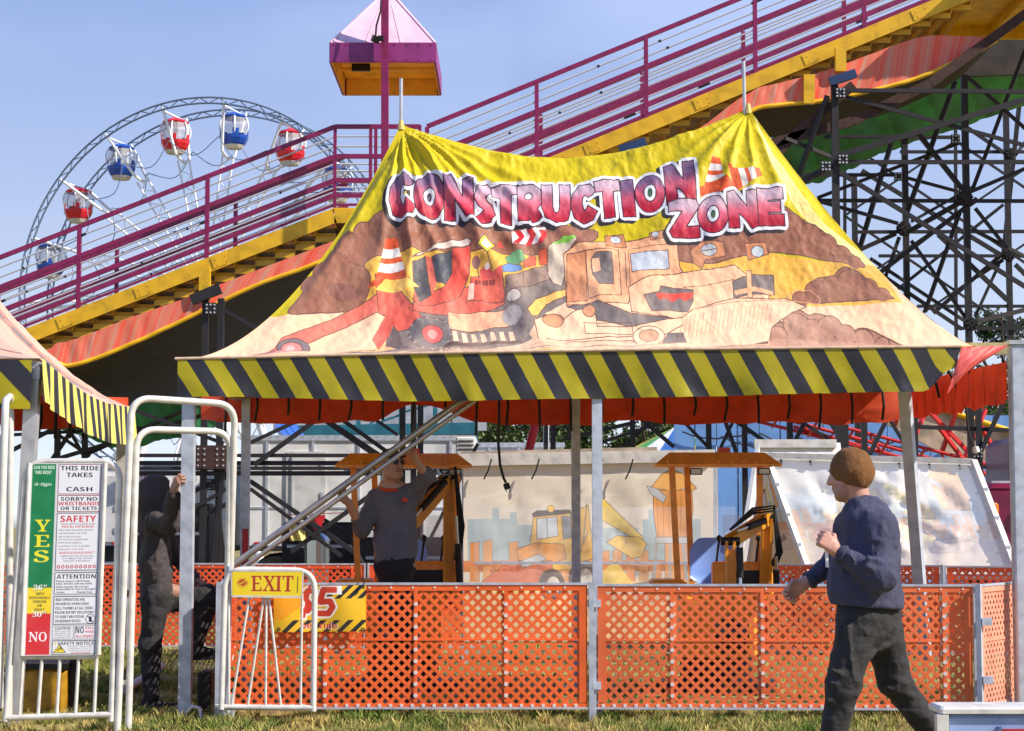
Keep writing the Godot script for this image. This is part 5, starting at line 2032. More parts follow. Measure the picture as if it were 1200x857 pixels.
	for q in [[470, 92, 146, peak_l], [872, 72, 127, peak_r]]:
		tube1("peak_pole", Vector3(q[3].x, 2.4, -15.4), at(q[0] + (0.0 if q[0] < 800 else -0.5), q[1], 15.4), 0.014, M.alu, o)
		var pk: Vector3 = q[3]
		s = Shape.new()
		s.lathe(pk + Vector3(0, -0.05, 0), pk + Vector3(0, 0.03, 0), [[0, 0.03], [0.6, 0.022], [1, 0.015]], 10)
		obj("peak_cap", s, plain, o)


func side_awning() -> void:
	# the neighbouring awning at the left: near corner, right-hand side running back
	var d := 13.6
	var a := at(46, 420, d)
	var b := at(156, 477, 18.1)
	var o := thing("awning", "neighbouring peach awning at the left whose striped side valance flutters in the sun", "awning", Vector3(a.x - 2.5, 0, -15.5))
	var pk := at(-150, 140, 15.8)
	var img := Sheet.new(512, 512, rgb(246, 206, 176))
	img.poly([0, 0, 512, 0, 512, 90, 300, 130, 0, 150], rgb(240, 214, 120))
	for k in 5:
		img.disc(360 + 20 * k, 200 + 52 * k, 60 - 8 * k, 34, rgb(236, 160, 130), rgb(150, 104, 96), 2.5)
		img.disc(352 + 20 * k, 204 + 52 * k, 34 - 5 * k, 18, rgb(150, 138, 136), rgb(110, 90, 90), 2)
	img.line([300, 120, 360, 230, 430, 380, 500, 505], 9, rgb(140, 120, 116))
	img.line([330, 120, 400, 250, 470, 380, 512, 470], 4, rgb(180, 120, 100))
	img.age(0.4, 3, rgb(248, 222, 200))
	var cloth := printed(img.img, 0.45)
	cloth.albedo_color = Color(0.86, 0.85, 0.84)
	# front slope and side slope
	var left := Vector3(a.x - 5.2, a.y, -d)
	for q in [[left, a, pk], [a, b, pk], [b, Vector3(left.x, b.y, b.z), pk]]:
		var rows := []
		for j in 41:
			var line := []
			for i in 41:
				var u := i / 40.0
				var v := j / 40.0
				var lo: Vector3 = (q[0] as Vector3).lerp(q[1], u)
				lo.y -= 0.10 * sin(u * PI) if q[0] == a else 0.0
				var p: Vector3 = lo.lerp(q[2], v)
				p.y = lerpf(lo.y, pk.y, pow(v, 1.55)) + 0.02 * soft.get_noise_2d(p.x * 3, p.z * 3 + v * 5) * sin(v * PI)
				line.append(p)
			rows.append(line)
		var s := Shape.new()
		s.sheet(rows)
		obj("canopy_slope", s, cloth, o)
	var vm := printed(stripes_print(1024, 96, 70.0, 16.0, 30.0, Color(0.92, 0.86, 0.42)), 0.5)  # paler stripe yellow than the front valance: sun on this side painted in
	vm.backlight_enabled = true
	vm.backlight = Color(0.12, 0.12, 0.05)
	var rows := []
	for j in 9:
		var line := []
		for i in 121:
			var u := i / 120.0
			var v := j / 8.0
			var p := a.lerp(b, u)
			p.y -= 0.10 * sin(u * PI)
			p += Vector3((0.010 * sin(u * 44.0) + 0.03 * soft.get_noise_2d(u * 7, 1) + 0.03) * (1 - v) + 0.02, -(0.30 + 0.05 * u) * (1 - v), 0.06 * (1 - v))
			line.append(p)
		rows.append(line)
	var s := Shape.new()
	s.sheet(rows)
	obj("side_valance", s, vm, o)
	rows = []
	for j in 7:
		var line := []
		for i in 61:
			var u := i / 60.0
			var v := j / 6.0
			var p := left.lerp(at(38, 421, d), u)
			line.append(p + Vector3(0, -0.34 * (1 - v) - 0.01, 0.03 + 0.02 * sin(u * 40) * (1 - v)))
		rows.append(line)
	s = Shape.new()
	s.sheet(rows)
	obj("front_valance", s, printed(stripes_print(1024, 96, 82.0, 66.0, 64.0), 0.5), o)
	rows = []
	for j in 7:
		var line := []
		for i in 61:
			var u := i / 60.0
			var v := j / 6.0
			var p := at(-40, 462, 17.6).lerp(at(150, 466, 18.0), u)
			line.append(p + Vector3(0, -0.36 * (1 - v) * (1 - 0.3 * u), 0.04 * sin(u * 30) * (1 - v)))
		rows.append(line)
	s = Shape.new()
	s.sheet(rows)
	obj("valance_lining", s, M.red_cloth, o)
	for k in 6:
		var p := at(48 + 17 * k, 474, 17.2)
		s = Shape.new()
		s.path([p, p + Vector3(0.01, -0.15, 0.03), p + Vector3(rng.randf_range(-0.05, 0.05), -0.3, 0.02)], 0.016, 5)
		obj("tie_strap", s, M.strap, o)
	s = Shape.new()
	var foot := at(14, 812, 13.7)
	s.bar(Vector3(foot.x, 0, -13.75), at(40, 424, 13.7), 0.095, 0.095)
	obj("leaning_post", s, M.alu, o)
	bar1("post", Vector3(b.x - 0.09, 0, b.z + 0.05), b + Vector3(-0.09, -0.05, 0.05), 0.085, 0.085, M.white_tube, o)
	bar1("eave_beam", a + Vector3(-0.04, -0.1, -0.05), b + Vector3(-0.06, -0.14, 0.05), 0.06, 0.08, M.alu, o)
	bar1("eave_beam", left + Vector3(0, -0.1, -0.06), a + Vector3(-0.05, -0.1, -0.06), 0.06, 0.08, M.alu, o)
	# the neighbour at the right: one thick post and the end of its eave frame
	var r := thing("bare_awning", "thick white post of a bare awning frame standing at the right end", "awning frame", at(1192, 614, 14.2) * Vector3(1, 0, 1))
	var tp := at(1190, 404, 14.2)
	s = Shape.new()
	s.cham(Vector3(tp.x + 0.01, tp.y * 0.5, tp.z), Vector3(0.115, tp.y, 0.115), 0.012)
	obj("post", s, M.galv, r)
	bar1("eave_beam", tp + Vector3(0.05, -0.03, 0), at(1075, 409, 15.6), 0.09, 0.09, M.alu, r)
	bar1("eave_beam", tp + Vector3(0.05, -0.03, 0), tp + Vector3(3.0, -0.03, 0), 0.09, 0.09, M.alu, r)
	s = Shape.new()
	s.box(tp + Vector3(0.01, 0.012, 0), Vector3(0.14, 0.03, 0.14))
	obj("corner_cap", s, M.alu, r)


# ---------------------------------------------------------------- orange lattice fences
# a panel standing from a to b (ground points), lattice between two heights
func lattice_panel(o: Node3D, a: Vector3, b: Vector3, low: float, high: float, m: Material, seam := 0.0) -> void:
	var along := (b - a)
	along.y = 0
	var w := along.length()
	var x := along / w
	var z := x.cross(Vector3.UP)
	var h := high - low
	var pitch := 0.0759
	var half := pitch * 0.5 * 0.27      # half the slat's width along x
	var s := Shape.new()
	var k := -int(h / pitch) - 1
	for lay in 2:
		var off := 0.0005 * (1 if lay else -1)
		for i in range(k, int(w / pitch) + 2 - k):
			# the slat's centre line is x = i * pitch +- (y)
			var poly := PackedVector2Array()
			var e := half * 1.62
			if lay == 0:
				poly = PackedVector2Array([Vector2(i * pitch - e, 0), Vector2(i * pitch + e, 0), Vector2(i * pitch + e + h, h), Vector2(i * pitch - e + h, h)])
			else:
				poly = PackedVector2Array([Vector2(i * pitch - e, 0), Vector2(i * pitch + e, 0), Vector2(i * pitch + e - h, h), Vector2(i * pitch - e - h, h)])
			var got := Geometry2D.intersect_polygons(poly, PackedVector2Array([Vector2(0, 0), Vector2(w, 0), Vector2(w, h), Vector2(0, h)]))
			for q in got:
				s.prism(q, Transform3D(Basis(x, Vector3.UP, z), Vector3(a.x, low, a.z) + z * off), 0.005)
	var lt := obj("lattice", s, m, o)
	lt.set_meta("kind", "stuff")
	# rim of the plastic sheet, frame of thin aluminium
	s = Shape.new()
	var mid := a.lerp(b, 0.5)
	var bs := Basis(x, Vector3.UP, z)
	s.box(Vector3(mid.x, low + 0.012, mid.z), Vector3(w, 0.024, 0.019), bs)
	s.box(Vector3(mid.x, high - 0.02, mid.z), Vector3(w, 0.04, 0.019), bs)
	for f in [0.0, 1.0]:
		var p: Vector3 = a.lerp(b, f)
		s.box(Vector3(p.x, (low + high) * 0.5, p.z) + x * (0.03 * (1 - 2 * f)), Vector3(0.055, h - 0.066, 0.018), bs)
	var seams := []
	if seam > 0:
		var f0 := fmod(seam, 0.63)
		while f0 < w - 0.1:
			if f0 > 0.1:
				seams.append(f0)
			f0 += 0.63
	for q in seams:
		s.box(Vector3(a.x, (low + high) * 0.5, a.z) + x * q, Vector3(0.026, h - 0.066, 0.021), bs)
	if h > 0.8:
		s.box(Vector3(mid.x, low + h * 0.55, mid.z), Vector3(w - 0.12, 0.012, 0.017), bs)
	obj("rim", s, m, o)
	s = Shape.new()
	s.box(Vector3(mid.x, high + 0.008, mid.z), Vector3(w + 0.03, 0.016, 0.03), bs)
	obj("top_rail", s, M.galv, o)
	s = Shape.new()
	s.box(Vector3(mid.x, low - 0.007, mid.z), Vector3(w + 0.03, 0.014, 0.028), bs)
	obj("bottom_rail", s, M.galv, o)
	for f in [0.0, 1.0]:
		var p: Vector3 = a.lerp(b, f) + x * (0.028 * (2 * f - 1))
		s = Shape.new()
		s.box(Vector3(p.x, (high + 0.02) * 0.5, p.z), Vector3(0.035, high + 0.02, 0.035), bs)
		obj("post", s, M.galv, o)
	s = Shape.new()
	var n := int(w / 0.0759)
	for i in n:
		var p := a + x * ((i + 0.5) * 0.0759)
		s.tube(Vector3(p.x, low + 0.012, p.z) + z * 0.008, Vector3(p.x, low + 0.012, p.z) + z * 0.014, 0.013, -1, 7)
		if i % 2:
			s.tube(Vector3(p.x, high - 0.018, p.z) + z * 0.008, Vector3(p.x, high - 0.018, p.z) + z * 0.013, 0.008, -1, 6)
	for q in seams:
		for i in 9:
			s.tube(Vector3(a.x, low + 0.08 + 0.079 * i, a.z) + x * q + z * 0.008, Vector3(a.x, low + 0.08 + 0.079 * i, a.z) + x * q + z * 0.015, 0.015, -1, 7)
	var rv := obj("rivets", s, paint(226, 214, 208, 0.5, 0.0, ""), o)
	rv.set_meta("kind", "stuff")


func fence(label: String, x0: float, x1: float, d0: float, d1: float, low: float, high: float, m: Material, seam := 0.0) -> void:
	var a := ground(x0, d0)
	var b := ground(x1, d1)
	var o := thing("lattice_fence", label, "fence", (a + b) * 0.5, "orange lattice fence panels")
	lattice_panel(o, a, b, low, high, m, seam)


func fences() -> void:
	fence("front orange lattice panel behind the EXIT gate and the price banner", 262, 688, 13.8, 13.8, 0.105, 0.95, M.orange_plastic, 0.72)
	var faded := paint(250, 126, 78, 0.55, 0.0, "wear", 0.3)
	faded.metallic_specular = 0.25
	faded.backlight_enabled = true
	faded.backlight = Color(0.3, 0.1, 0.04)
	fence("front orange lattice panel that the man in navy walks past", 700, 1137, 13.85, 13.75, 0.1, 0.94, faded, 1.15)
	var sunny := paint(252, 168, 140, 0.5, 0.0, "cloth", 0.5)      # paler copy of the fence orange, strong sunlight painted in
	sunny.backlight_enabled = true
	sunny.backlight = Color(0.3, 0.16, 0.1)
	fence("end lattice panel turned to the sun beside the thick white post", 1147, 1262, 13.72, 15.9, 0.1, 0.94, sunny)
	var red := paint(244, 98, 50, 0.5, 0.0, "cloth", 0.5)
	red.backlight_enabled = true
	red.backlight = Color(0.3, 0.1, 0.04)
	fence("rear lattice panel seen behind the height board", -10, 152, 21.2, 21.2, 0.08, 0.94, red)
	fence("rear lattice panel seen between the legs of the hooded person", 155, 292, 21.2, 21.2, 0.08, 0.94, red)
	fence("rear lattice panel behind the man in the grey shirt", 300, 428, 21.0, 21.0, 0.08, 0.94, red, 0.4)
	fence("rear lattice panel behind the digger arm", 432, 560, 21.0, 21.0, 0.08, 0.94, red, 0.4)
	fence("rear lattice panel below the slanted banner, next to the second digger", 892, 1100, 20.6, 19.9, 0.08, 0.945, red, 1.0)
	fence("rear lattice panel below the slanted banner's far corner", 1109, 1245, 19.9, 19.6, 0.08, 0.94, red, 0.7)
	# side panel on the left of the exit gate, seen end on
	fence("lattice panel running back from the EXIT gate, seen nearly edge on", 262, 276, 13.95, 20.6, 0.1, 0.95, red)
	var s := Shape.new()
	for y in [0.25, 0.82]:
		s.box(at(694, 0, 13.83) * Vector3(1, 0, 1) + Vector3(0, y, 0), Vector3(0.09, 0.05, 0.05))
	tag(obj("fence_clamp", s, M.galv), "pair of steel clamps joining the two front lattice panels", "clamp", "fence clamps")
	s = Shape.new()
	for y in [0.3, 0.7]:
		s.box(at(1142, 0, 13.7) * Vector3(1, 0, 1) + Vector3(0, y, 0), Vector3(0.07, 0.05, 0.06))
	tag(obj("fence_clamp", s, M.galv), "pair of steel clamps at the corner of the sunlit end panel", "clamp", "fence clamps")
	# price banner tied to the front panel
	var sh := Sheet.new(512, 264, rgb(240, 188, 28))
	sh.k = Vector2(512.0 / 108.0, 264.0 / 56.0)
	sh.o = Vector2(321, 685)
	for i in 7:
		sh.poly([366 + i * 13, 701, 372.5 + i * 13, 701, 388.5 + i * 13, 685, 382 + i * 13, 685], rgb(34, 32, 34))
		sh.poly([330 + i * 16, 741, 337 + i * 16, 741, 351 + i * 16, 727, 344 + i * 16, 727], rgb(34, 32, 34))
	sh.poly([321, 685, 366, 685, 360, 706, 330, 727, 321, 727], rgb(248, 160, 24))
	for ps in [[rgb(245, 244, 240), 2.2, 0.0], [rgb(214, 58, 40), 0.0, 0.0]]:
		var five := PackedVector2Array([Vector2(395, 690), Vector2(379, 690), Vector2(375, 705), Vector2(387, 704), Vector2(390, 711), Vector2(385, 719), Vector2(372, 719)])
		for q in Geometry2D.offset_polyline(five, 3.6 + ps[1], Geometry2D.JOIN_ROUND, Geometry2D.END_BUTT if ps[1] == 0.0 else Geometry2D.END_SQUARE):
			sh.fill([q], ps[0])
		var ess := PackedVector2Array([Vector2(369, 693), Vector2(361, 691), Vector2(356, 697), Vector2(360, 704), Vector2(364, 709), Vector2(361, 716), Vector2(352, 716)])
		for q in Geometry2D.offset_polyline(ess, 3.2 + ps[1], Geometry2D.JOIN_ROUND, Geometry2D.END_BUTT):
			sh.fill([q], ps[0])
		for q in Geometry2D.offset_polyline(PackedVector2Array([Vector2(363, 686), Vector2(356, 723)]), 1.6 + ps[1], Geometry2D.JOIN_ROUND, Geometry2D.END_SQUARE):
			sh.fill([q], ps[0])
	sh.words("per ride", 374, 735, 8, rgb(245, 244, 240), 44)
	sh.words("per ride", 374, 734.6, 7.4, rgb(206, 50, 40), 42)
	sh.age(0.14, 4, rgb(230, 215, 160))
	s = Shape.new()
	var rows := []
	for j in 11:
		var line := []
		for i in 25:
			var u := i / 24.0
			var v := j / 10.0
			line.append(at(321, 741, 13.76).lerp(at(429, 740, 13.76), u).lerp(at(321, 685, 13.76).lerp(at(429, 686, 13.76), u), v) + Vector3(0, -0.006 * sin(u * PI) * v, 0.01 * sin(u * 9.0 + v * 2.0) + 0.012))
		rows.append(line)
	s.sheet(rows)
	var ban := obj("price_banner", s, printed(sh.img, 0.4))
	tag(ban, "yellow and black $5 per ride banner tied to the front lattice", "banner")
	s = Shape.new()
	for q in [[326, 688], [425, 688], [326, 738], [425, 738]]:
		s.lathe(at(q[0], q[1], 13.735), at(q[0], q[1], 13.725), [[0, 0.014], [1, 0.013], [1, 0.006]], 10)
	s.path([at(425, 688, 13.73), at(427, 682, 13.74), at(424, 678, 13.78)], 0.006, 5)
	obj("eyelets_and_ties", s, M.black_steel, ban)


# ---------------------------------------------------------------- tube gates and their boards
func arch(pts: Array, r: float, sides := 8) -> Shape:
	# rounds the corners of a bent tube
	var out := []
	for i in pts.size():
		if i == 0 or i == pts.size() - 1:
			out.append(pts[i])
			continue
		var p: Vector3 = pts[i]
		var a: Vector3 = pts[i - 1]
		var b: Vector3 = pts[i + 1]
		var e := minf(0.14, minf(p.distance_to(a), p.distance_to(b)) * 0.45)
		var p0 := p + (a - p).normalized() * e
		var p1 := p + (b - p).normalized() * e
		for k in 9:
			var f := k / 8.0
			out.append(p0.lerp(p, f).lerp(p.lerp(p1, f), f))
	var s := Shape.new()
	s.path(out, r, sides)
	return s


func height_board() -> Image:
	var s := Sheet.new(420, 1100, rgb(214, 214, 216))
	s.k = Vector2(420.0 / 86.0, 1100.0 / 226.0)
	var ink := rgb(30, 30, 32)
	var red := rgb(196, 40, 46)
	# left column: the rule
	s.box(2, 1, 28, 146, rgb(16, 122, 66))
	s.box(2, 147, 28, 30, rgb(244, 214, 40))
	s.box(2, 177, 28, 48, rgb(214, 44, 46))
	s.words("CAN YOU RIDE", 16, 5, 4.0, rgb(235, 245, 235), 25)
	s.words("THIS RIDE?", 15, 11, 4.0, rgb(235, 245, 235), 20)
	s.words("Lil - Diggers", 15.5, 25.5, 3.4, rgb(230, 240, 230), 20)
	for q in [["Y", 74], ["E", 92], ["S", 110]]:
		s.words(q[0], 16.5, q[1], 13.5, rgb(240, 226, 40), 18, "Droid Serif")
	s.words("36\"", 17, 147, 6.0, rgb(20, 60, 40), 17, "Droid Serif")
	s.words("36\"", 16.5, 146.6, 6.0, rgb(245, 245, 245), 16, "Droid Serif")
	var mid := ["WITH", "RESPONSIBLE", "PERSON", "OR", "ADULT"]
	for i in 5:
		s.words(mid[i], 16.5, 154 + i * 4.6, 3.0, ink, [9, 24, 15, 6, 12][i])
	s.words("30\"", 17, 178, 6.0, rgb(120, 20, 30), 17, "Droid Serif")
	s.words("30\"", 16.5, 177.6, 6.0, rgb(245, 245, 245), 16, "Droid Serif")
	s.words("NO", 16, 204, 10.5, rgb(248, 246, 246), 21, "Droid Serif")
	# right column: notices
	var panel := func(y: float, h: float, edge: Color, x := 33.0, w := 51.0) -> void:
		s.box(x, y, w, h, edge)
		s.box(x + 0.8, y + 0.8, w - 1.6, h - 1.6, rgb(232, 232, 236))
	panel.call(1, 36, rgb(130, 50, 54))
	s.words("THIS RIDE", 58, 6, 5.4, ink, 45)
	s.words("TAKES", 58, 14, 5.4, ink, 31)
	s.words("CASH", 58.5, 31, 5.2, ink, 31)
	panel.call(38, 20, rgb(130, 50, 54))
	s.words("SORRY NO", 58.5, 42.5, 4.4, ink, 43)
	s.words("WRISTBANDS", 58.5, 48, 4.2, red, 49)
	s.words("OR TICKETS", 58.5, 53.6, 4.2, ink, 43)
	panel.call(59, 68, ink)
	s.words("SAFETY", 58.5, 66, 7.4, rgb(206, 34, 44), 42)
	s.words("YOUR SAFETY IS OUR GOAL", 58.5, 72, 2.2, rgb(110, 60, 60), 42, "Droid Sans", false)
	s.words("READ ALL POSTED RULES", 58.5, 75.2, 2.4, red, 38)
	var rules := ["Riders must stay seated at all times", "Keep hands and feet inside the ride", "Hold on with both hands", "Do not rock or swing the seats", "Guests who are pregnant or", "have heart or back trouble", "should not ride"]
	for i in rules.size():
		s.words(rules[i], 36, 79.5 + i * 3.7, 2.0, rgb(70, 50, 54), 40 - (i * 7) % 16, "Droid Sans", false, true)
	s.words("GUESTS SHOULD EXPECT", 58.5, 106, 2.6, red, 42)
	for i in 3:
		s.words(["Sudden starts, stops and turns may", "occur during the ride. Follow all", "instructions of the operator"][i], 58.5, 110 + i * 2.9, 1.9, rgb(70, 60, 64), 38 - i * 3, "Droid Sans", false)
	for i in 9:
		s.disc(37 + i * 5.3, 122.5, 2.1, 2.1, rgb(186, 60, 70))
		s.disc(37 + i * 5.3, 122.5, 1.1, 1.1, rgb(232, 220, 224))
	panel.call(129, 26, ink)
	s.words("ATTENTION", 58.5, 134, 5.0, ink, 46)
	for i in 5:
		s.words(["Please secure Cell Phones,", "Keys, Wallets and any other", "loose articles. We are not", "responsible for lost or damaged", "items.              Thank You"][i], 35.5, 139.5 + i * 3.2, 2.1, rgb(40, 40, 44), [40, 42, 38, 46, 42][i], "Droid Sans", true, true)
	panel.call(157, 33, ink)
	for i in 6:
		s.words(["RIDE OPERATORS ARE", "PROHIBITED FROM USING", "CELL PHONES AT ALL TIMES.", "PLEASE REPORT VIOLATIONS", "TO GUEST RELATIONS", "OR MIDWAY OFFICE"][i], 35.5, 161 + i * 5.0, 3.0, ink, [34, 39, 45, 45, 34, 30][i], "Droid Sans", true, true)
	s.disc(77, 184, 5, 5, rgb(232, 232, 236), ink, 0.7)
	s.poly([75.4, 181, 78.6, 181, 78.6, 187.4, 75.4, 187.4], rgb(60, 60, 64))
	s.line([73.5, 180.5, 80.5, 187.5], 0.8, ink)
	panel.call(191.5, 16, rgb(150, 150, 156), 33.0, 25.0)
	s.words("CAUTION", 45, 194.6, 2.8, ink, 18)
	for i in 4:
		s.words(["Watch your step", "when getting on and", "off the ride. No running", "or pushing in line"][i], 45, 198 + i * 2.4, 1.7, rgb(90, 90, 96), 19, "Droid Sans", false)
	panel.call(191.5, 16, rgb(150, 150, 156), 59.0, 25.0)
	s.words("NO", 65, 196.5, 7.4, ink, 9.5)
	s.words("CELL", 76.5, 194.2, 2.6, red, 10)
	s.words("PHONES", 76.5, 198.8, 2.6, red, 11)
	s.words("ALLOWED", 71, 204, 3.0, red, 21)
	panel.call(208.5, 16.5, ink)
	s.words("SAFETY NOTICE", 61, 212.0, 3.8, ink, 42)
	s.poly([35.5, 213, 39, 213, 37.2, 210], rgb(222, 206, 40))
	s.poly([34.5, 222.6, 49.5, 222.6, 42, 213.8], rgb(240, 210, 40), ink, 0.6)
	s.line([39, 220.5, 43, 217.4, 45.4, 219.4], 1.0, ink)
	s.disc(43.4, 216.2, 0.9, 0.9, ink)
	for i in 3:
		s.words(["Loading this ride may need", "a long step up. Take care and", "use the hand rail at all times"][i], 66, 215.6 + i * 2.3, 1.5, rgb(90, 90, 96), 28, "Droid Sans", false)
	s.words("HOLD ON TO THE BAR", 67, 223.0, 1.7, red, 22)
	s.age(0.12, 3, rgb(225, 226, 230))
	return s.img


func gates() -> void:
	# height board on its tube stand
	var d := 12.9
	var o := thing("height_board_stand", "tube stand carrying the green, yellow and red height board with ride notices", "sign stand", ground(70, d))
	obj("frame", arch([at(6, 846, d), at(30, 541, d + 0.12), at(141, 541, d + 0.12), at(130, 846, d)], 0.021), M.white_tube, o)
	tube1("cross_tube", at(24, 770, d + 0.03), at(112, 770, d + 0.03), 0.018, M.white_tube, o)
	tube1("bottom_tube", at(5, 842, d), at(131, 838, d), 0.021, M.white_tube, o)
	for q in [[27, 770, 22, 840], [49, 770, 44, 840], [70, 770, 66, 839], [92, 770, 88, 839], [113, 770, 110, 838]]:
		tube1("upright", at(q[0], q[1], d + 0.03), at(q[2], q[3], d), 0.012, M.white_tube, o)
	var c := [at(27, 769, d), at(113, 768, d), at(121, 543, d + 0.1), at(36, 543, d + 0.1)]
	var s := Shape.new()
	var back := Vector3(0, 0, -0.018)
	var sides := Shape.new()
	s.quad(c[0], c[1], c[2], c[3])
	for i in 4:
		sides.quad(c[i] + back, c[(i + 1) % 4] + back, c[(i + 1) % 4] + Vector3(0, 0, -0.001), c[i] + Vector3(0, 0, -0.001))
	sides.quad(c[1] + back, c[0] + back, c[3] + back, c[2] + back)
	var bd := obj("board", sides, M.alu, o)
	obj("notices", s, printed(height_board(), 0.35), bd)
	for q in [[0, 3, -1], [1, 2, 1]]:
		var a: Vector3 = c[q[0]]
		var b: Vector3 = c[q[1]]
		tube1("board_edge", a + Vector3(0.012 * q[2], 0, 0), b + Vector3(0.012 * q[2], 0, 0), 0.016, M.white_tube, o)
	# tall double-arched gate frame
	d = 13.0
	o = thing("arched_gate", "tall white tube gate frame of two nested arches before the hooded person", "gate", ground(205, d))
	obj("outer_arch", arch([at(137, 860, d - 0.1), at(154, 466, d), at(275, 474, d + 0.35), at(269, 700, d + 0.5)], 0.024), M.white_tube, o)
	obj("inner_arch", arch([at(150, 860, d - 0.06), at(160, 503, d + 0.02), at(270, 506, d + 0.38), at(265, 760, d + 0.52)], 0.023), M.white_tube, o)
	s = Shape.new()
	s.box(at(149, 696, d), Vector3(0.06, 0.045, 0.05))
	obj("rusty_hinge", s, paint(120, 62, 38, 0.8, 0.2, "dirt", 3.0), o)
	s = Shape.new()
	s.box(at(147, 800, d - 0.03), Vector3(0.05, 0.03, 0.05))
	obj("weld_collar", s, M.white_tube, o)
	# another gate frame at the very edge of the photograph
	d = 12.7
	o = thing("edge_gate", "narrow tube gate frame seen almost end on beside the leaning post", "gate", ground(2, d))
	obj("outer_arch", arch([at(-6, 858, d - 0.1), at(6, 470, d), at(12, 464, d + 0.9), at(10, 840, d + 0.9)], 0.025), M.white_tube, o)
	obj("inner_arch", arch([at(-14, 858, d - 0.1), at(-2, 508, d), at(2, 500, d + 0.7), at(0, 830, d + 0.7)], 0.022), M.white_tube, o)
	# exit gate
	d = 13.35
	o = thing("exit_gate", "low white tube gate with a yellow EXIT sign and splayed thin bars", "gate", ground(315, d))
	obj("frame", arch([at(259, 832, d - 0.05), at(264, 667, d), at(369, 669, d + 0.05), at(367, 834, d)], 0.02), M.white_tube, o)
	tube1("bottom_tube", at(252, 829, d), at(368, 830, d), 0.02, M.white_tube, o)
	tube1("hinge_tube", at(266, 836, d + 0.05), at(269, 664, d + 0.08), 0.018, M.galv, o)
	for q in [[292, 700, 271, 828], [309, 700, 290, 828], [312, 700, 311, 828], [315, 700, 329, 828], [354, 696, 352, 828], [268, 690, 268, 828]]:
		tube1("thin_bar", at(q[0], q[1], d + 0.01), at(q[2], q[3], d), 0.0085, M.white_tube, o)
	var sg := Sheet.new(480, 180, rgb(244, 212, 34))
	sg.k = Vector2(480.0 / 82.0, 180.0 / 32.0)
	sg.words("EXIT", 47, 16, 18.5, rgb(172, 44, 34), 50, "Droid Serif")
	sg.box(76.5, 7, 1.0, 20, rgb(60, 50, 30))
	sg.disc(12, 15, 6.5, 6.5, rgb(216, 150, 40))
	sg.disc(12, 15, 4.6, 4.6, rgb(190, 80, 40))
	sg.line([7, 12, 12, 9, 17, 12, 12, 15, 8, 17, 12, 21, 17, 18], 1.0, rgb(244, 212, 34))
	sg.age(0.14, 9, rgb(245, 230, 150))
	var e := [at(272, 699, d - 0.02), at(353, 700, d - 0.02), at(354, 669, d - 0.02), at(272, 669, d - 0.02)]
	s = Shape.new()
	s.quad(e[0], e[1], e[2], e[3])
	var fr := Shape.new()
	for i in 4:
		fr.bar(e[i] + Vector3(0, 0, -0.008), e[(i + 1) % 4] + Vector3(0, 0, -0.008), 0.018, 0.014)
	fr.box((e[0] + e[2]) * 0.5 + Vector3(0, 0, -0.009), Vector3(e[1].x - e[0].x, e[2].y - e[1].y, 0.012))
	var sb := obj("sign_tray", fr, M.white_tube, o)
	obj("exit_sign", s, printed(sg.img, 0.35), sb)
	s = Shape.new()
	var gp := ground(270, 13.7)
	s.box(Vector3(gp.x, 0.1, gp.z), Vector3(0.075, 0.2, 0.075))
	obj("foot", s, M.galv, o)


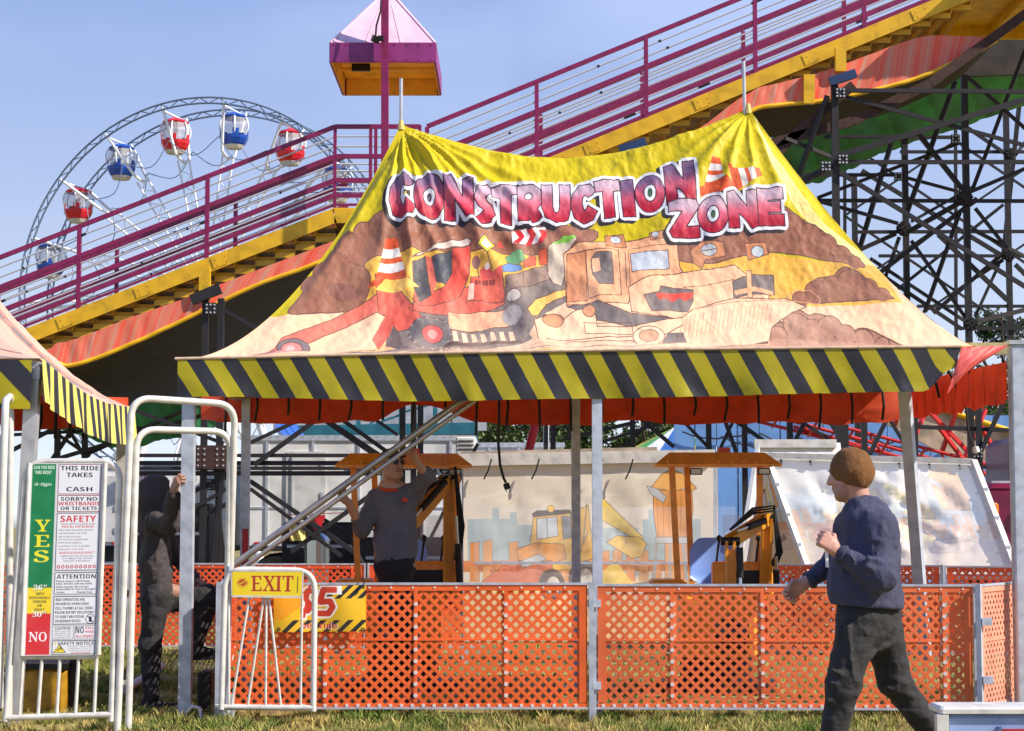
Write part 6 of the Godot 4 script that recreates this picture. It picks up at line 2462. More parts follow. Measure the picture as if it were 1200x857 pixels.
# ---------------------------------------------------------------- ride-on diggers
func digger(label: String, where: Vector3, turn: float, roof_w: float, pose: int) -> void:
	# built about its own foot, facing +z (towards the fence); every length in metres
	var o := thing("ride_on_digger", label, "ride", where, "ride-on diggers", turn)
	var L := func(called: String, s: Shape, m: Material, p: Node3D = null) -> MeshInstance3D: return obj(called, s, m, o if p == null else p, false)
	var s := Shape.new()
	s.lathe(Vector3(0, 0, 0), Vector3(0, 0.3, 0), [[0, 0], [0, 0.5], [0.3, 0.5], [0.35, 0.3], [1, 0.3], [1, 0]], 20)
	L.call("turntable", s, M.black_steel)
	s = Shape.new()
	s.cham(Vector3(0, 0.55, 0.05), Vector3(0.62, 0.5, 0.8), 0.03)
	s.cham(Vector3(-0.4, 0.86, 0.1), Vector3(0.3, 0.12, 0.5), 0.02)
	L.call("base", s, M.digger)
	s = Shape.new()
	s.cham(Vector3(0.2, 0.92, 0.34), Vector3(0.5, 0.3, 0.2), 0.02)
	L.call("console", s, M.digger)
	# seat: a moulded blue shell
	s = Shape.new()
	var rows := []
	for j in 13:
		var line := []
		for i in 13:
			var u := i / 6.0 - 1.0
			var v := j / 12.0
			var y := 0.86 + (0.0 if v < 0.45 else (v - 0.45) / 0.55 * 0.4)
			var z := 0.16 - 0.42 * minf(v / 0.45, 1.0) - 0.06 * maxf(0.0, v - 0.45)
			y += 0.06 * pow(absf(u), 3.0) * (1.0 if v < 0.5 else 0.0)
			z += 0.05 * u * u * (1.0 if v > 0.4 else 0.0)
			var w := 0.2 * (1.0 - 0.22 * pow(maxf(0.0, v - 0.8) / 0.2, 3.0))
			y -= 0.035 * pow(absf(u), 6.0) * smoothstep(0.8, 1.0, v)
			line.append(Vector3(u * w, y, z))
		rows.append(line)
	s.sheet(rows)
	L.call("seat", s, M.seat_blue)
	# roof on four square posts
	var h := 1.86
	var hw := roof_w * 0.5
	for q in [[-hw + 0.14, 0.3], [hw - 0.16, 0.3], [-hw + 0.3, -0.42], [hw - 0.1, -0.42]]:
		s = Shape.new()
		s.bar(Vector3(q[0] * 0.92 + 0.02, 0.8, q[1]), Vector3(q[0], h + 0.02, q[1]), 0.05, 0.05)
		L.call("roof_post", s, M.digger)
	s = Shape.new()
	var b0 := [Vector3(-hw, h, 0.5), Vector3(hw, h, 0.5), Vector3(hw, h, -0.6), Vector3(-hw, h, -0.6)]
	var b1 := [Vector3(-hw + 0.12, h + 0.1, 0.3), Vector3(hw - 0.12, h + 0.1, 0.3), Vector3(hw - 0.12, h + 0.1, -0.45), Vector3(-hw + 0.12, h + 0.1, -0.45)]
	for i in 4:
		s.quad(b0[i], b0[(i + 1) % 4], b1[(i + 1) % 4], b1[i])
	s.quad(b1[0], b1[1], b1[2], b1[3])
	s.quad(b0[3], b0[2], b0[1], b0[0])
	L.call("roof", s, M.digger)
	s = Shape.new()
	s.box(Vector3(0.08, h + 0.125, 0.0), Vector3(0.1, 0.05, 0.1))
	L.call("beacon", s, paint(230, 80, 24, 0.3))
	s = Shape.new()
	for k in 9:
		s.tube(Vector3(-hw + 0.1 + (roof_w - 0.2) * k / 8.0, h + 0.02, 0.475), Vector3(-hw + 0.1 + (roof_w - 0.2) * k / 8.0, h + 0.015, 0.5), 0.012, -1, 6)
	s.bar(Vector3(-hw, h - 0.012, 0.5), Vector3(hw, h - 0.012, 0.5), 0.03, 0.022)
	L.call("roof_lip", s, M.digger)
	s = Shape.new()
	s.box(Vector3(0.2, 0.94, 0.442), Vector3(0.3, 0.12, 0.006))
	for k in 3:
		s.tube(Vector3(0.1 + 0.1 * k, 0.94, 0.44), Vector3(0.1 + 0.1 * k, 0.94, 0.452), 0.025, -1, 10)
	L.call("dial_panel", s, M.black_steel)
	for x in [-hw + 0.33, hw - 0.14]:
		s = Shape.new()
		s.cham(Vector3(x, h - 0.06, 0.47), Vector3(0.1, 0.055, 0.05), 0.008)
		var lamp: MeshInstance3D = L.call("work_lamp", s, M.black_steel)
		s = Shape.new()
		s.box(Vector3(x, h - 0.06, 0.497), Vector3(0.08, 0.038, 0.006))
		L.call("lens", s, paint(210, 205, 190, 0.15, 0.0, ""), lamp)
	# clear side screen
	s = Shape.new()
	s.quad(Vector3(hw - 0.42, 0.9, -0.42), Vector3(hw - 0.05, 0.9, -0.42), Vector3(hw - 0.05, 1.45, -0.42), Vector3(hw - 0.42, 1.45, -0.42))
	L.call("screen", s, M.hazy)
	# arm: two-plate boom, stick, rams, bucket
	var bx := 0.37 if pose == 0 else 0.36
	var bar_pair := func(called: String, a: Vector3, b: Vector3, w: float, gap: float, m: Material) -> Node3D:
		var q := Shape.new()
		q.bar(a + Vector3(gap, 0, 0), b + Vector3(gap, 0, 0), 0.022, w)
		q.bar(a - Vector3(gap, 0, 0), b - Vector3(gap, 0, 0), 0.022, w)
		q.bar(a.lerp(b, 0.1), a.lerp(b, 0.9), gap * 1.9, w * 0.55)
		return L.call(called, q, m)
	var joints := []
	if pose == 0:
		joints = [Vector3(bx, 0.78, 0.5), Vector3(bx + 0.0, 1.74, 0.56), Vector3(bx - 0.4, 1.27, 0.86), Vector3(bx - 0.46, 0.55, 0.9)]
	else:
		joints = [Vector3(bx, 0.74, 0.5), Vector3(bx + 0.02, 1.42, 0.58), Vector3(bx - 0.3, 1.24, 0.92), Vector3(bx - 0.3, 0.6, 0.96)]
	bar_pair.call("boom", joints[0], joints[1], 0.085, 0.034, M.digger_yellow)
	bar_pair.call("stick", joints[1], joints[2], 0.085, 0.032, M.digger_yellow)
	bar_pair.call("dipper", joints[2], joints[3], 0.075, 0.03, M.digger_yellow)
	for j in [1, 2, 3]:
		s = Shape.new()
		s.tube(joints[j] - Vector3(0.075, 0, 0), joints[j] + Vector3(0.075, 0, 0), 0.034, -1, 10)
		L.call("pivot_pin", s, M.black_steel)
	for q in [[joints[0] + Vector3(0.09, 0.1, 0.1), joints[1] + Vector3(0.06, -0.3, 0.08)], [joints[1] + Vector3(-0.03, -0.02, 0.12), joints[2] + Vector3(0.05, 0.08, 0.05)], [joints[2] + Vector3(0.07, -0.05, 0.06), joints[3] + Vector3(0.07, 0.2, 0.06)]]:
		s = Shape.new()
		s.tube(q[0], (q[0] as Vector3).lerp(q[1], 0.6), 0.028, -1, 9)
		var ram: MeshInstance3D = L.call("ram", s, M.black_steel)
		s = Shape.new()
		s.tube((q[0] as Vector3).lerp(q[1], 0.6), q[1], 0.014, -1, 8)
		L.call("ram_rod", s, M.chrome, ram)
	for k in 3:
		s = Shape.new()
		s.path([joints[0] + Vector3(0.05 + 0.02 * k, 0.3, 0.06), joints[0].lerp(joints[1], 0.6) + Vector3(0.08 + 0.02 * k, 0, 0.09), joints[1] + Vector3(0.05, 0.06 + 0.02 * k, 0.09), joints[1].lerp(joints[2], 0.4) + Vector3(0, 0.11 + 0.02 * k, 0.04), joints[2] + Vector3(0, 0.09, 0.02)], 0.011, 5)
		L.call("hose", s, M.rubber)
	s = Shape.new()
	var prof := PackedVector2Array([Vector2(-0.15, 0.1), Vector2(0.1, 0.12), Vector2(0.14, 0.02), Vector2(0.08, -0.12), Vector2(-0.06, -0.14), Vector2(-0.2, -0.02)])
	s.prism(prof, Transform3D(Basis(Vector3.UP, -PI / 2), joints[3] + Vector3(0, -0.1, 0)), 0.26)
	for k in 4:
		s.box(joints[3] + Vector3(-0.1 + 0.066 * k, -0.12, -0.2), Vector3(0.03, 0.03, 0.08))
	L.call("bucket", s, M.black_steel)
	# hand levers
	for x in [-0.02, 0.14, 0.3]:
		s = Shape.new()
		s.path([Vector3(x, 1.0, 0.36), Vector3(x + 0.02, 1.16, 0.33), Vector3(x + 0.03, 1.24, 0.36)], 0.011, 6)
		s.lathe(Vector3(x + 0.03, 1.23, 0.36), Vector3(x + 0.03, 1.29, 0.365), [[0, 0.0], [0.2, 0.022], [0.7, 0.022], [1, 0.0]], 8)
		L.call("lever", s, M.black_steel)


func ride_diggers() -> void:
	digger("orange roofed ride-on digger whose tall arm stands beside the man in grey", ground(473, 16.6), 0.05, 1.12, 0)
	digger("orange roofed ride-on digger with a blue seat in front of the cream banner", ground(838, 16.4), -0.04, 1.02, 1)


# ---------------------------------------------------------------- printed banners round the ride
func site_print(faded: float, seed_at: int, washed := 0.0) -> Image:
	# building-site scene, drawn over x 545..835, y 540..760
	var s := Sheet.new(1024, 760, rgb(236, 226, 208))
	s.k = Vector2(1024.0 / 300.0, 760.0 / 222.0)
	s.o = Vector2(540, 540)
	var ink := rgb(120, 90, 70)
	for q in [[560, 568, 30, 12], [590, 560, 26, 9], [640, 574, 40, 14], [700, 566, 50, 14], [760, 574, 40, 12], [620, 588, 60, 10], [730, 590, 40, 8]]:
		s.disc(q[0], q[1], q[2], q[3], rgb(228, 216, 196))
	for q in [[545, 610, 60, 60], [600, 618, 30, 60], [640, 606, 44, 70], [690, 622, 60, 60], [755, 612, 70, 60], [575, 596, 8, 40], [596, 602, 8, 40], [762, 600, 12, 60]]:
		s.box(q[0], q[1], q[2], q[3], rgb(176, 196, 200))
	s.box(540, 662, 300, 14, rgb(214, 132, 74))
	for i in 19:
		var x := 548 + i * 15.6
		var h := 640 + 12 * float(i % 3) - 14 * float(i % 5 == 1)
		s.poly([x, h, x + 11, h - 2, x + 11.5, 690, x, 690], rgb(240, 170, 100) if i % 2 else rgb(232, 150, 82), ink, 0.4)
	s.box(540, 664, 300, 5, rgb(226, 132, 80))
	s.box(540, 688, 300, 80, rgb(240, 206, 160))
	s.poly([545, 696, 600, 680, 640, 700, 600, 706], rgb(248, 216, 110))
	s.poly([690, 694, 722, 662, 746, 694], rgb(246, 208, 96))
	# water tower
	s.line([772, 642, 768, 690], 4, rgb(176, 172, 168))
	s.line([804, 642, 808, 690], 4, rgb(176, 172, 168))
	s.line([788, 642, 788, 690], 3, rgb(186, 180, 176))
	s.poly([768, 576, 814, 576, 816, 600, 811, 634, 772, 634, 768, 600], rgb(236, 160, 82), ink, 0.8)
	for i in 6:
		s.line([772 + i * 7.4, 578, 774 + i * 6.6, 633], 0.6, rgb(180, 106, 56))
	s.poly([764, 574, 778, 556, 790, 550, 804, 556, 820, 574, 812, 578, 804, 574, 792, 579, 780, 575], rgb(242, 176, 90), ink, 0.8)
	s.poly([770, 634, 814, 634, 812, 642, 772, 642], rgb(196, 196, 196), ink, 0.5)
	s.poly([760, 570, 772, 574, 784, 584, 780, 592, 764, 580], rgb(200, 202, 206), ink, 0.6)
	# wheel loader with its cab, seen from the side: no face
	s.poly([622, 604, 628, 600, 668, 599, 672, 606, 624, 609], rgb(92, 78, 70))
	s.poly([624, 608, 668, 604, 676, 640, 676, 672, 640, 676, 618, 664, 608, 646, 620, 642], rgb(246, 196, 92), ink, 0.8)
	s.poly([628, 610, 652, 608, 654, 632, 628, 636], rgb(206, 216, 222), ink, 0.7)
	s.poly([658, 608, 668, 607, 670, 634, 660, 636], rgb(150, 160, 168), ink, 0.7)
	s.line([640, 609, 641, 635], 0.8, ink)
	s.disc(645, 598, 4, 4, rgb(246, 200, 90), ink, 0.6)
	s.poly([604, 648, 626, 640, 660, 642, 664, 660, 640, 668, 606, 662], rgb(240, 164, 74), ink, 0.8)
	s.poly([562, 688, 588, 668, 646, 662, 648, 688, 634, 698, 566, 698], rgb(232, 120, 76), ink, 0.8)
	s.poly([606, 664, 630, 654, 640, 660, 612, 672], rgb(206, 208, 208), ink, 0.6)
	for i in 8:
		s.box(572 + i * 8, 674 - i * 1, 3, 3, rgb(206, 96, 60))
	s.disc(646, 692, 15, 19, rgb(104, 84, 76), ink, 0.8)
	s.disc(648, 693, 8, 11, rgb(232, 224, 214), ink, 0.6)
	s.disc(684, 684, 17, 22, rgb(104, 84, 76), ink, 0.8)
	s.disc(686, 685, 9, 13, rgb(232, 224, 214), ink, 0.6)
	s.poly([676, 600, 690, 594, 696, 660, 680, 664], rgb(246, 190, 84), ink, 0.7)
	s.poly([696, 588, 706, 584, 756, 634, 752, 640, 700, 608], rgb(248, 212, 90), ink, 0.8)
	s.poly([752, 634, 760, 642, 754, 658, 742, 660, 712, 640, 724, 632], rgb(244, 200, 88), ink, 0.8)
	s.line([690, 626, 684, 640, 688, 592], 1.4, rgb(150, 140, 130))
	# puddles, logs
	s.poly([700, 700, 760, 690, 830, 696, 820, 712, 720, 716], rgb(226, 190, 160), ink, 0.5)
	s.poly([742, 692, 786, 684, 800, 692, 752, 700], rgb(150, 120, 104), ink, 0.5)
	s.age(faded, seed_at, rgb(240, 234, 224))
	if washed > 0.0:
		s.wash(washed, rgb(244, 242, 238))
	return s.img


func cloth_panel(called: String, q: Array, m: Material, parent: Node3D, ripple: float) -> void:
	# q: low left, low right, top right, top left
	var rows := []
	for j in 25:
		var line := []
		for i in 41:
			var u := i / 40.0
			var v := j / 24.0
			var p: Vector3 = (q[0] as Vector3).lerp(q[1], u).lerp((q[3] as Vector3).lerp(q[2], u), v)
			var e := sin(u * PI) * sin(v * PI)
			line.append(p + Vector3(0, 0, ripple * e * (soft.get_noise_2d(u * 3.0 + p.x, v * 2.0) + 0.6 * soft.get_noise_2d(u * 8.0 + v * 3.0, v * 5.0 + 4))))
		rows.append(line)
	var s := Shape.new()
	s.sheet(rows)
	obj(called, s, m, parent)


func banners() -> void:
	var d := 19.6
	var o := thing("site_banner", "cream banner printed with a yellow loader, plank fence and barrel tower", "banner", ground(690, d))
	var pm := printed(site_print(0.16, 5), 0.5)
	pm.backlight_enabled = true
	pm.backlight = Color(0.35, 0.34, 0.3)
	cloth_panel("print", [at(543, 752, d), at(836, 752, d), at(836, 540, d), at(543, 543, d)], pm, o, 0.05)
	bar1("top_rail", at(440, 541, d - 0.03), at(838, 534, d - 0.03), 0.04, 0.12, M.white_tube, o)
	bar1("roller", at(540, 534, d - 0.02), at(770, 528, d - 0.02), 0.05, 0.07, M.tan_panel, o)
	for x in [545, 690, 836]:
		bar1("post", ground(x, d + 0.05), at(x, 536, d + 0.05), 0.06, 0.06, M.galv, o)
	for x in [576, 632, 706, 742]:
		var s := Shape.new()
		s.path([at(x, 538, d - 0.1), at(x - 4, 552, d - 0.1), at(x - 9, 562, d - 0.08)], 0.008, 5)
		obj("tie_end", s, M.strap, o)
	# tall pale banner behind the second digger and slim uprights
	o = thing("pale_post_rack", "pair of pale upright posts between the cream banner and the slanted one", "posts", ground(838, 20.2))
	for q in [[826, 0.06], [836, 0.07]]:
		tube1("post", ground(q[0], 20.2), at(q[0], 545, 20.2), q[1] * 0.6, M.tan_panel, o)
	bar1("tie_bar", at(822, 590, 20.15), at(842, 592, 20.15), 0.03, 0.03, M.galv, o)
	# slanted banner: A-shaped booth side with clear vinyl over a faded print
	o = thing("slanted_banner", "white framed slanted banner booth with faded print under clear vinyl behind the man in navy", "banner", ground(1040, 20.5))
	var apex_l := at(897, 536, 21.4)
	var apex_r := at(1140, 543, 20.9)
	var foot_l := at(948, 672, 20.7)
	var foot_r := at(1192, 672, 20.0)
	var back_l := at(876, 668, 22.6)
	foot_l.y = 0.82; foot_r.y = 0.82; back_l.y = 0.82
	var fm := printed(site_print(0.3, 6, 0.55), 0.5)
	fm.backlight_enabled = true
	fm.backlight = Color(0.4, 0.4, 0.38)
	cloth_panel("print", [foot_l, foot_r, apex_r, apex_l], fm, o, 0.16)
	cloth_panel("side_print", [back_l, foot_l + Vector3(-0.02, 0, 0), apex_l + Vector3(-0.02, 0, 0), apex_l + Vector3(-0.03, 0, -0.02)], printed(site_print(0.3, 8), 0.5), o, 0.04)
	var out := Vector3(0, 0.02, 0.06)
	cloth_panel("clear_vinyl", [foot_l + out, foot_r + out, apex_r + out, apex_l + out], M.clear, o, 0.05)
	for q in [[apex_l, apex_r], [apex_l, foot_l], [apex_r, foot_r], [foot_l, foot_r]]:
		bar1("frame_bar", q[0] + out * 0.9, q[1] + out * 0.9, 0.06, 0.06, M.white_tube, o)
	bar1("frame_bar", apex_l, back_l, 0.05, 0.05, M.galv, o)
	for q in [foot_l, foot_r, back_l]:
		bar1("leg", q, Vector3(q.x, 0, q.z), 0.06, 0.06, M.galv, o)
	for k in 7:
		var s := Shape.new()
		s.tube(apex_l.lerp(apex_r, (k + 0.5) / 7.0) + out + Vector3(0, -0.04, 0.03), apex_l.lerp(apex_r, (k + 0.5) / 7.0) + out + Vector3(0.01, -0.1, 0.03), 0.012, -1, 6)
		obj("clip", s, M.strap, o)
	for q in [[apex_l, foot_l], [apex_r, foot_r]]:
		for k in 3:
			var s := Shape.new()
			s.box((q[0] as Vector3).lerp(q[1], 0.25 + 0.25 * k) + out + Vector3(0, 0, 0.035), Vector3(0.05, 0.03, 0.03))
			obj("clip", s, M.galv, o)
	# the roof line of the next booth behind it
	o = thing("white_booth", "second white booth top showing just above the slanted banner", "booth", ground(935, 23.5))
	cloth_panel("sheet", [at(868, 660, 23.2), at(1000, 660, 23.2), at(985, 519, 24.0), at(890, 519, 24.0)], M.white_vinyl, o, 0.06)
	bar1("frame_bar", at(884, 520, 23.95), at(980, 520, 23.95), 0.08, 0.1, M.white_tube, o)
	bar1("frame_bar", at(889, 520, 23.95), at(866, 662, 23.15), 0.05, 0.05, M.white_tube, o)
	for x in [870, 975]:
		bar1("leg", ground(x, 23.4), at(x, 650, 23.4), 0.06, 0.06, M.galv, o)
	# clear vinyl sheet hanging low inside, before the second digger's banner
	o = thing("vinyl_screen", "low hanging sheet of scuffed clear vinyl in front of the cream banner", "screen", ground(690, 18.9))
	cloth_panel("sheet", [at(556, 700, 18.9), at(862, 700, 18.9), at(862, 594, 18.9), at(556, 594, 18.9)], M.clear, o, 0.05)
	bar1("low_rail", at(556, 660, 18.88), at(880, 660, 18.88), 0.02, 0.025, M.galv, o)


# ---------------------------------------------------------------- small things
func odds_and_ends() -> void:
	# cable with a plug hanging from the eave
	var o := thing("hanging_cable", "black power cable with a plug dangling from the awning's eave", "cable", at(585, 480, 15.2))
	var s := Shape.new()
	s.path([at(585, 455, 15.2), at(585, 490, 15.2), at(584, 520, 15.2), at(586, 545, 15.2), at(590, 560, 15.2), at(593, 566, 15.2)], 0.011, 7)
	obj("cord", s, M.strap, o)
	s = Shape.new()
	var b := Basis.from_euler(Vector3(0, 0, 0.35))
	s.cham(at(594, 570, 15.2), Vector3(0.05, 0.05, 0.04), 0.008, b)
	for k in [-1, 1]:
		s.box(at(595, 575, 15.2) + Vector3(0.012 * k, 0, 0), Vector3(0.006, 0.03, 0.004), b)
	obj("plug", s, M.black_steel, o)
	o = thing("pulley_line", "thin dark line with a white hook hanging inside the red end flap", "line", at(1135, 500, 15.6))
	s = Shape.new()
	s.path([at(1133, 425, 15.6), at(1131, 470, 15.6), at(1136, 510, 15.6), at(1143, 526, 15.6)], 0.009, 6)
	obj("line", s, M.strap, o)
	s = Shape.new()
	s.lathe(at(1143, 523, 15.6), at(1145, 532, 15.6), [[0, 0], [0.1, 0.025], [0.8, 0.03], [1, 0]], 10)
	obj("hook", s, M.white_tube, o)
	# pole the man in grey is holding up: two square tubes side by side
	o = thing("frame_pole", "pair of aluminium frame tubes held up aslant by the man in grey", "pole", at(412, 566, 14.35))
	var bare := paint(190, 182, 176, 0.3, 0.75, "wear", 2.0)
	tube1("tube", at(266, 668, 14.3), at(546, 466, 14.32), 0.025, bare, o, 14)
	tube1("tube", at(276, 672, 14.26), at(557, 469, 14.28), 0.018, bare, o, 14)
	# black ballast step and yellow box at the left, rail lying on the grass
	s = Shape.new()
	var g := ground(242, 14.6)
	s.cham(Vector3(g.x + 0.02, 0.15, g.z), Vector3(0.1, 0.3, 0.3), 0.015)
	tag(obj("step_block", s, M.black_steel), "black step block under the hooded person's raised foot", "block")
	s = Shape.new()
	g = ground(48, 14.6)
	s.cham(Vector3(g.x, 0.16, g.z - 0.2), Vector3(0.42, 0.32, 0.5), 0.03)
	var yb := obj("yellow_case", s, paint(196, 146, 24, 0.5, 0.0, "dirt", 1.0))
	tag(yb, "yellow and black case standing on the grass behind the height board", "case")
	s = Shape.new()
	s.box(Vector3(g.x, 0.33, g.z - 0.2), Vector3(0.44, 0.04, 0.52))
	s.box(Vector3(g.x + 0.24, 0.22, g.z - 0.1), Vector3(0.05, 0.44, 0.06))
	obj("black_edge", s, M.black_steel, yb)
	tag(tube1("loose_rail", ground(150, 16.0) + Vector3(0, 0.04, 0), ground(192, 17.2) + Vector3(0, 0.14, 0), 0.035, M.white_tube, null), "grey tube lying on the grass behind the hooded person's legs", "tube")
	s = Shape.new()
	g = ground(236, 13.9)
	s.path([g + Vector3(-0.08, 0.06, 0), g + Vector3(-0.05, 0.1, 0), g + Vector3(0, 0.09, 0), g + Vector3(0.02, 0.0, 0)], 0.016, 7)
	tag(obj("bent_peg", s, M.alu), "small bent metal peg standing in the grass by the EXIT gate", "peg")
	s = Shape.new()
	g = ground(75, 14.9)
	s.lathe(g + Vector3(0, 0.0, 0), g + Vector3(0.01, 0.07, 0), [[0, 0.0], [0.1, 0.025], [0.4, 0.04], [0.7, 0.03], [1, 0.0]], 7)
	tag(obj("crumpled_paper", s, paint(230, 230, 228, 0.8, 0.0, "")), "crumpled white paper lying on the grass under the height board", "litter")
	# corner of a booth counter close to the camera
	var d := 7.6
	o = thing("counter_corner", "white edged blue and red counter corner at the bottom right, near the camera", "counter", Vector3(at(1150, 830, d).x, 0, -d))
	var p0 := at(1107, 836, d)
	var p1 := at(1168, 836, d)
	s = Shape.new()
	s.cham(Vector3(p0.x + 0.5, p0.y * 0.5, -d - 0.09), Vector3(1.0, p0.y, 0.18), 0.02)
	obj("body", s, paint(150, 176, 224, 0.5, 0.0, "wear", 1.0), o)
	s = Shape.new()
	s.cham(Vector3(p0.x + 0.5, p0.y + 0.012, -d - 0.09), Vector3(1.04, 0.026, 0.22), 0.01)
	s.box(Vector3(p0.x - 0.012, p0.y * 0.5, -d + 0.006), Vector3(0.045, p0.y - 0.01, 0.05))
	obj("white_edging", s, M.white_tube, o)
	s = Shape.new()
	s.box(Vector3(p1.x + 0.42, p0.y - 0.37, -d + 0.006), Vector3(0.8, 0.62, 0.014))
	obj("red_panel", s, paint(186, 42, 44, 0.5, 0.0, "wear", 1.0), o)
	s = Shape.new()
	s.box(Vector3(p1.x + 0.008, p0.y * 0.5 - 0.02, -d + 0.01), Vector3(0.012, p0.y - 0.06, 0.02))
	obj("joint_strip", s, paint(96, 116, 160, 0.5), o)


# ---------------------------------------------------------------- people: fields of tapered bones, meshed as one skin
class Field:
	var lo: Vector3
	var cell: float
	var nx: int
	var ny: int
	var nz: int
	var g := PackedFloat32Array()

	func _init(a: Vector3, b: Vector3, c: float) -> void:
		lo = a
		cell = c
		nx = int((b.x - a.x) / c) + 2
		ny = int((b.y - a.y) / c) + 2
		nz = int((b.z - a.z) / c) + 2
		g.resize(nx * ny * nz)
		g.fill(0.2)

	# a tapered capsule; "side" and "flat" widen its section along one axis
	func bone(a: Vector3, b: Vector3, ra: float, rb: float, k := 0.03, side := Vector3.ZERO, flat := 1.0) -> void:
		var m := maxf(ra, rb) * maxf(1.0, flat) + k + cell * 2.0
		var f := ((a.min(b) - Vector3.ONE * m - lo) / cell).floor()
		var e := ((a.max(b) + Vector3.ONE * m - lo) / cell).ceil()
		var shrink := 1.0 - 1.0 / flat
		var ab := b - a
		if shrink != 0.0:
			ab -= side * (ab.dot(side) * shrink)
		var l2 := maxf(ab.length_squared(), 1e-8)
		for z in range(maxi(int(f.z), 0), mini(int(e.z) + 1, nz)):
			for y in range(maxi(int(f.y), 0), mini(int(e.y) + 1, ny)):
				var row := (z * ny + y) * nx
				for x in range(maxi(int(f.x), 0), mini(int(e.x) + 1, nx)):
					var p := lo + Vector3(x, y, z) * cell - a
					if shrink != 0.0:
						p -= side * (p.dot(side) * shrink)
					var t := clampf(p.dot(ab) / l2, 0.0, 1.0)
					var d := (p - ab * t).length() - (ra + (rb - ra) * t)
					var o := g[row + x]
					var h := maxf(k - absf(o - d), 0.0) / k
					g[row + x] = minf(o, d) - h * h * k * 0.25

	func ball(c: Vector3, r: Vector3, b: Basis, k := 0.02, sign := 1.0) -> void:
		var m := maxf(r.x, maxf(r.y, r.z)) + k + cell * 2.0
		var f := ((c - Vector3.ONE * m - lo) / cell).floor()
		var e := ((c + Vector3.ONE * m - lo) / cell).ceil()
		var inv := b.inverse()
		var least := minf(r.x, minf(r.y, r.z))
		for z in range(maxi(int(f.z), 0), mini(int(e.z) + 1, nz)):
			for y in range(maxi(int(f.y), 0), mini(int(e.y) + 1, ny)):
				var row := (z * ny + y) * nx
				for x in range(maxi(int(f.x), 0), mini(int(e.x) + 1, nx)):
					var p := inv * (lo + Vector3(x, y, z) * cell - c)
					var q := p / r
					var l := q.length()
					var d := (l - 1.0) * lerpf(least, p.length() / maxf(l, 0.01), 0.6) if l > 0.01 else -least
					var o := g[row + x]
					if sign > 0:
						var h := maxf(k - absf(o - d), 0.0) / k
						g[row + x] = minf(o, d) - h * h * k * 0.25
					else:
						g[row + x] = maxf(o, -d)

	func cut(at_p: Vector3, away: Vector3) -> void:     # keeps what lies behind the plane
		for z in nz:
			for y in ny:
				var row := (z * ny + y) * nx
				for x in nx:
					g[row + x] = maxf(g[row + x], (lo + Vector3(x, y, z) * cell - at_p).dot(away))

	func wrinkle(n: FastNoiseLite, amp: float, scale: Vector3, shift: float) -> void:
		for z in nz:
			for y in ny:
				var row := (z * ny + y) * nx
				for x in nx:
					var o := g[row + x]
					if absf(o) < 0.035:
						var p := (lo + Vector3(x, y, z) * cell) * scale
						g[row + x] = o + amp * n.get_noise_3d(p.x + shift, p.y, p.z)

	func into(s: Shape, tint_by: Callable) -> void:
		var at_cell := PackedInt32Array()
		at_cell.resize(nx * ny * nz)
		at_cell.fill(-1)
		var vs := PackedVector3Array()
		var ns := PackedVector3Array()
		var cs := PackedColorArray()
		var sy := nx
		var sz := nx * ny
		for z in nz - 1:
			for y in ny - 1:
				var row := (z * ny + y) * nx
				for x in nx - 1:
					var i := row + x
					var a := g[i]
					var b := g[i + 1]
					var c := g[i + sy]
					var d := g[i + sy + 1]
					var e := g[i + sz]
					var f := g[i + sz + 1]
					var h := g[i + sz + sy]
					var k := g[i + sz + sy + 1]
					var inside := int(a < 0) + int(b < 0) + int(c < 0) + int(d < 0) + int(e < 0) + int(f < 0) + int(h < 0) + int(k < 0)
					if inside == 0 or inside == 8:
						continue
					var w := [a, b, c, d, e, f, h, k]
					var sum := Vector3.ZERO
					var cnt := 0
					for q in [[0, 1], [2, 3], [4, 5], [6, 7], [0, 2], [1, 3], [4, 6], [5, 7], [0, 4], [1, 5], [2, 6], [3, 7]]:
						var u: float = w[q[0]]
						var v: float = w[q[1]]
						if (u < 0) != (v < 0):
							var t := u / (u - v)
							sum += Vector3(q[0] & 1, (q[0] >> 1) & 1, q[0] >> 2).lerp(Vector3(q[1] & 1, (q[1] >> 1) & 1, q[1] >> 2), t)
							cnt += 1
					at_cell[i] = vs.size()
					var p := lo + (Vector3(x, y, z) + sum / cnt) * cell
					vs.push_back(p)
					ns.push_back(Vector3(b + d + f + k - a - c - e - h, c + d + h + k - a - b - e - f, e + f + h + k - a - b - c - d).normalized())
					cs.push_back(tint_by.call(p) if tint_by.is_valid() else Color.WHITE)
		for z in range(1, nz - 1):
			for y in range(1, ny - 1):
				var row := (z * ny + y) * nx
				for x in range(1, nx - 1):
					var i := row + x
					var o := g[i] < 0
					for ax in 3:
						var step: int = [1, sy, sz][ax]
						if o == (g[i + step] < 0):
							continue
						var u: int = [sy, sz, 1][ax]
						var v: int = [sz, 1, sy][ax]
						var q := [at_cell[i - u - v], at_cell[i - v], at_cell[i], at_cell[i - u]]
						if q[0] < 0 or q[1] < 0 or q[2] < 0 or q[3] < 0:
							continue
						if not o:
							q.reverse()
						for t in [[0, 1, 2], [0, 2, 3]]:
							for r in [t[0], t[2], t[1]]:
								s.tint = cs[q[r]]
								s.vert(vs[q[r]], ns[q[r]])
		s.tinted = true


func bounds(pts: Array, m: float) -> Array:
	var a: Vector3 = pts[0]
	var b: Vector3 = pts[0]
	for p in pts:
		a = a.min(p); b = b.max(p)
	return [a - Vector3.ONE * m, b + Vector3.ONE * m]


func axes(f: Vector3, u: Vector3) -> Basis:      # x = the person's left, y = up, z = forward
	var z := f.normalized()
	var x := u.cross(z).normalized()
	return Basis(x, z.cross(x), z)


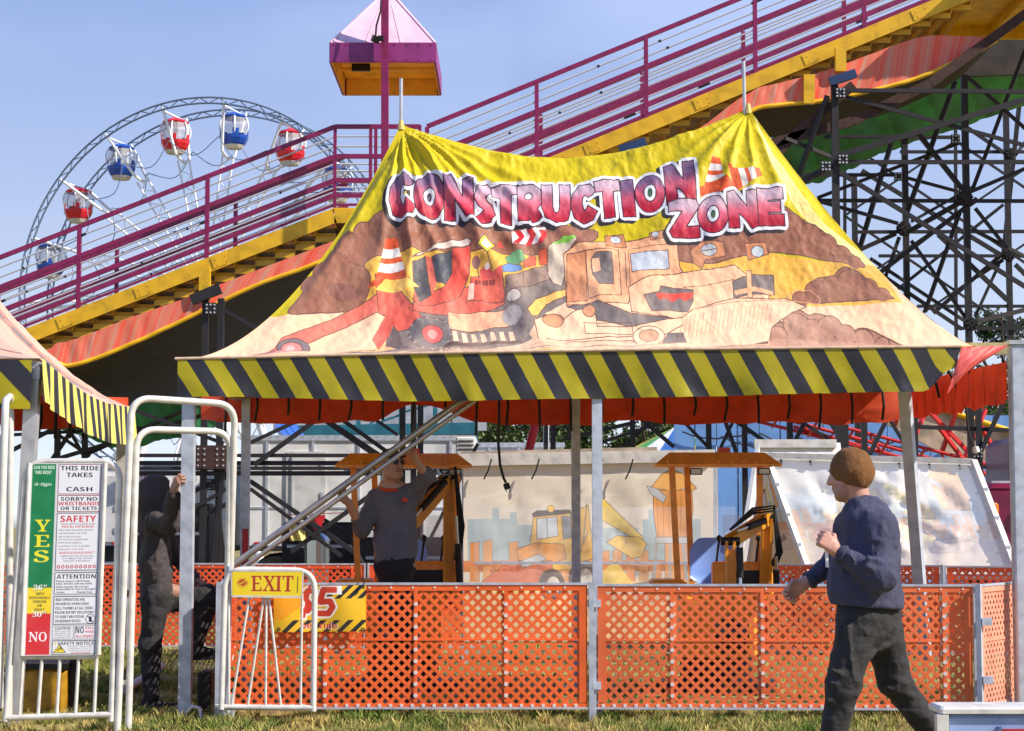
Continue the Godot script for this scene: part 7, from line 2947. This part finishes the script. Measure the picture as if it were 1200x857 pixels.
func head_into(s: Shape, c: Vector3, b: Basis, neck: Vector3, size: float, skin: Color, hair: Color, beard: float) -> void:
	var F := Field.new(c - Vector3.ONE * 0.16 * size - Vector3(0, 0.07, 0), c + Vector3.ONE * 0.16 * size, 0.0052)
	var L := func(x: float, y: float, z: float) -> Vector3: return c + b * (Vector3(x, y, z) * size)
	F.ball(L.call(0, 0.03, -0.012), Vector3(0.074, 0.09, 0.094) * size, b, 0.02)
	F.ball(L.call(0, -0.03, 0.03), Vector3(0.062, 0.082, 0.062) * size, b, 0.03)
	F.bone(L.call(0.03, -0.086, 0.045), L.call(-0.03, -0.086, 0.045), 0.026 * size, 0.026 * size, 0.03)
	F.bone(L.call(0, -0.1, 0.064), L.call(0, -0.092, 0.05), 0.022 * size, 0.03 * size, 0.025)
	for e in [-1, 1]:
		F.bone(L.call(0.058 * e, -0.03, 0.0), L.call(0.045 * e, -0.08, 0.03), 0.02 * size, 0.022 * size, 0.03)
		F.bone(L.call(0.014 * e, 0.03, 0.09), L.call(0.044 * e, 0.03, 0.074), 0.011 * size, 0.011 * size, 0.014)
		F.ball(L.call(0.037 * e, -0.022, 0.07), Vector3.ONE * 0.02 * size, b, 0.02)
		F.ball(L.call(0.075 * e, -0.004, -0.006), Vector3(0.011, 0.032, 0.019) * size, b * Basis(Vector3.UP, 0.4 * e), 0.008)
		F.ball(L.call(0.012 * e, -0.03, 0.1), Vector3.ONE * 0.0095 * size, b, 0.008)
	F.bone(L.call(0, 0.022, 0.09), L.call(0, -0.026, 0.112), 0.009 * size, 0.0135 * size, 0.014)
	F.bone(L.call(-0.018, -0.056, 0.085), L.call(0.018, -0.056, 0.085), 0.008 * size, 0.008 * size, 0.008)
	F.bone(L.call(-0.016, -0.067, 0.083), L.call(0.016, -0.067, 0.083), 0.008 * size, 0.008 * size, 0.008)
	F.bone(L.call(0, -0.05, -0.02), neck, 0.057 * size, 0.062 * size, 0.035)
	for e in [-1, 1]:
		F.ball(L.call(0.032 * e, 0.008, 0.094), Vector3(0.016, 0.009, 0.012) * size, b, 0.01, -1.0)
		F.ball(L.call(0.032 * e, 0.008, 0.078), Vector3.ONE * 0.013 * size, b, 0.006)
	var inv := b.inverse()
	var tint := func(p: Vector3) -> Color:
		var q: Vector3 = inv * (p - c) / size
		if q.z > 0.05 and absf(absf(q.x) - 0.032) < 0.013 and absf(q.y - 0.008) < 0.006:
			return Color(0.03, 0.02, 0.018) if absf(absf(q.x) - 0.031) < 0.0055 else Color(0.62, 0.58, 0.55)
		if q.z > 0.05 and absf(absf(q.x) - 0.032) < 0.022 and absf(q.y - 0.033 + absf(absf(q.x) - 0.03) * 0.2) < 0.0055:
			return hair
		if q.z > 0.06 and absf(q.x) < 0.024 and absf(q.y + 0.061) < 0.009:
			return skin * Color(0.85, 0.6, 0.6)
		if q.y > 0.05 - q.z * 0.25 and q.z < 0.07 or (q.z < -0.03 and q.y > -0.045):
			return hair
		if beard > 0 and q.y < -0.04 and q.y > -0.13 and q.z > -0.01:
			return skin.lerp(hair, beard)
		return skin
	F.into(s, tint)


# palm and five separate fingers; dir runs from the wrist to the knuckles, palm is where the palm faces, thumb the side of the thumb
func hand_into(s: Shape, wrist: Vector3, dir: Vector3, palm: Vector3, thumb: Vector3, curl: float, skin: Color, size := 1.0) -> void:
	dir = dir.normalized()
	palm = (palm - dir * palm.dot(dir)).normalized()
	var side := dir.cross(palm).normalized()
	if side.dot(thumb) < 0:
		side = -side
	var F := Field.new(wrist - Vector3.ONE * 0.2 * size, wrist + Vector3.ONE * 0.2 * size, 0.0042)
	F.bone(wrist - dir * 0.04, wrist + dir * 0.012 * size, 0.026 * size, 0.025 * size, 0.02, side, 1.2)
	var lens := [0.07, 0.078, 0.073, 0.056]
	for i in 4:
		var lat := side * (1.5 - i) * 0.0205 * size
		var kn := wrist + dir * (0.088 - 0.004 * absf(i - 1.2)) * size + lat
		F.bone(wrist + dir * 0.012 * size + lat * 0.55, kn, 0.0145 * size, 0.0118 * size, 0.016)
		var p := kn
		var a := curl * (0.75 + 0.1 * i)
		var l: float = lens[i] * size
		for j in 3:
			var way := dir * cos(a) + palm * sin(a) + side * (1.5 - i) * 0.05 * (1.0 - minf(curl, 1.0))
			var q: Vector3 = p + way.normalized() * l * [0.46, 0.31, 0.23][j]
			F.bone(p, q, (0.0098 - 0.0008 * j) * size, (0.0092 - 0.001 * j) * size, 0.004)
			p = q
			a += curl * (1.0 + 0.12 * i)
	var t0 := wrist + dir * 0.022 * size + side * 0.022 * size
	var t1 := t0 + (dir * 0.55 + side * 0.75 + palm * 0.35).normalized() * 0.042 * size
	var t2 := t1 + (dir * 0.85 + side * (0.35 - 0.5 * curl) + palm * (0.2 + 0.5 * curl)).normalized() * 0.034 * size
	var t3 := t2 + (dir * 0.9 - side * 0.4 * curl + palm * (0.2 + 0.6 * curl)).normalized() * 0.027 * size
	F.bone(t0, t1, 0.0155 * size, 0.012 * size, 0.014)
	F.bone(t1, t2, 0.0115 * size, 0.0105 * size, 0.004)
	F.bone(t2, t3, 0.0105 * size, 0.0085 * size, 0.004)
	var tint := func(p: Vector3) -> Color:
		var k := (p - wrist).dot(dir)
		return skin.lerp(skin * Color(1.0, 0.82, 0.78), clampf((k - 0.08) * 12.0, 0, 1))
	F.into(s, tint)


func skin_mat() -> StandardMaterial3D:
	var m := StandardMaterial3D.new()
	m.vertex_color_use_as_albedo = true
	m.roughness = 0.5
	m.subsurf_scatter_enabled = true
	m.subsurf_scatter_strength = 0.08
	m.cull_mode = BaseMaterial3D.CULL_DISABLED
	return m


func cloth_mat(r: float, g: float, b: float, rough := 0.85, scale := 3.0) -> StandardMaterial3D:
	var m := paint(r, g, b, rough, 0.0, "cloth", scale)
	m.rim_enabled = true
	m.rim = 0.25
	m.rim_tint = 0.6
	m.normal_enabled = true
	m.normal_texture = fold_tex()
	m.normal_scale = 0.6
	m.uv1_scale = Vector3(1.0, 0.8, 1.0)
	return m


# creases of worn cloth: ridged noise as a normal map, with a fine weave over it
func fold_tex() -> NoiseTexture2D:
	if not grain.has("folds"):
		var fn := FastNoiseLite.new()
		fn.seed = 33
		fn.noise_type = FastNoiseLite.TYPE_SIMPLEX_SMOOTH
		fn.frequency = 0.006
		fn.fractal_type = FastNoiseLite.FRACTAL_RIDGED
		fn.fractal_octaves = 4
		fn.domain_warp_enabled = true
		fn.domain_warp_amplitude = 40.0
		fn.domain_warp_frequency = 0.008
		var nt := NoiseTexture2D.new()
		nt.width = 512
		nt.height = 512
		nt.seamless = true
		nt.noise = fn
		nt.as_normal_map = true
		nt.bump_strength = 14.0
		grain["folds"] = nt
	return grain["folds"]


# a limb of cloth: shape from a list of [a, b, ra, rb, k, side, flat]
func garment(called: String, bones: Array, cell: float, amp: float, scale: Vector3, m: Material, o: Node3D, cuts := [], shift := 0.0) -> MeshInstance3D:
	var pts := []
	for q in bones:
		pts.append(q[0]); pts.append(q[1])
	var bb := bounds(pts, 0.24)
	var F := Field.new(bb[0], bb[1], cell)
	for q in bones:
		F.bone(q[0], q[1], q[2], q[3], q[4] if q.size() > 4 else 0.04, q[5] if q.size() > 5 else Vector3.ZERO, q[6] if q.size() > 6 else 1.0)
	var n := FastNoiseLite.new()
	n.seed = 12
	n.frequency = 1.0
	n.fractal_octaves = 3
	if amp > 0:
		F.wrinkle(n, amp, scale, shift)
	for q in cuts:
		F.cut(q[0], q[1])
	var s := Shape.new()
	F.into(s, func(_p: Vector3) -> Color: return Color.WHITE)
	s.tinted = false
	return obj(called, s, m, o)


func body_into(s: Shape, bones: Array, cell: float, skin: Color) -> void:
	var pts := []
	for q in bones:
		pts.append(q[0]); pts.append(q[1])
	var bb := bounds(pts, 0.2)
	var F := Field.new(bb[0], bb[1], cell)
	for q in bones:
		F.bone(q[0], q[1], q[2], q[3], 0.04, q[4] if q.size() > 4 else Vector3.ZERO, q[5] if q.size() > 5 else 1.0)
	F.into(s, func(_p: Vector3) -> Color: return skin)


func shoe(o: Node3D, heel: Vector3, toe: Vector3, m: Material, sole: Material) -> void:
	var f := (toe - heel).normalized()
	var side := Vector3.UP.cross(f).normalized()
	var up := f.cross(side)
	var F := Field.new(heel.min(toe) - Vector3.ONE * 0.16, heel.max(toe) + Vector3.ONE * 0.16, 0.008)
	F.bone(heel + up * 0.05, heel + up * 0.05 + f * 0.08, 0.042, 0.045, 0.03)
	F.bone(heel + up * 0.045 + f * 0.05, toe + up * 0.035 - f * 0.05, 0.045, 0.034, 0.03, side, 1.15)
	F.bone(heel + up * 0.06, heel + up * 0.12 + f * 0.02, 0.043, 0.046, 0.03)
	F.cut(heel + up * 0.012, -up)
	var s := Shape.new()
	F.into(s, func(_p: Vector3) -> Color: return Color.WHITE)
	s.tinted = false
	var u := obj("shoe", s, m, o)
	s = Shape.new()
	var poly := PackedVector2Array()
	for q in [[-0.045, -0.03], [-0.045, 0.03], [0.06, 0.036], [0.16, 0.048], [0.24, 0.04], [0.275, 0.0], [0.24, -0.04], [0.16, -0.046], [0.06, -0.036]]:
		poly.push_back(Vector2(q[0] * heel.distance_to(toe) / 0.27, q[1]))
	s.prism(poly, Transform3D(Basis(f, side, f.cross(side)), heel + up * 0.008), 0.026)
	obj("sole", s, sole, u)


func people() -> void:
	var sole := paint(40, 40, 42, 0.8, 0.0, "")
	var skin_m := skin_mat()
	# ------------------------------------------------ man in navy striding past, seen from behind his left shoulder
	var o := thing("person", "heavy-set man in brown beanie, navy shirt and dark trousers striding past the fence", "person", at(1020, 614, 9.9) * Vector3(1, 0, 1))
	var f := Vector3(-0.95, 0, -0.3).normalized()
	var lf := Vector3.UP.cross(f)
	var hip := at(1020, 708, 9.95)
	var neck := at(1009, 594, 9.95)
	var sh_n := at(1034, 621, 9.77)
	var el_n := at(1029, 676, 9.68)
	var wr_n := at(983, 648, 9.72)
	var sh_f := at(996, 616, 10.16)
	var el_f := at(978, 658, 10.2)
	var wr_f := at(947, 682, 10.12)
	var hp_n := at(1008, 722, 9.85)
	var kn_n := at(988, 806, 9.76)
	var an_n := at(969, 902, 9.74)
	var hp_f := at(1030, 722, 10.06)
	var kn_f := at(1050, 800, 10.08)
	var an_f := at(1100, 874, 10.14)
	var skin := Color(0.52, 0.27, 0.2)
	var s := Shape.new()
	body_into(s, [[hip, neck, 0.1, 0.06, lf, 1.5], [sh_n, el_n, 0.05, 0.042], [el_n, wr_n, 0.042, 0.028], [sh_f, el_f, 0.05, 0.042], [el_f, wr_f, 0.042, 0.028], [neck + Vector3(0, -0.03, 0), sh_n, 0.055, 0.05], [neck + Vector3(0, -0.03, 0), sh_f, 0.055, 0.05], [hp_n, kn_n, 0.08, 0.055], [kn_n, an_n, 0.052, 0.036], [hp_f, kn_f, 0.08, 0.055], [kn_f, an_f, 0.052, 0.036], [hip, hp_n, 0.09, 0.08], [hip, hp_f, 0.09, 0.08]], 0.016, skin)
	var hd := at(996, 557, 9.95)
	var hb := axes(Vector3(-0.84, -0.1, -0.54), Vector3.UP)
	head_into(s, hd, hb, neck + Vector3(0, -0.02, 0), 1.04, skin, Color(0.1, 0.08, 0.07), 0.35)
	hand_into(s, wr_n + Vector3(-0.015, 0.012, 0), at(967, 632, 9.7) - wr_n, Vector3(-0.1, -0.3, -1), Vector3(0, 1, 0.2), 1.55, skin, 1.05)
	hand_into(s, wr_f + Vector3(-0.02, -0.01, 0), Vector3(-0.75, -0.5, 0.05), Vector3(0.25, -0.3, 1), Vector3(-0.6, 0.6, 0), 0.75, skin, 1.05)
	obj("body", s, skin_m, o)
	var navy := cloth_mat(60, 62, 88)
	var b0 := at(1022, 690, 9.95)
	garment("shirt", [[at(1015, 612, 9.95), at(1019, 650, 9.94), 0.125, 0.14, 0.06, lf, 1.55], [at(1019, 650, 9.94), at(1014, 694, 9.94), 0.145, 0.165, 0.06, lf, 1.3], [at(1002, 664, 9.94), at(1000, 688, 9.94), 0.115, 0.115, 0.07, lf, 1.35], [at(1014, 692, 9.94), at(1017, 708, 9.94), 0.172, 0.176, 0.04, lf, 1.25], [neck + Vector3(0, -0.015, 0), at(1015, 612, 9.95), 0.066, 0.1, 0.05, lf, 1.3],
		[at(1018, 608, 9.93), sh_n, 0.082, 0.076, 0.07], [at(1012, 606, 10.0), sh_f, 0.08, 0.08, 0.05], [sh_n, el_n + Vector3(0.012, 0, 0), 0.076, 0.078, 0.045], [el_n + Vector3(0.012, 0, 0), wr_n + (el_n - wr_n) * 0.12, 0.072, 0.046, 0.03], [sh_f, el_f, 0.075, 0.062, 0.035], [el_f, wr_f + (el_f - wr_f) * 0.1, 0.062, 0.042, 0.03],
		[at(1050, 640, 9.82), at(1036, 668, 9.775), 0.012, 0.01, 0.022], [at(1052, 656, 9.83), at(1030, 694, 9.765), 0.012, 0.01, 0.022], [at(1050, 676, 9.82), at(1012, 702, 9.755), 0.012, 0.01, 0.022], [at(1040, 690, 9.78), at(998, 706, 9.765), 0.01, 0.01, 0.02],
		[at(1018, 655, 9.62), at(1046, 662, 9.64), 0.012, 0.01, 0.02], [at(1014, 664, 9.615), at(1048, 676, 9.63), 0.012, 0.01, 0.02], [at(1026, 634, 9.67), at(1050, 640, 9.7), 0.01, 0.01, 0.02], [at(1036, 606, 9.72), at(1049, 630, 9.72), 0.012, 0.008, 0.02], [at(998, 652, 9.645), at(1006, 664, 9.63), 0.01, 0.008, 0.015], [at(1022, 622, 9.7), at(1020, 646, 9.66), 0.01, 0.01, 0.02]], 0.0115, 0.014, Vector3(10, 4.5, 10), navy, o, [[at(1014, 711, 9.95), Vector3(-0.08, -1, 0)]])
	s = Shape.new()
	for k in 20:
		var a0 := TAU * k / 20
		var a1 := TAU * (k + 1) / 20
		var c0 := neck + Vector3(0.004, 0.006, 0)
		s.tube(c0 + f * cos(a0) * 0.074 + lf * sin(a0) * 0.078 + Vector3(0, -0.022 * cos(a0), 0), c0 + f * cos(a1) * 0.074 + lf * sin(a1) * 0.078 + Vector3(0, -0.022 * cos(a1), 0), 0.011, -1, 6)
	obj("collar", s, navy, o)
	s = Shape.new()
	var ring := func(c: Vector3, along: Vector3, r: float, thick: float) -> void:
		var bx := axes(along, Vector3.UP if absf(along.normalized().y) < 0.9 else Vector3.RIGHT)
		var pts := []
		for k in 25:
			pts.append(c + bx * Vector3(cos(TAU * k / 24.0) * r, sin(TAU * k / 24.0) * r, 0))
		s.path(pts, thick, 6)
	ring.call(wr_n + (el_n - wr_n) * 0.1, el_n - wr_n, 0.045, 0.009)
	ring.call(wr_n + (el_n - wr_n) * 0.04, el_n - wr_n, 0.042, 0.007)
	ring.call(wr_f + (el_f - wr_f) * 0.08, el_f - wr_f, 0.042, 0.008)
	obj("cuff", s, navy, o)
	var jeans := cloth_mat(38, 37, 38)
	garment("trousers", [[at(1018, 706, 9.95), at(1019, 730, 9.95), 0.15, 0.15, 0.05, lf, 1.25], [hp_n, kn_n, 0.114, 0.082, 0.05], [kn_n, an_n + Vector3(0, 0.02, 0), 0.079, 0.062, 0.04], [hp_f, kn_f, 0.114, 0.08, 0.05], [kn_f, an_f + Vector3(0, 0.02, 0), 0.078, 0.06, 0.04],
		[at(1048, 736, 9.83), at(1004, 762, 9.745), 0.013, 0.01, 0.022], [at(1046, 752, 9.86), at(1008, 776, 9.73), 0.012, 0.01, 0.022], [at(976, 786, 9.69), at(1004, 800, 9.70), 0.011, 0.01, 0.02], [at(974, 800, 9.685), at(1004, 816, 9.70), 0.012, 0.01, 0.02], [at(970, 822, 9.69), at(996, 834, 9.70), 0.01, 0.009, 0.02], [at(1034, 788, 10.0), at(1062, 802, 10.0), 0.012, 0.01, 0.02], [at(1040, 806, 10.0), at(1070, 816, 10.02), 0.011, 0.01, 0.02], [at(1056, 832, 10.04), at(1086, 842, 10.06), 0.01, 0.009, 0.02], [at(992, 726, 9.735), at(1000, 790, 9.68), 0.009, 0.008, 0.02]], 0.0115, 0.012, Vector3(8, 10, 8), jeans, o, [], 30.0)
	shoe(o, Vector3(an_n.x + 0.05, 0.0, an_n.z), Vector3(an_n.x - 0.23, 0.0, an_n.z - 0.06), cloth_mat(40, 36, 34), sole)
	shoe(o, an_f + Vector3(0.06, -0.06, 0), an_f + Vector3(-0.13, -0.22, -0.03), cloth_mat(40, 36, 34), sole)
	var F := Field.new(hd - Vector3.ONE * 0.2, hd + Vector3.ONE * 0.2, 0.006)
	F.ball(hd + hb * Vector3(0, 0.034, -0.014), Vector3(0.096, 0.106, 0.11), hb, 0.02)
	F.ball(hd + hb * Vector3(0, 0.0, -0.03), Vector3(0.096, 0.09, 0.092), hb, 0.03)
	F.cut(hd + hb * Vector3(0, -0.042, 0.0), (hb * Vector3(0, -1.0, 0.42)).normalized())
	F.wrinkle(soft, 0.006, Vector3(14, 9, 14), 3.0)
	s = Shape.new()
	F.into(s, func(_p: Vector3) -> Color: return Color.WHITE)
	s.tinted = false
	obj("beanie", s, cloth_mat(118, 78, 40, 0.95, 5.0), o)
	# something white held in the near hand
	s = Shape.new()
	s.box(at(969, 652, 9.72), Vector3(0.012, 0.11, 0.03), Basis(Vector3.BACK, 0.05))
	obj("folded_paper", s, paint(228, 228, 226, 0.7, 0.0, ""), o)

	# ------------------------------------------------ man in grey holding up the frame tubes
	var dz := 14.72
	o = thing("person", "man in a charcoal sweater, dark cap and black trousers raising a pair of frame tubes", "person", at(464, 614, dz) * Vector3(1, 0, 1))
	f = Vector3(0.25, 0, 1).normalized()
	lf = Vector3.UP.cross(f)
	skin = Color(0.46, 0.245, 0.155)
	neck = at(457, 570, dz)
	hip = at(463, 664, dz)
	var shr := at(440, 586, dz + 0.02)
	var elr := at(424, 620, dz - 0.08)
	var wrr := at(407, 588, dz - 0.28)
	var shl := at(486, 577, dz + 0.02)
	var ell := at(500, 558, dz - 0.1)
	var wrl := at(487, 540, dz - 0.26)
	var knr := at(452, 746, dz - 0.03)
	var knl := at(478, 746, dz - 0.03)
	var anr := Vector3(at(448, 800, dz).x, 0.1, -dz)
	var anl := Vector3(at(484, 800, dz).x, 0.1, -dz)
	s = Shape.new()
	body_into(s, [[hip, neck, 0.11, 0.06, lf, 1.4], [neck, shr, 0.05, 0.05], [neck, shl, 0.05, 0.05], [shr, elr, 0.046, 0.038], [elr, wrr, 0.04, 0.027], [shl, ell, 0.046, 0.038], [ell, wrl, 0.04, 0.027], [hip, knr, 0.085, 0.055], [hip, knl, 0.085, 0.055], [knr, anr, 0.055, 0.036], [knl, anl, 0.055, 0.036]], 0.014, skin)
	hd = at(459, 545, dz - 0.03)
	hb = axes(Vector3(0.62, 0.16, 0.78), Vector3(0.08, 1, 0))
	head_into(s, hd, hb, neck + Vector3(0, -0.02, 0), 0.98, skin, Color(0.015, 0.013, 0.012), 0.0)
	hand_into(s, wrr + Vector3(-0.01, 0.008, 0.01), at(393, 577, dz - 0.4) - wrr, Vector3(0.3, 0.5, 1), Vector3(0.2, 1, 0.4), 0.7, skin)
	hand_into(s, wrl + Vector3(-0.006, 0.02, 0.01), at(478, 518, dz - 0.4) - wrl, Vector3(-0.5, 0.2, 1), Vector3(-1, 0.2, 0), 0.65, skin)
	obj("body", s, skin_m, o)
	var grey := cloth_mat(100, 97, 101)
	garment("sweater", [[at(463, 592, dz), at(464, 636, dz), 0.105, 0.105, 0.05, lf, 1.5], [at(464, 636, dz), at(463, 664, dz), 0.108, 0.116, 0.05, lf, 1.42], [neck + Vector3(0, -0.025, 0), at(462, 592, dz), 0.066, 0.1, 0.05, lf, 1.3], [at(452, 582, dz), shr, 0.06, 0.068, 0.04], [at(470, 578, dz), shl, 0.06, 0.068, 0.04], [shr, elr, 0.07, 0.062, 0.03], [elr, elr.lerp(wrr, 0.3), 0.06, 0.05, 0.03], [shl, ell, 0.068, 0.06, 0.03], [ell, ell.lerp(wrl, 0.22), 0.058, 0.05, 0.02]], 0.0125, 0.014, Vector3(8, 5, 8), grey, o, [[at(463, 657, dz), Vector3(0.1, -1, 0)]], 9.0)
	garment("trousers", [[at(463, 654, dz), hip, 0.11, 0.115, 0.05, lf, 1.4], [hip, knr, 0.105, 0.08, 0.05], [hip, knl, 0.105, 0.08, 0.05], [knr, anr, 0.08, 0.07, 0.04], [knl, anl, 0.08, 0.07, 0.04]], 0.015, 0.014, Vector3(8, 6, 8), cloth_mat(22, 22, 24), o, [], 4.0)
	for a in [anr, anl]:
		shoe(o, Vector3(a.x - 0.02, 0, a.z - 0.05), Vector3(a.x + 0.04, 0, a.z + 0.22), cloth_mat(30, 30, 32), sole)
	s = Shape.new()
	for k in 7:
		var a0 := PI * k / 7 - 0.2
		var a1 := PI * (k + 1) / 7 - 0.2
		s.tube(neck + f * sin(a0) * 0.075 + lf * cos(a0) * 0.08 + Vector3(0, -0.012 - 0.02 * sin(a0), 0), neck + f * sin(a1) * 0.075 + lf * cos(a1) * 0.08 + Vector3(0, -0.012 - 0.02 * sin(a1), 0), 0.015, -1, 6)
	obj("orange_collar", s, cloth_mat(214, 72, 36), o)
	s = Shape.new()
	var cp := at(474, 586, dz - 0.15)
	s.prism(PackedVector2Array([Vector2(-0.026, -0.012), Vector2(0.026, -0.012), Vector2(0.018, 0.004), Vector2(0.008, 0.012), Vector2(0, 0.022), Vector2(-0.01, 0.01), Vector2(-0.02, 0.002)]), Transform3D(Basis(Vector3.UP, 0.2) * Basis(Vector3.RIGHT, -0.2), cp), 0.02)
	obj("chest_patch", s, cloth_mat(226, 72, 40), o)
	F = Field.new(hd - Vector3.ONE * 0.24, hd + Vector3.ONE * 0.24, 0.006)
	F.ball(hd + hb * Vector3(0, 0.042, -0.012), Vector3(0.083, 0.086, 0.102), hb, 0.02)
	F.cut(hd + hb * Vector3(0, 0.042, 0), (hb * Vector3(0, -1.0, -0.1)).normalized())
	F.bone(hd + hb * Vector3(0.03, 0.05, 0.09), hd + hb * Vector3(0.028, 0.05, 0.15), 0.012, 0.008, 0.01, hb.x, 2.2)
	F.bone(hd + hb * Vector3(-0.03, 0.05, 0.09), hd + hb * Vector3(-0.028, 0.05, 0.15), 0.012, 0.008, 0.01, hb.x, 2.2)
	s = Shape.new()
	F.into(s, func(_p: Vector3) -> Color: return Color.WHITE)
	s.tinted = false
	obj("cap", s, cloth_mat(24, 24, 26), o)
	s = Shape.new()
	for e in [-1, 1]:
		s.lathe(hd + hb * Vector3(0.032 * e, 0.006, 0.093), hd + hb * Vector3(0.034 * e, 0.006, 0.1), [[0, 0.0], [0, 0.021], [1, 0.021], [1, 0]], 14)
		s.tube(hd + hb * Vector3(0.052 * e, 0.012, 0.09), hd + hb * Vector3(0.077 * e, 0.012, 0.0), 0.0035, -1, 6)
	s.tube(hd + hb * Vector3(-0.013, 0.01, 0.1), hd + hb * Vector3(0.013, 0.01, 0.1), 0.0035, -1, 6)
	obj("sunglasses", s, paint(20, 20, 22, 0.15, 0.0, ""), o)

	# ------------------------------------------------ hooded person steadying the corner post
	dz = 14.55
	o = thing("person", "person in black with the hood up and one foot raised, steadying the corner post", "person", at(182, 614, dz) * Vector3(1, 0, 1))
	f = Vector3(0.96, 0, -0.2).normalized()
	lf = Vector3.UP.cross(f)
	skin = Color(0.38, 0.2, 0.135)
	neck = at(184, 601, dz)
	hip = at(182, 692, dz)
	shr = at(183, 611, dz - 0.17)       # near side is the person's right
	elr = at(200, 616, dz - 0.28)
	wrr = at(203, 576, dz - 0.5)
	shl = at(187, 609, dz + 0.18)
	ell = at(205, 652, dz + 0.22)
	wrl = at(229, 680, dz + 0.16)
	knr = at(176, 757, dz - 0.08)
	anr = at(177, 815, dz - 0.08)
	knl = at(243, 700, dz + 0.1)
	anl = at(228, 760, dz + 0.1)
	s = Shape.new()
	body_into(s, [[hip, neck, 0.09, 0.055, lf, 1.4], [neck + Vector3(0, -0.04, 0), shr, 0.05, 0.05], [neck + Vector3(0, -0.04, 0), shl, 0.05, 0.05], [shr, elr, 0.045, 0.038], [elr, wrr, 0.038, 0.027], [shl, ell, 0.045, 0.038], [ell, wrl, 0.038, 0.027], [hip, knr, 0.08, 0.052], [knr, anr, 0.05, 0.034], [hip, knl, 0.08, 0.052], [knl, anl, 0.05, 0.034]], 0.014, skin)
	hd = at(185, 579, dz)
	hb = axes(Vector3(0.93, 0.06, -0.36), Vector3.UP)
	head_into(s, hd, hb, neck + Vector3(0, -0.02, 0), 0.98, skin, Color(0.015, 0.012, 0.012), 0.0)
	hand_into(s, wrr + Vector3(0.003, 0.012, 0.0), at(211, 556, dz - 0.58) - wrr, Vector3(0.75, -0.1, -0.7), Vector3(-0.3, 0.2, -1), 0.7, skin)
	hand_into(s, wrl + Vector3(0.012, -0.006, 0), Vector3(0.8, -0.35, -0.1), Vector3(-0.2, -1, 0), Vector3(0.3, 0, 1), 0.4, skin)
	obj("body", s, skin_m, o)
	var black := cloth_mat(68, 62, 64)
	garment("sweatshirt", [[at(182, 618, dz), at(182, 660, dz), 0.105, 0.11, 0.05, lf, 1.55], [at(182, 660, dz), at(183, 692, dz), 0.115, 0.122, 0.05, lf, 1.35], [neck + Vector3(-0.01, -0.02, 0), at(182, 620, dz), 0.085, 0.11, 0.05, lf, 1.4], [at(184, 612, dz - 0.1), shr, 0.07, 0.075, 0.04], [at(184, 612, dz + 0.1), shl, 0.07, 0.075, 0.04], [shr, elr, 0.075, 0.066, 0.03], [elr, elr.lerp(wrr, 0.86), 0.066, 0.05, 0.03], [shl, ell, 0.072, 0.06, 0.03], [ell, ell.lerp(wrl, 0.88), 0.058, 0.044, 0.03]], 0.0125, 0.02, Vector3(8, 6, 8), black, o, [[at(183, 698, dz), Vector3(0, -1, 0)]], 17.0)
	F = Field.new(hd - Vector3(0.26, 0.3, 0.26), hd + Vector3.ONE * 0.24, 0.008)
	F.ball(hd + hb * Vector3(0, 0.03, -0.025), Vector3(0.108, 0.122, 0.13), hb, 0.03)
	F.bone(hd + hb * Vector3(0, -0.06, -0.05), neck + Vector3(-0.02, -0.05, 0), 0.1, 0.12, 0.06, lf, 1.25)
	F.ball(hd + hb * Vector3(0, -0.02, 0.13), Vector3(0.085, 0.115, 0.1), hb, 0.02, -1.0)
	F.wrinkle(soft, 0.014, Vector3(9, 8, 9), 5.0)
	s = Shape.new()
	F.into(s, func(_p: Vector3) -> Color: return Color.WHITE)
	s.tinted = false
	obj("hood", s, black, o)
	garment("trousers", [[at(183, 688, dz), at(184, 705, dz), 0.112, 0.112, 0.05, lf, 1.3], [at(182, 702, dz - 0.08), knr, 0.1, 0.078, 0.05], [knr, anr, 0.076, 0.058, 0.04], [at(188, 702, dz + 0.08), knl, 0.105, 0.085, 0.05], [knl, anl, 0.085, 0.06, 0.04]], 0.0125, 0.018, Vector3(9, 7, 9), cloth_mat(44, 43, 46), o, [], 24.0)
	shoe(o, Vector3(anr.x - 0.03, 0.0, anr.z), Vector3(anr.x + 0.24, 0.0, anr.z - 0.05), cloth_mat(34, 34, 36), sole)
	shoe(o, anl + Vector3(-0.03, -0.085, 0), anl + Vector3(0.23, -0.07, -0.04), cloth_mat(34, 34, 36), sole)
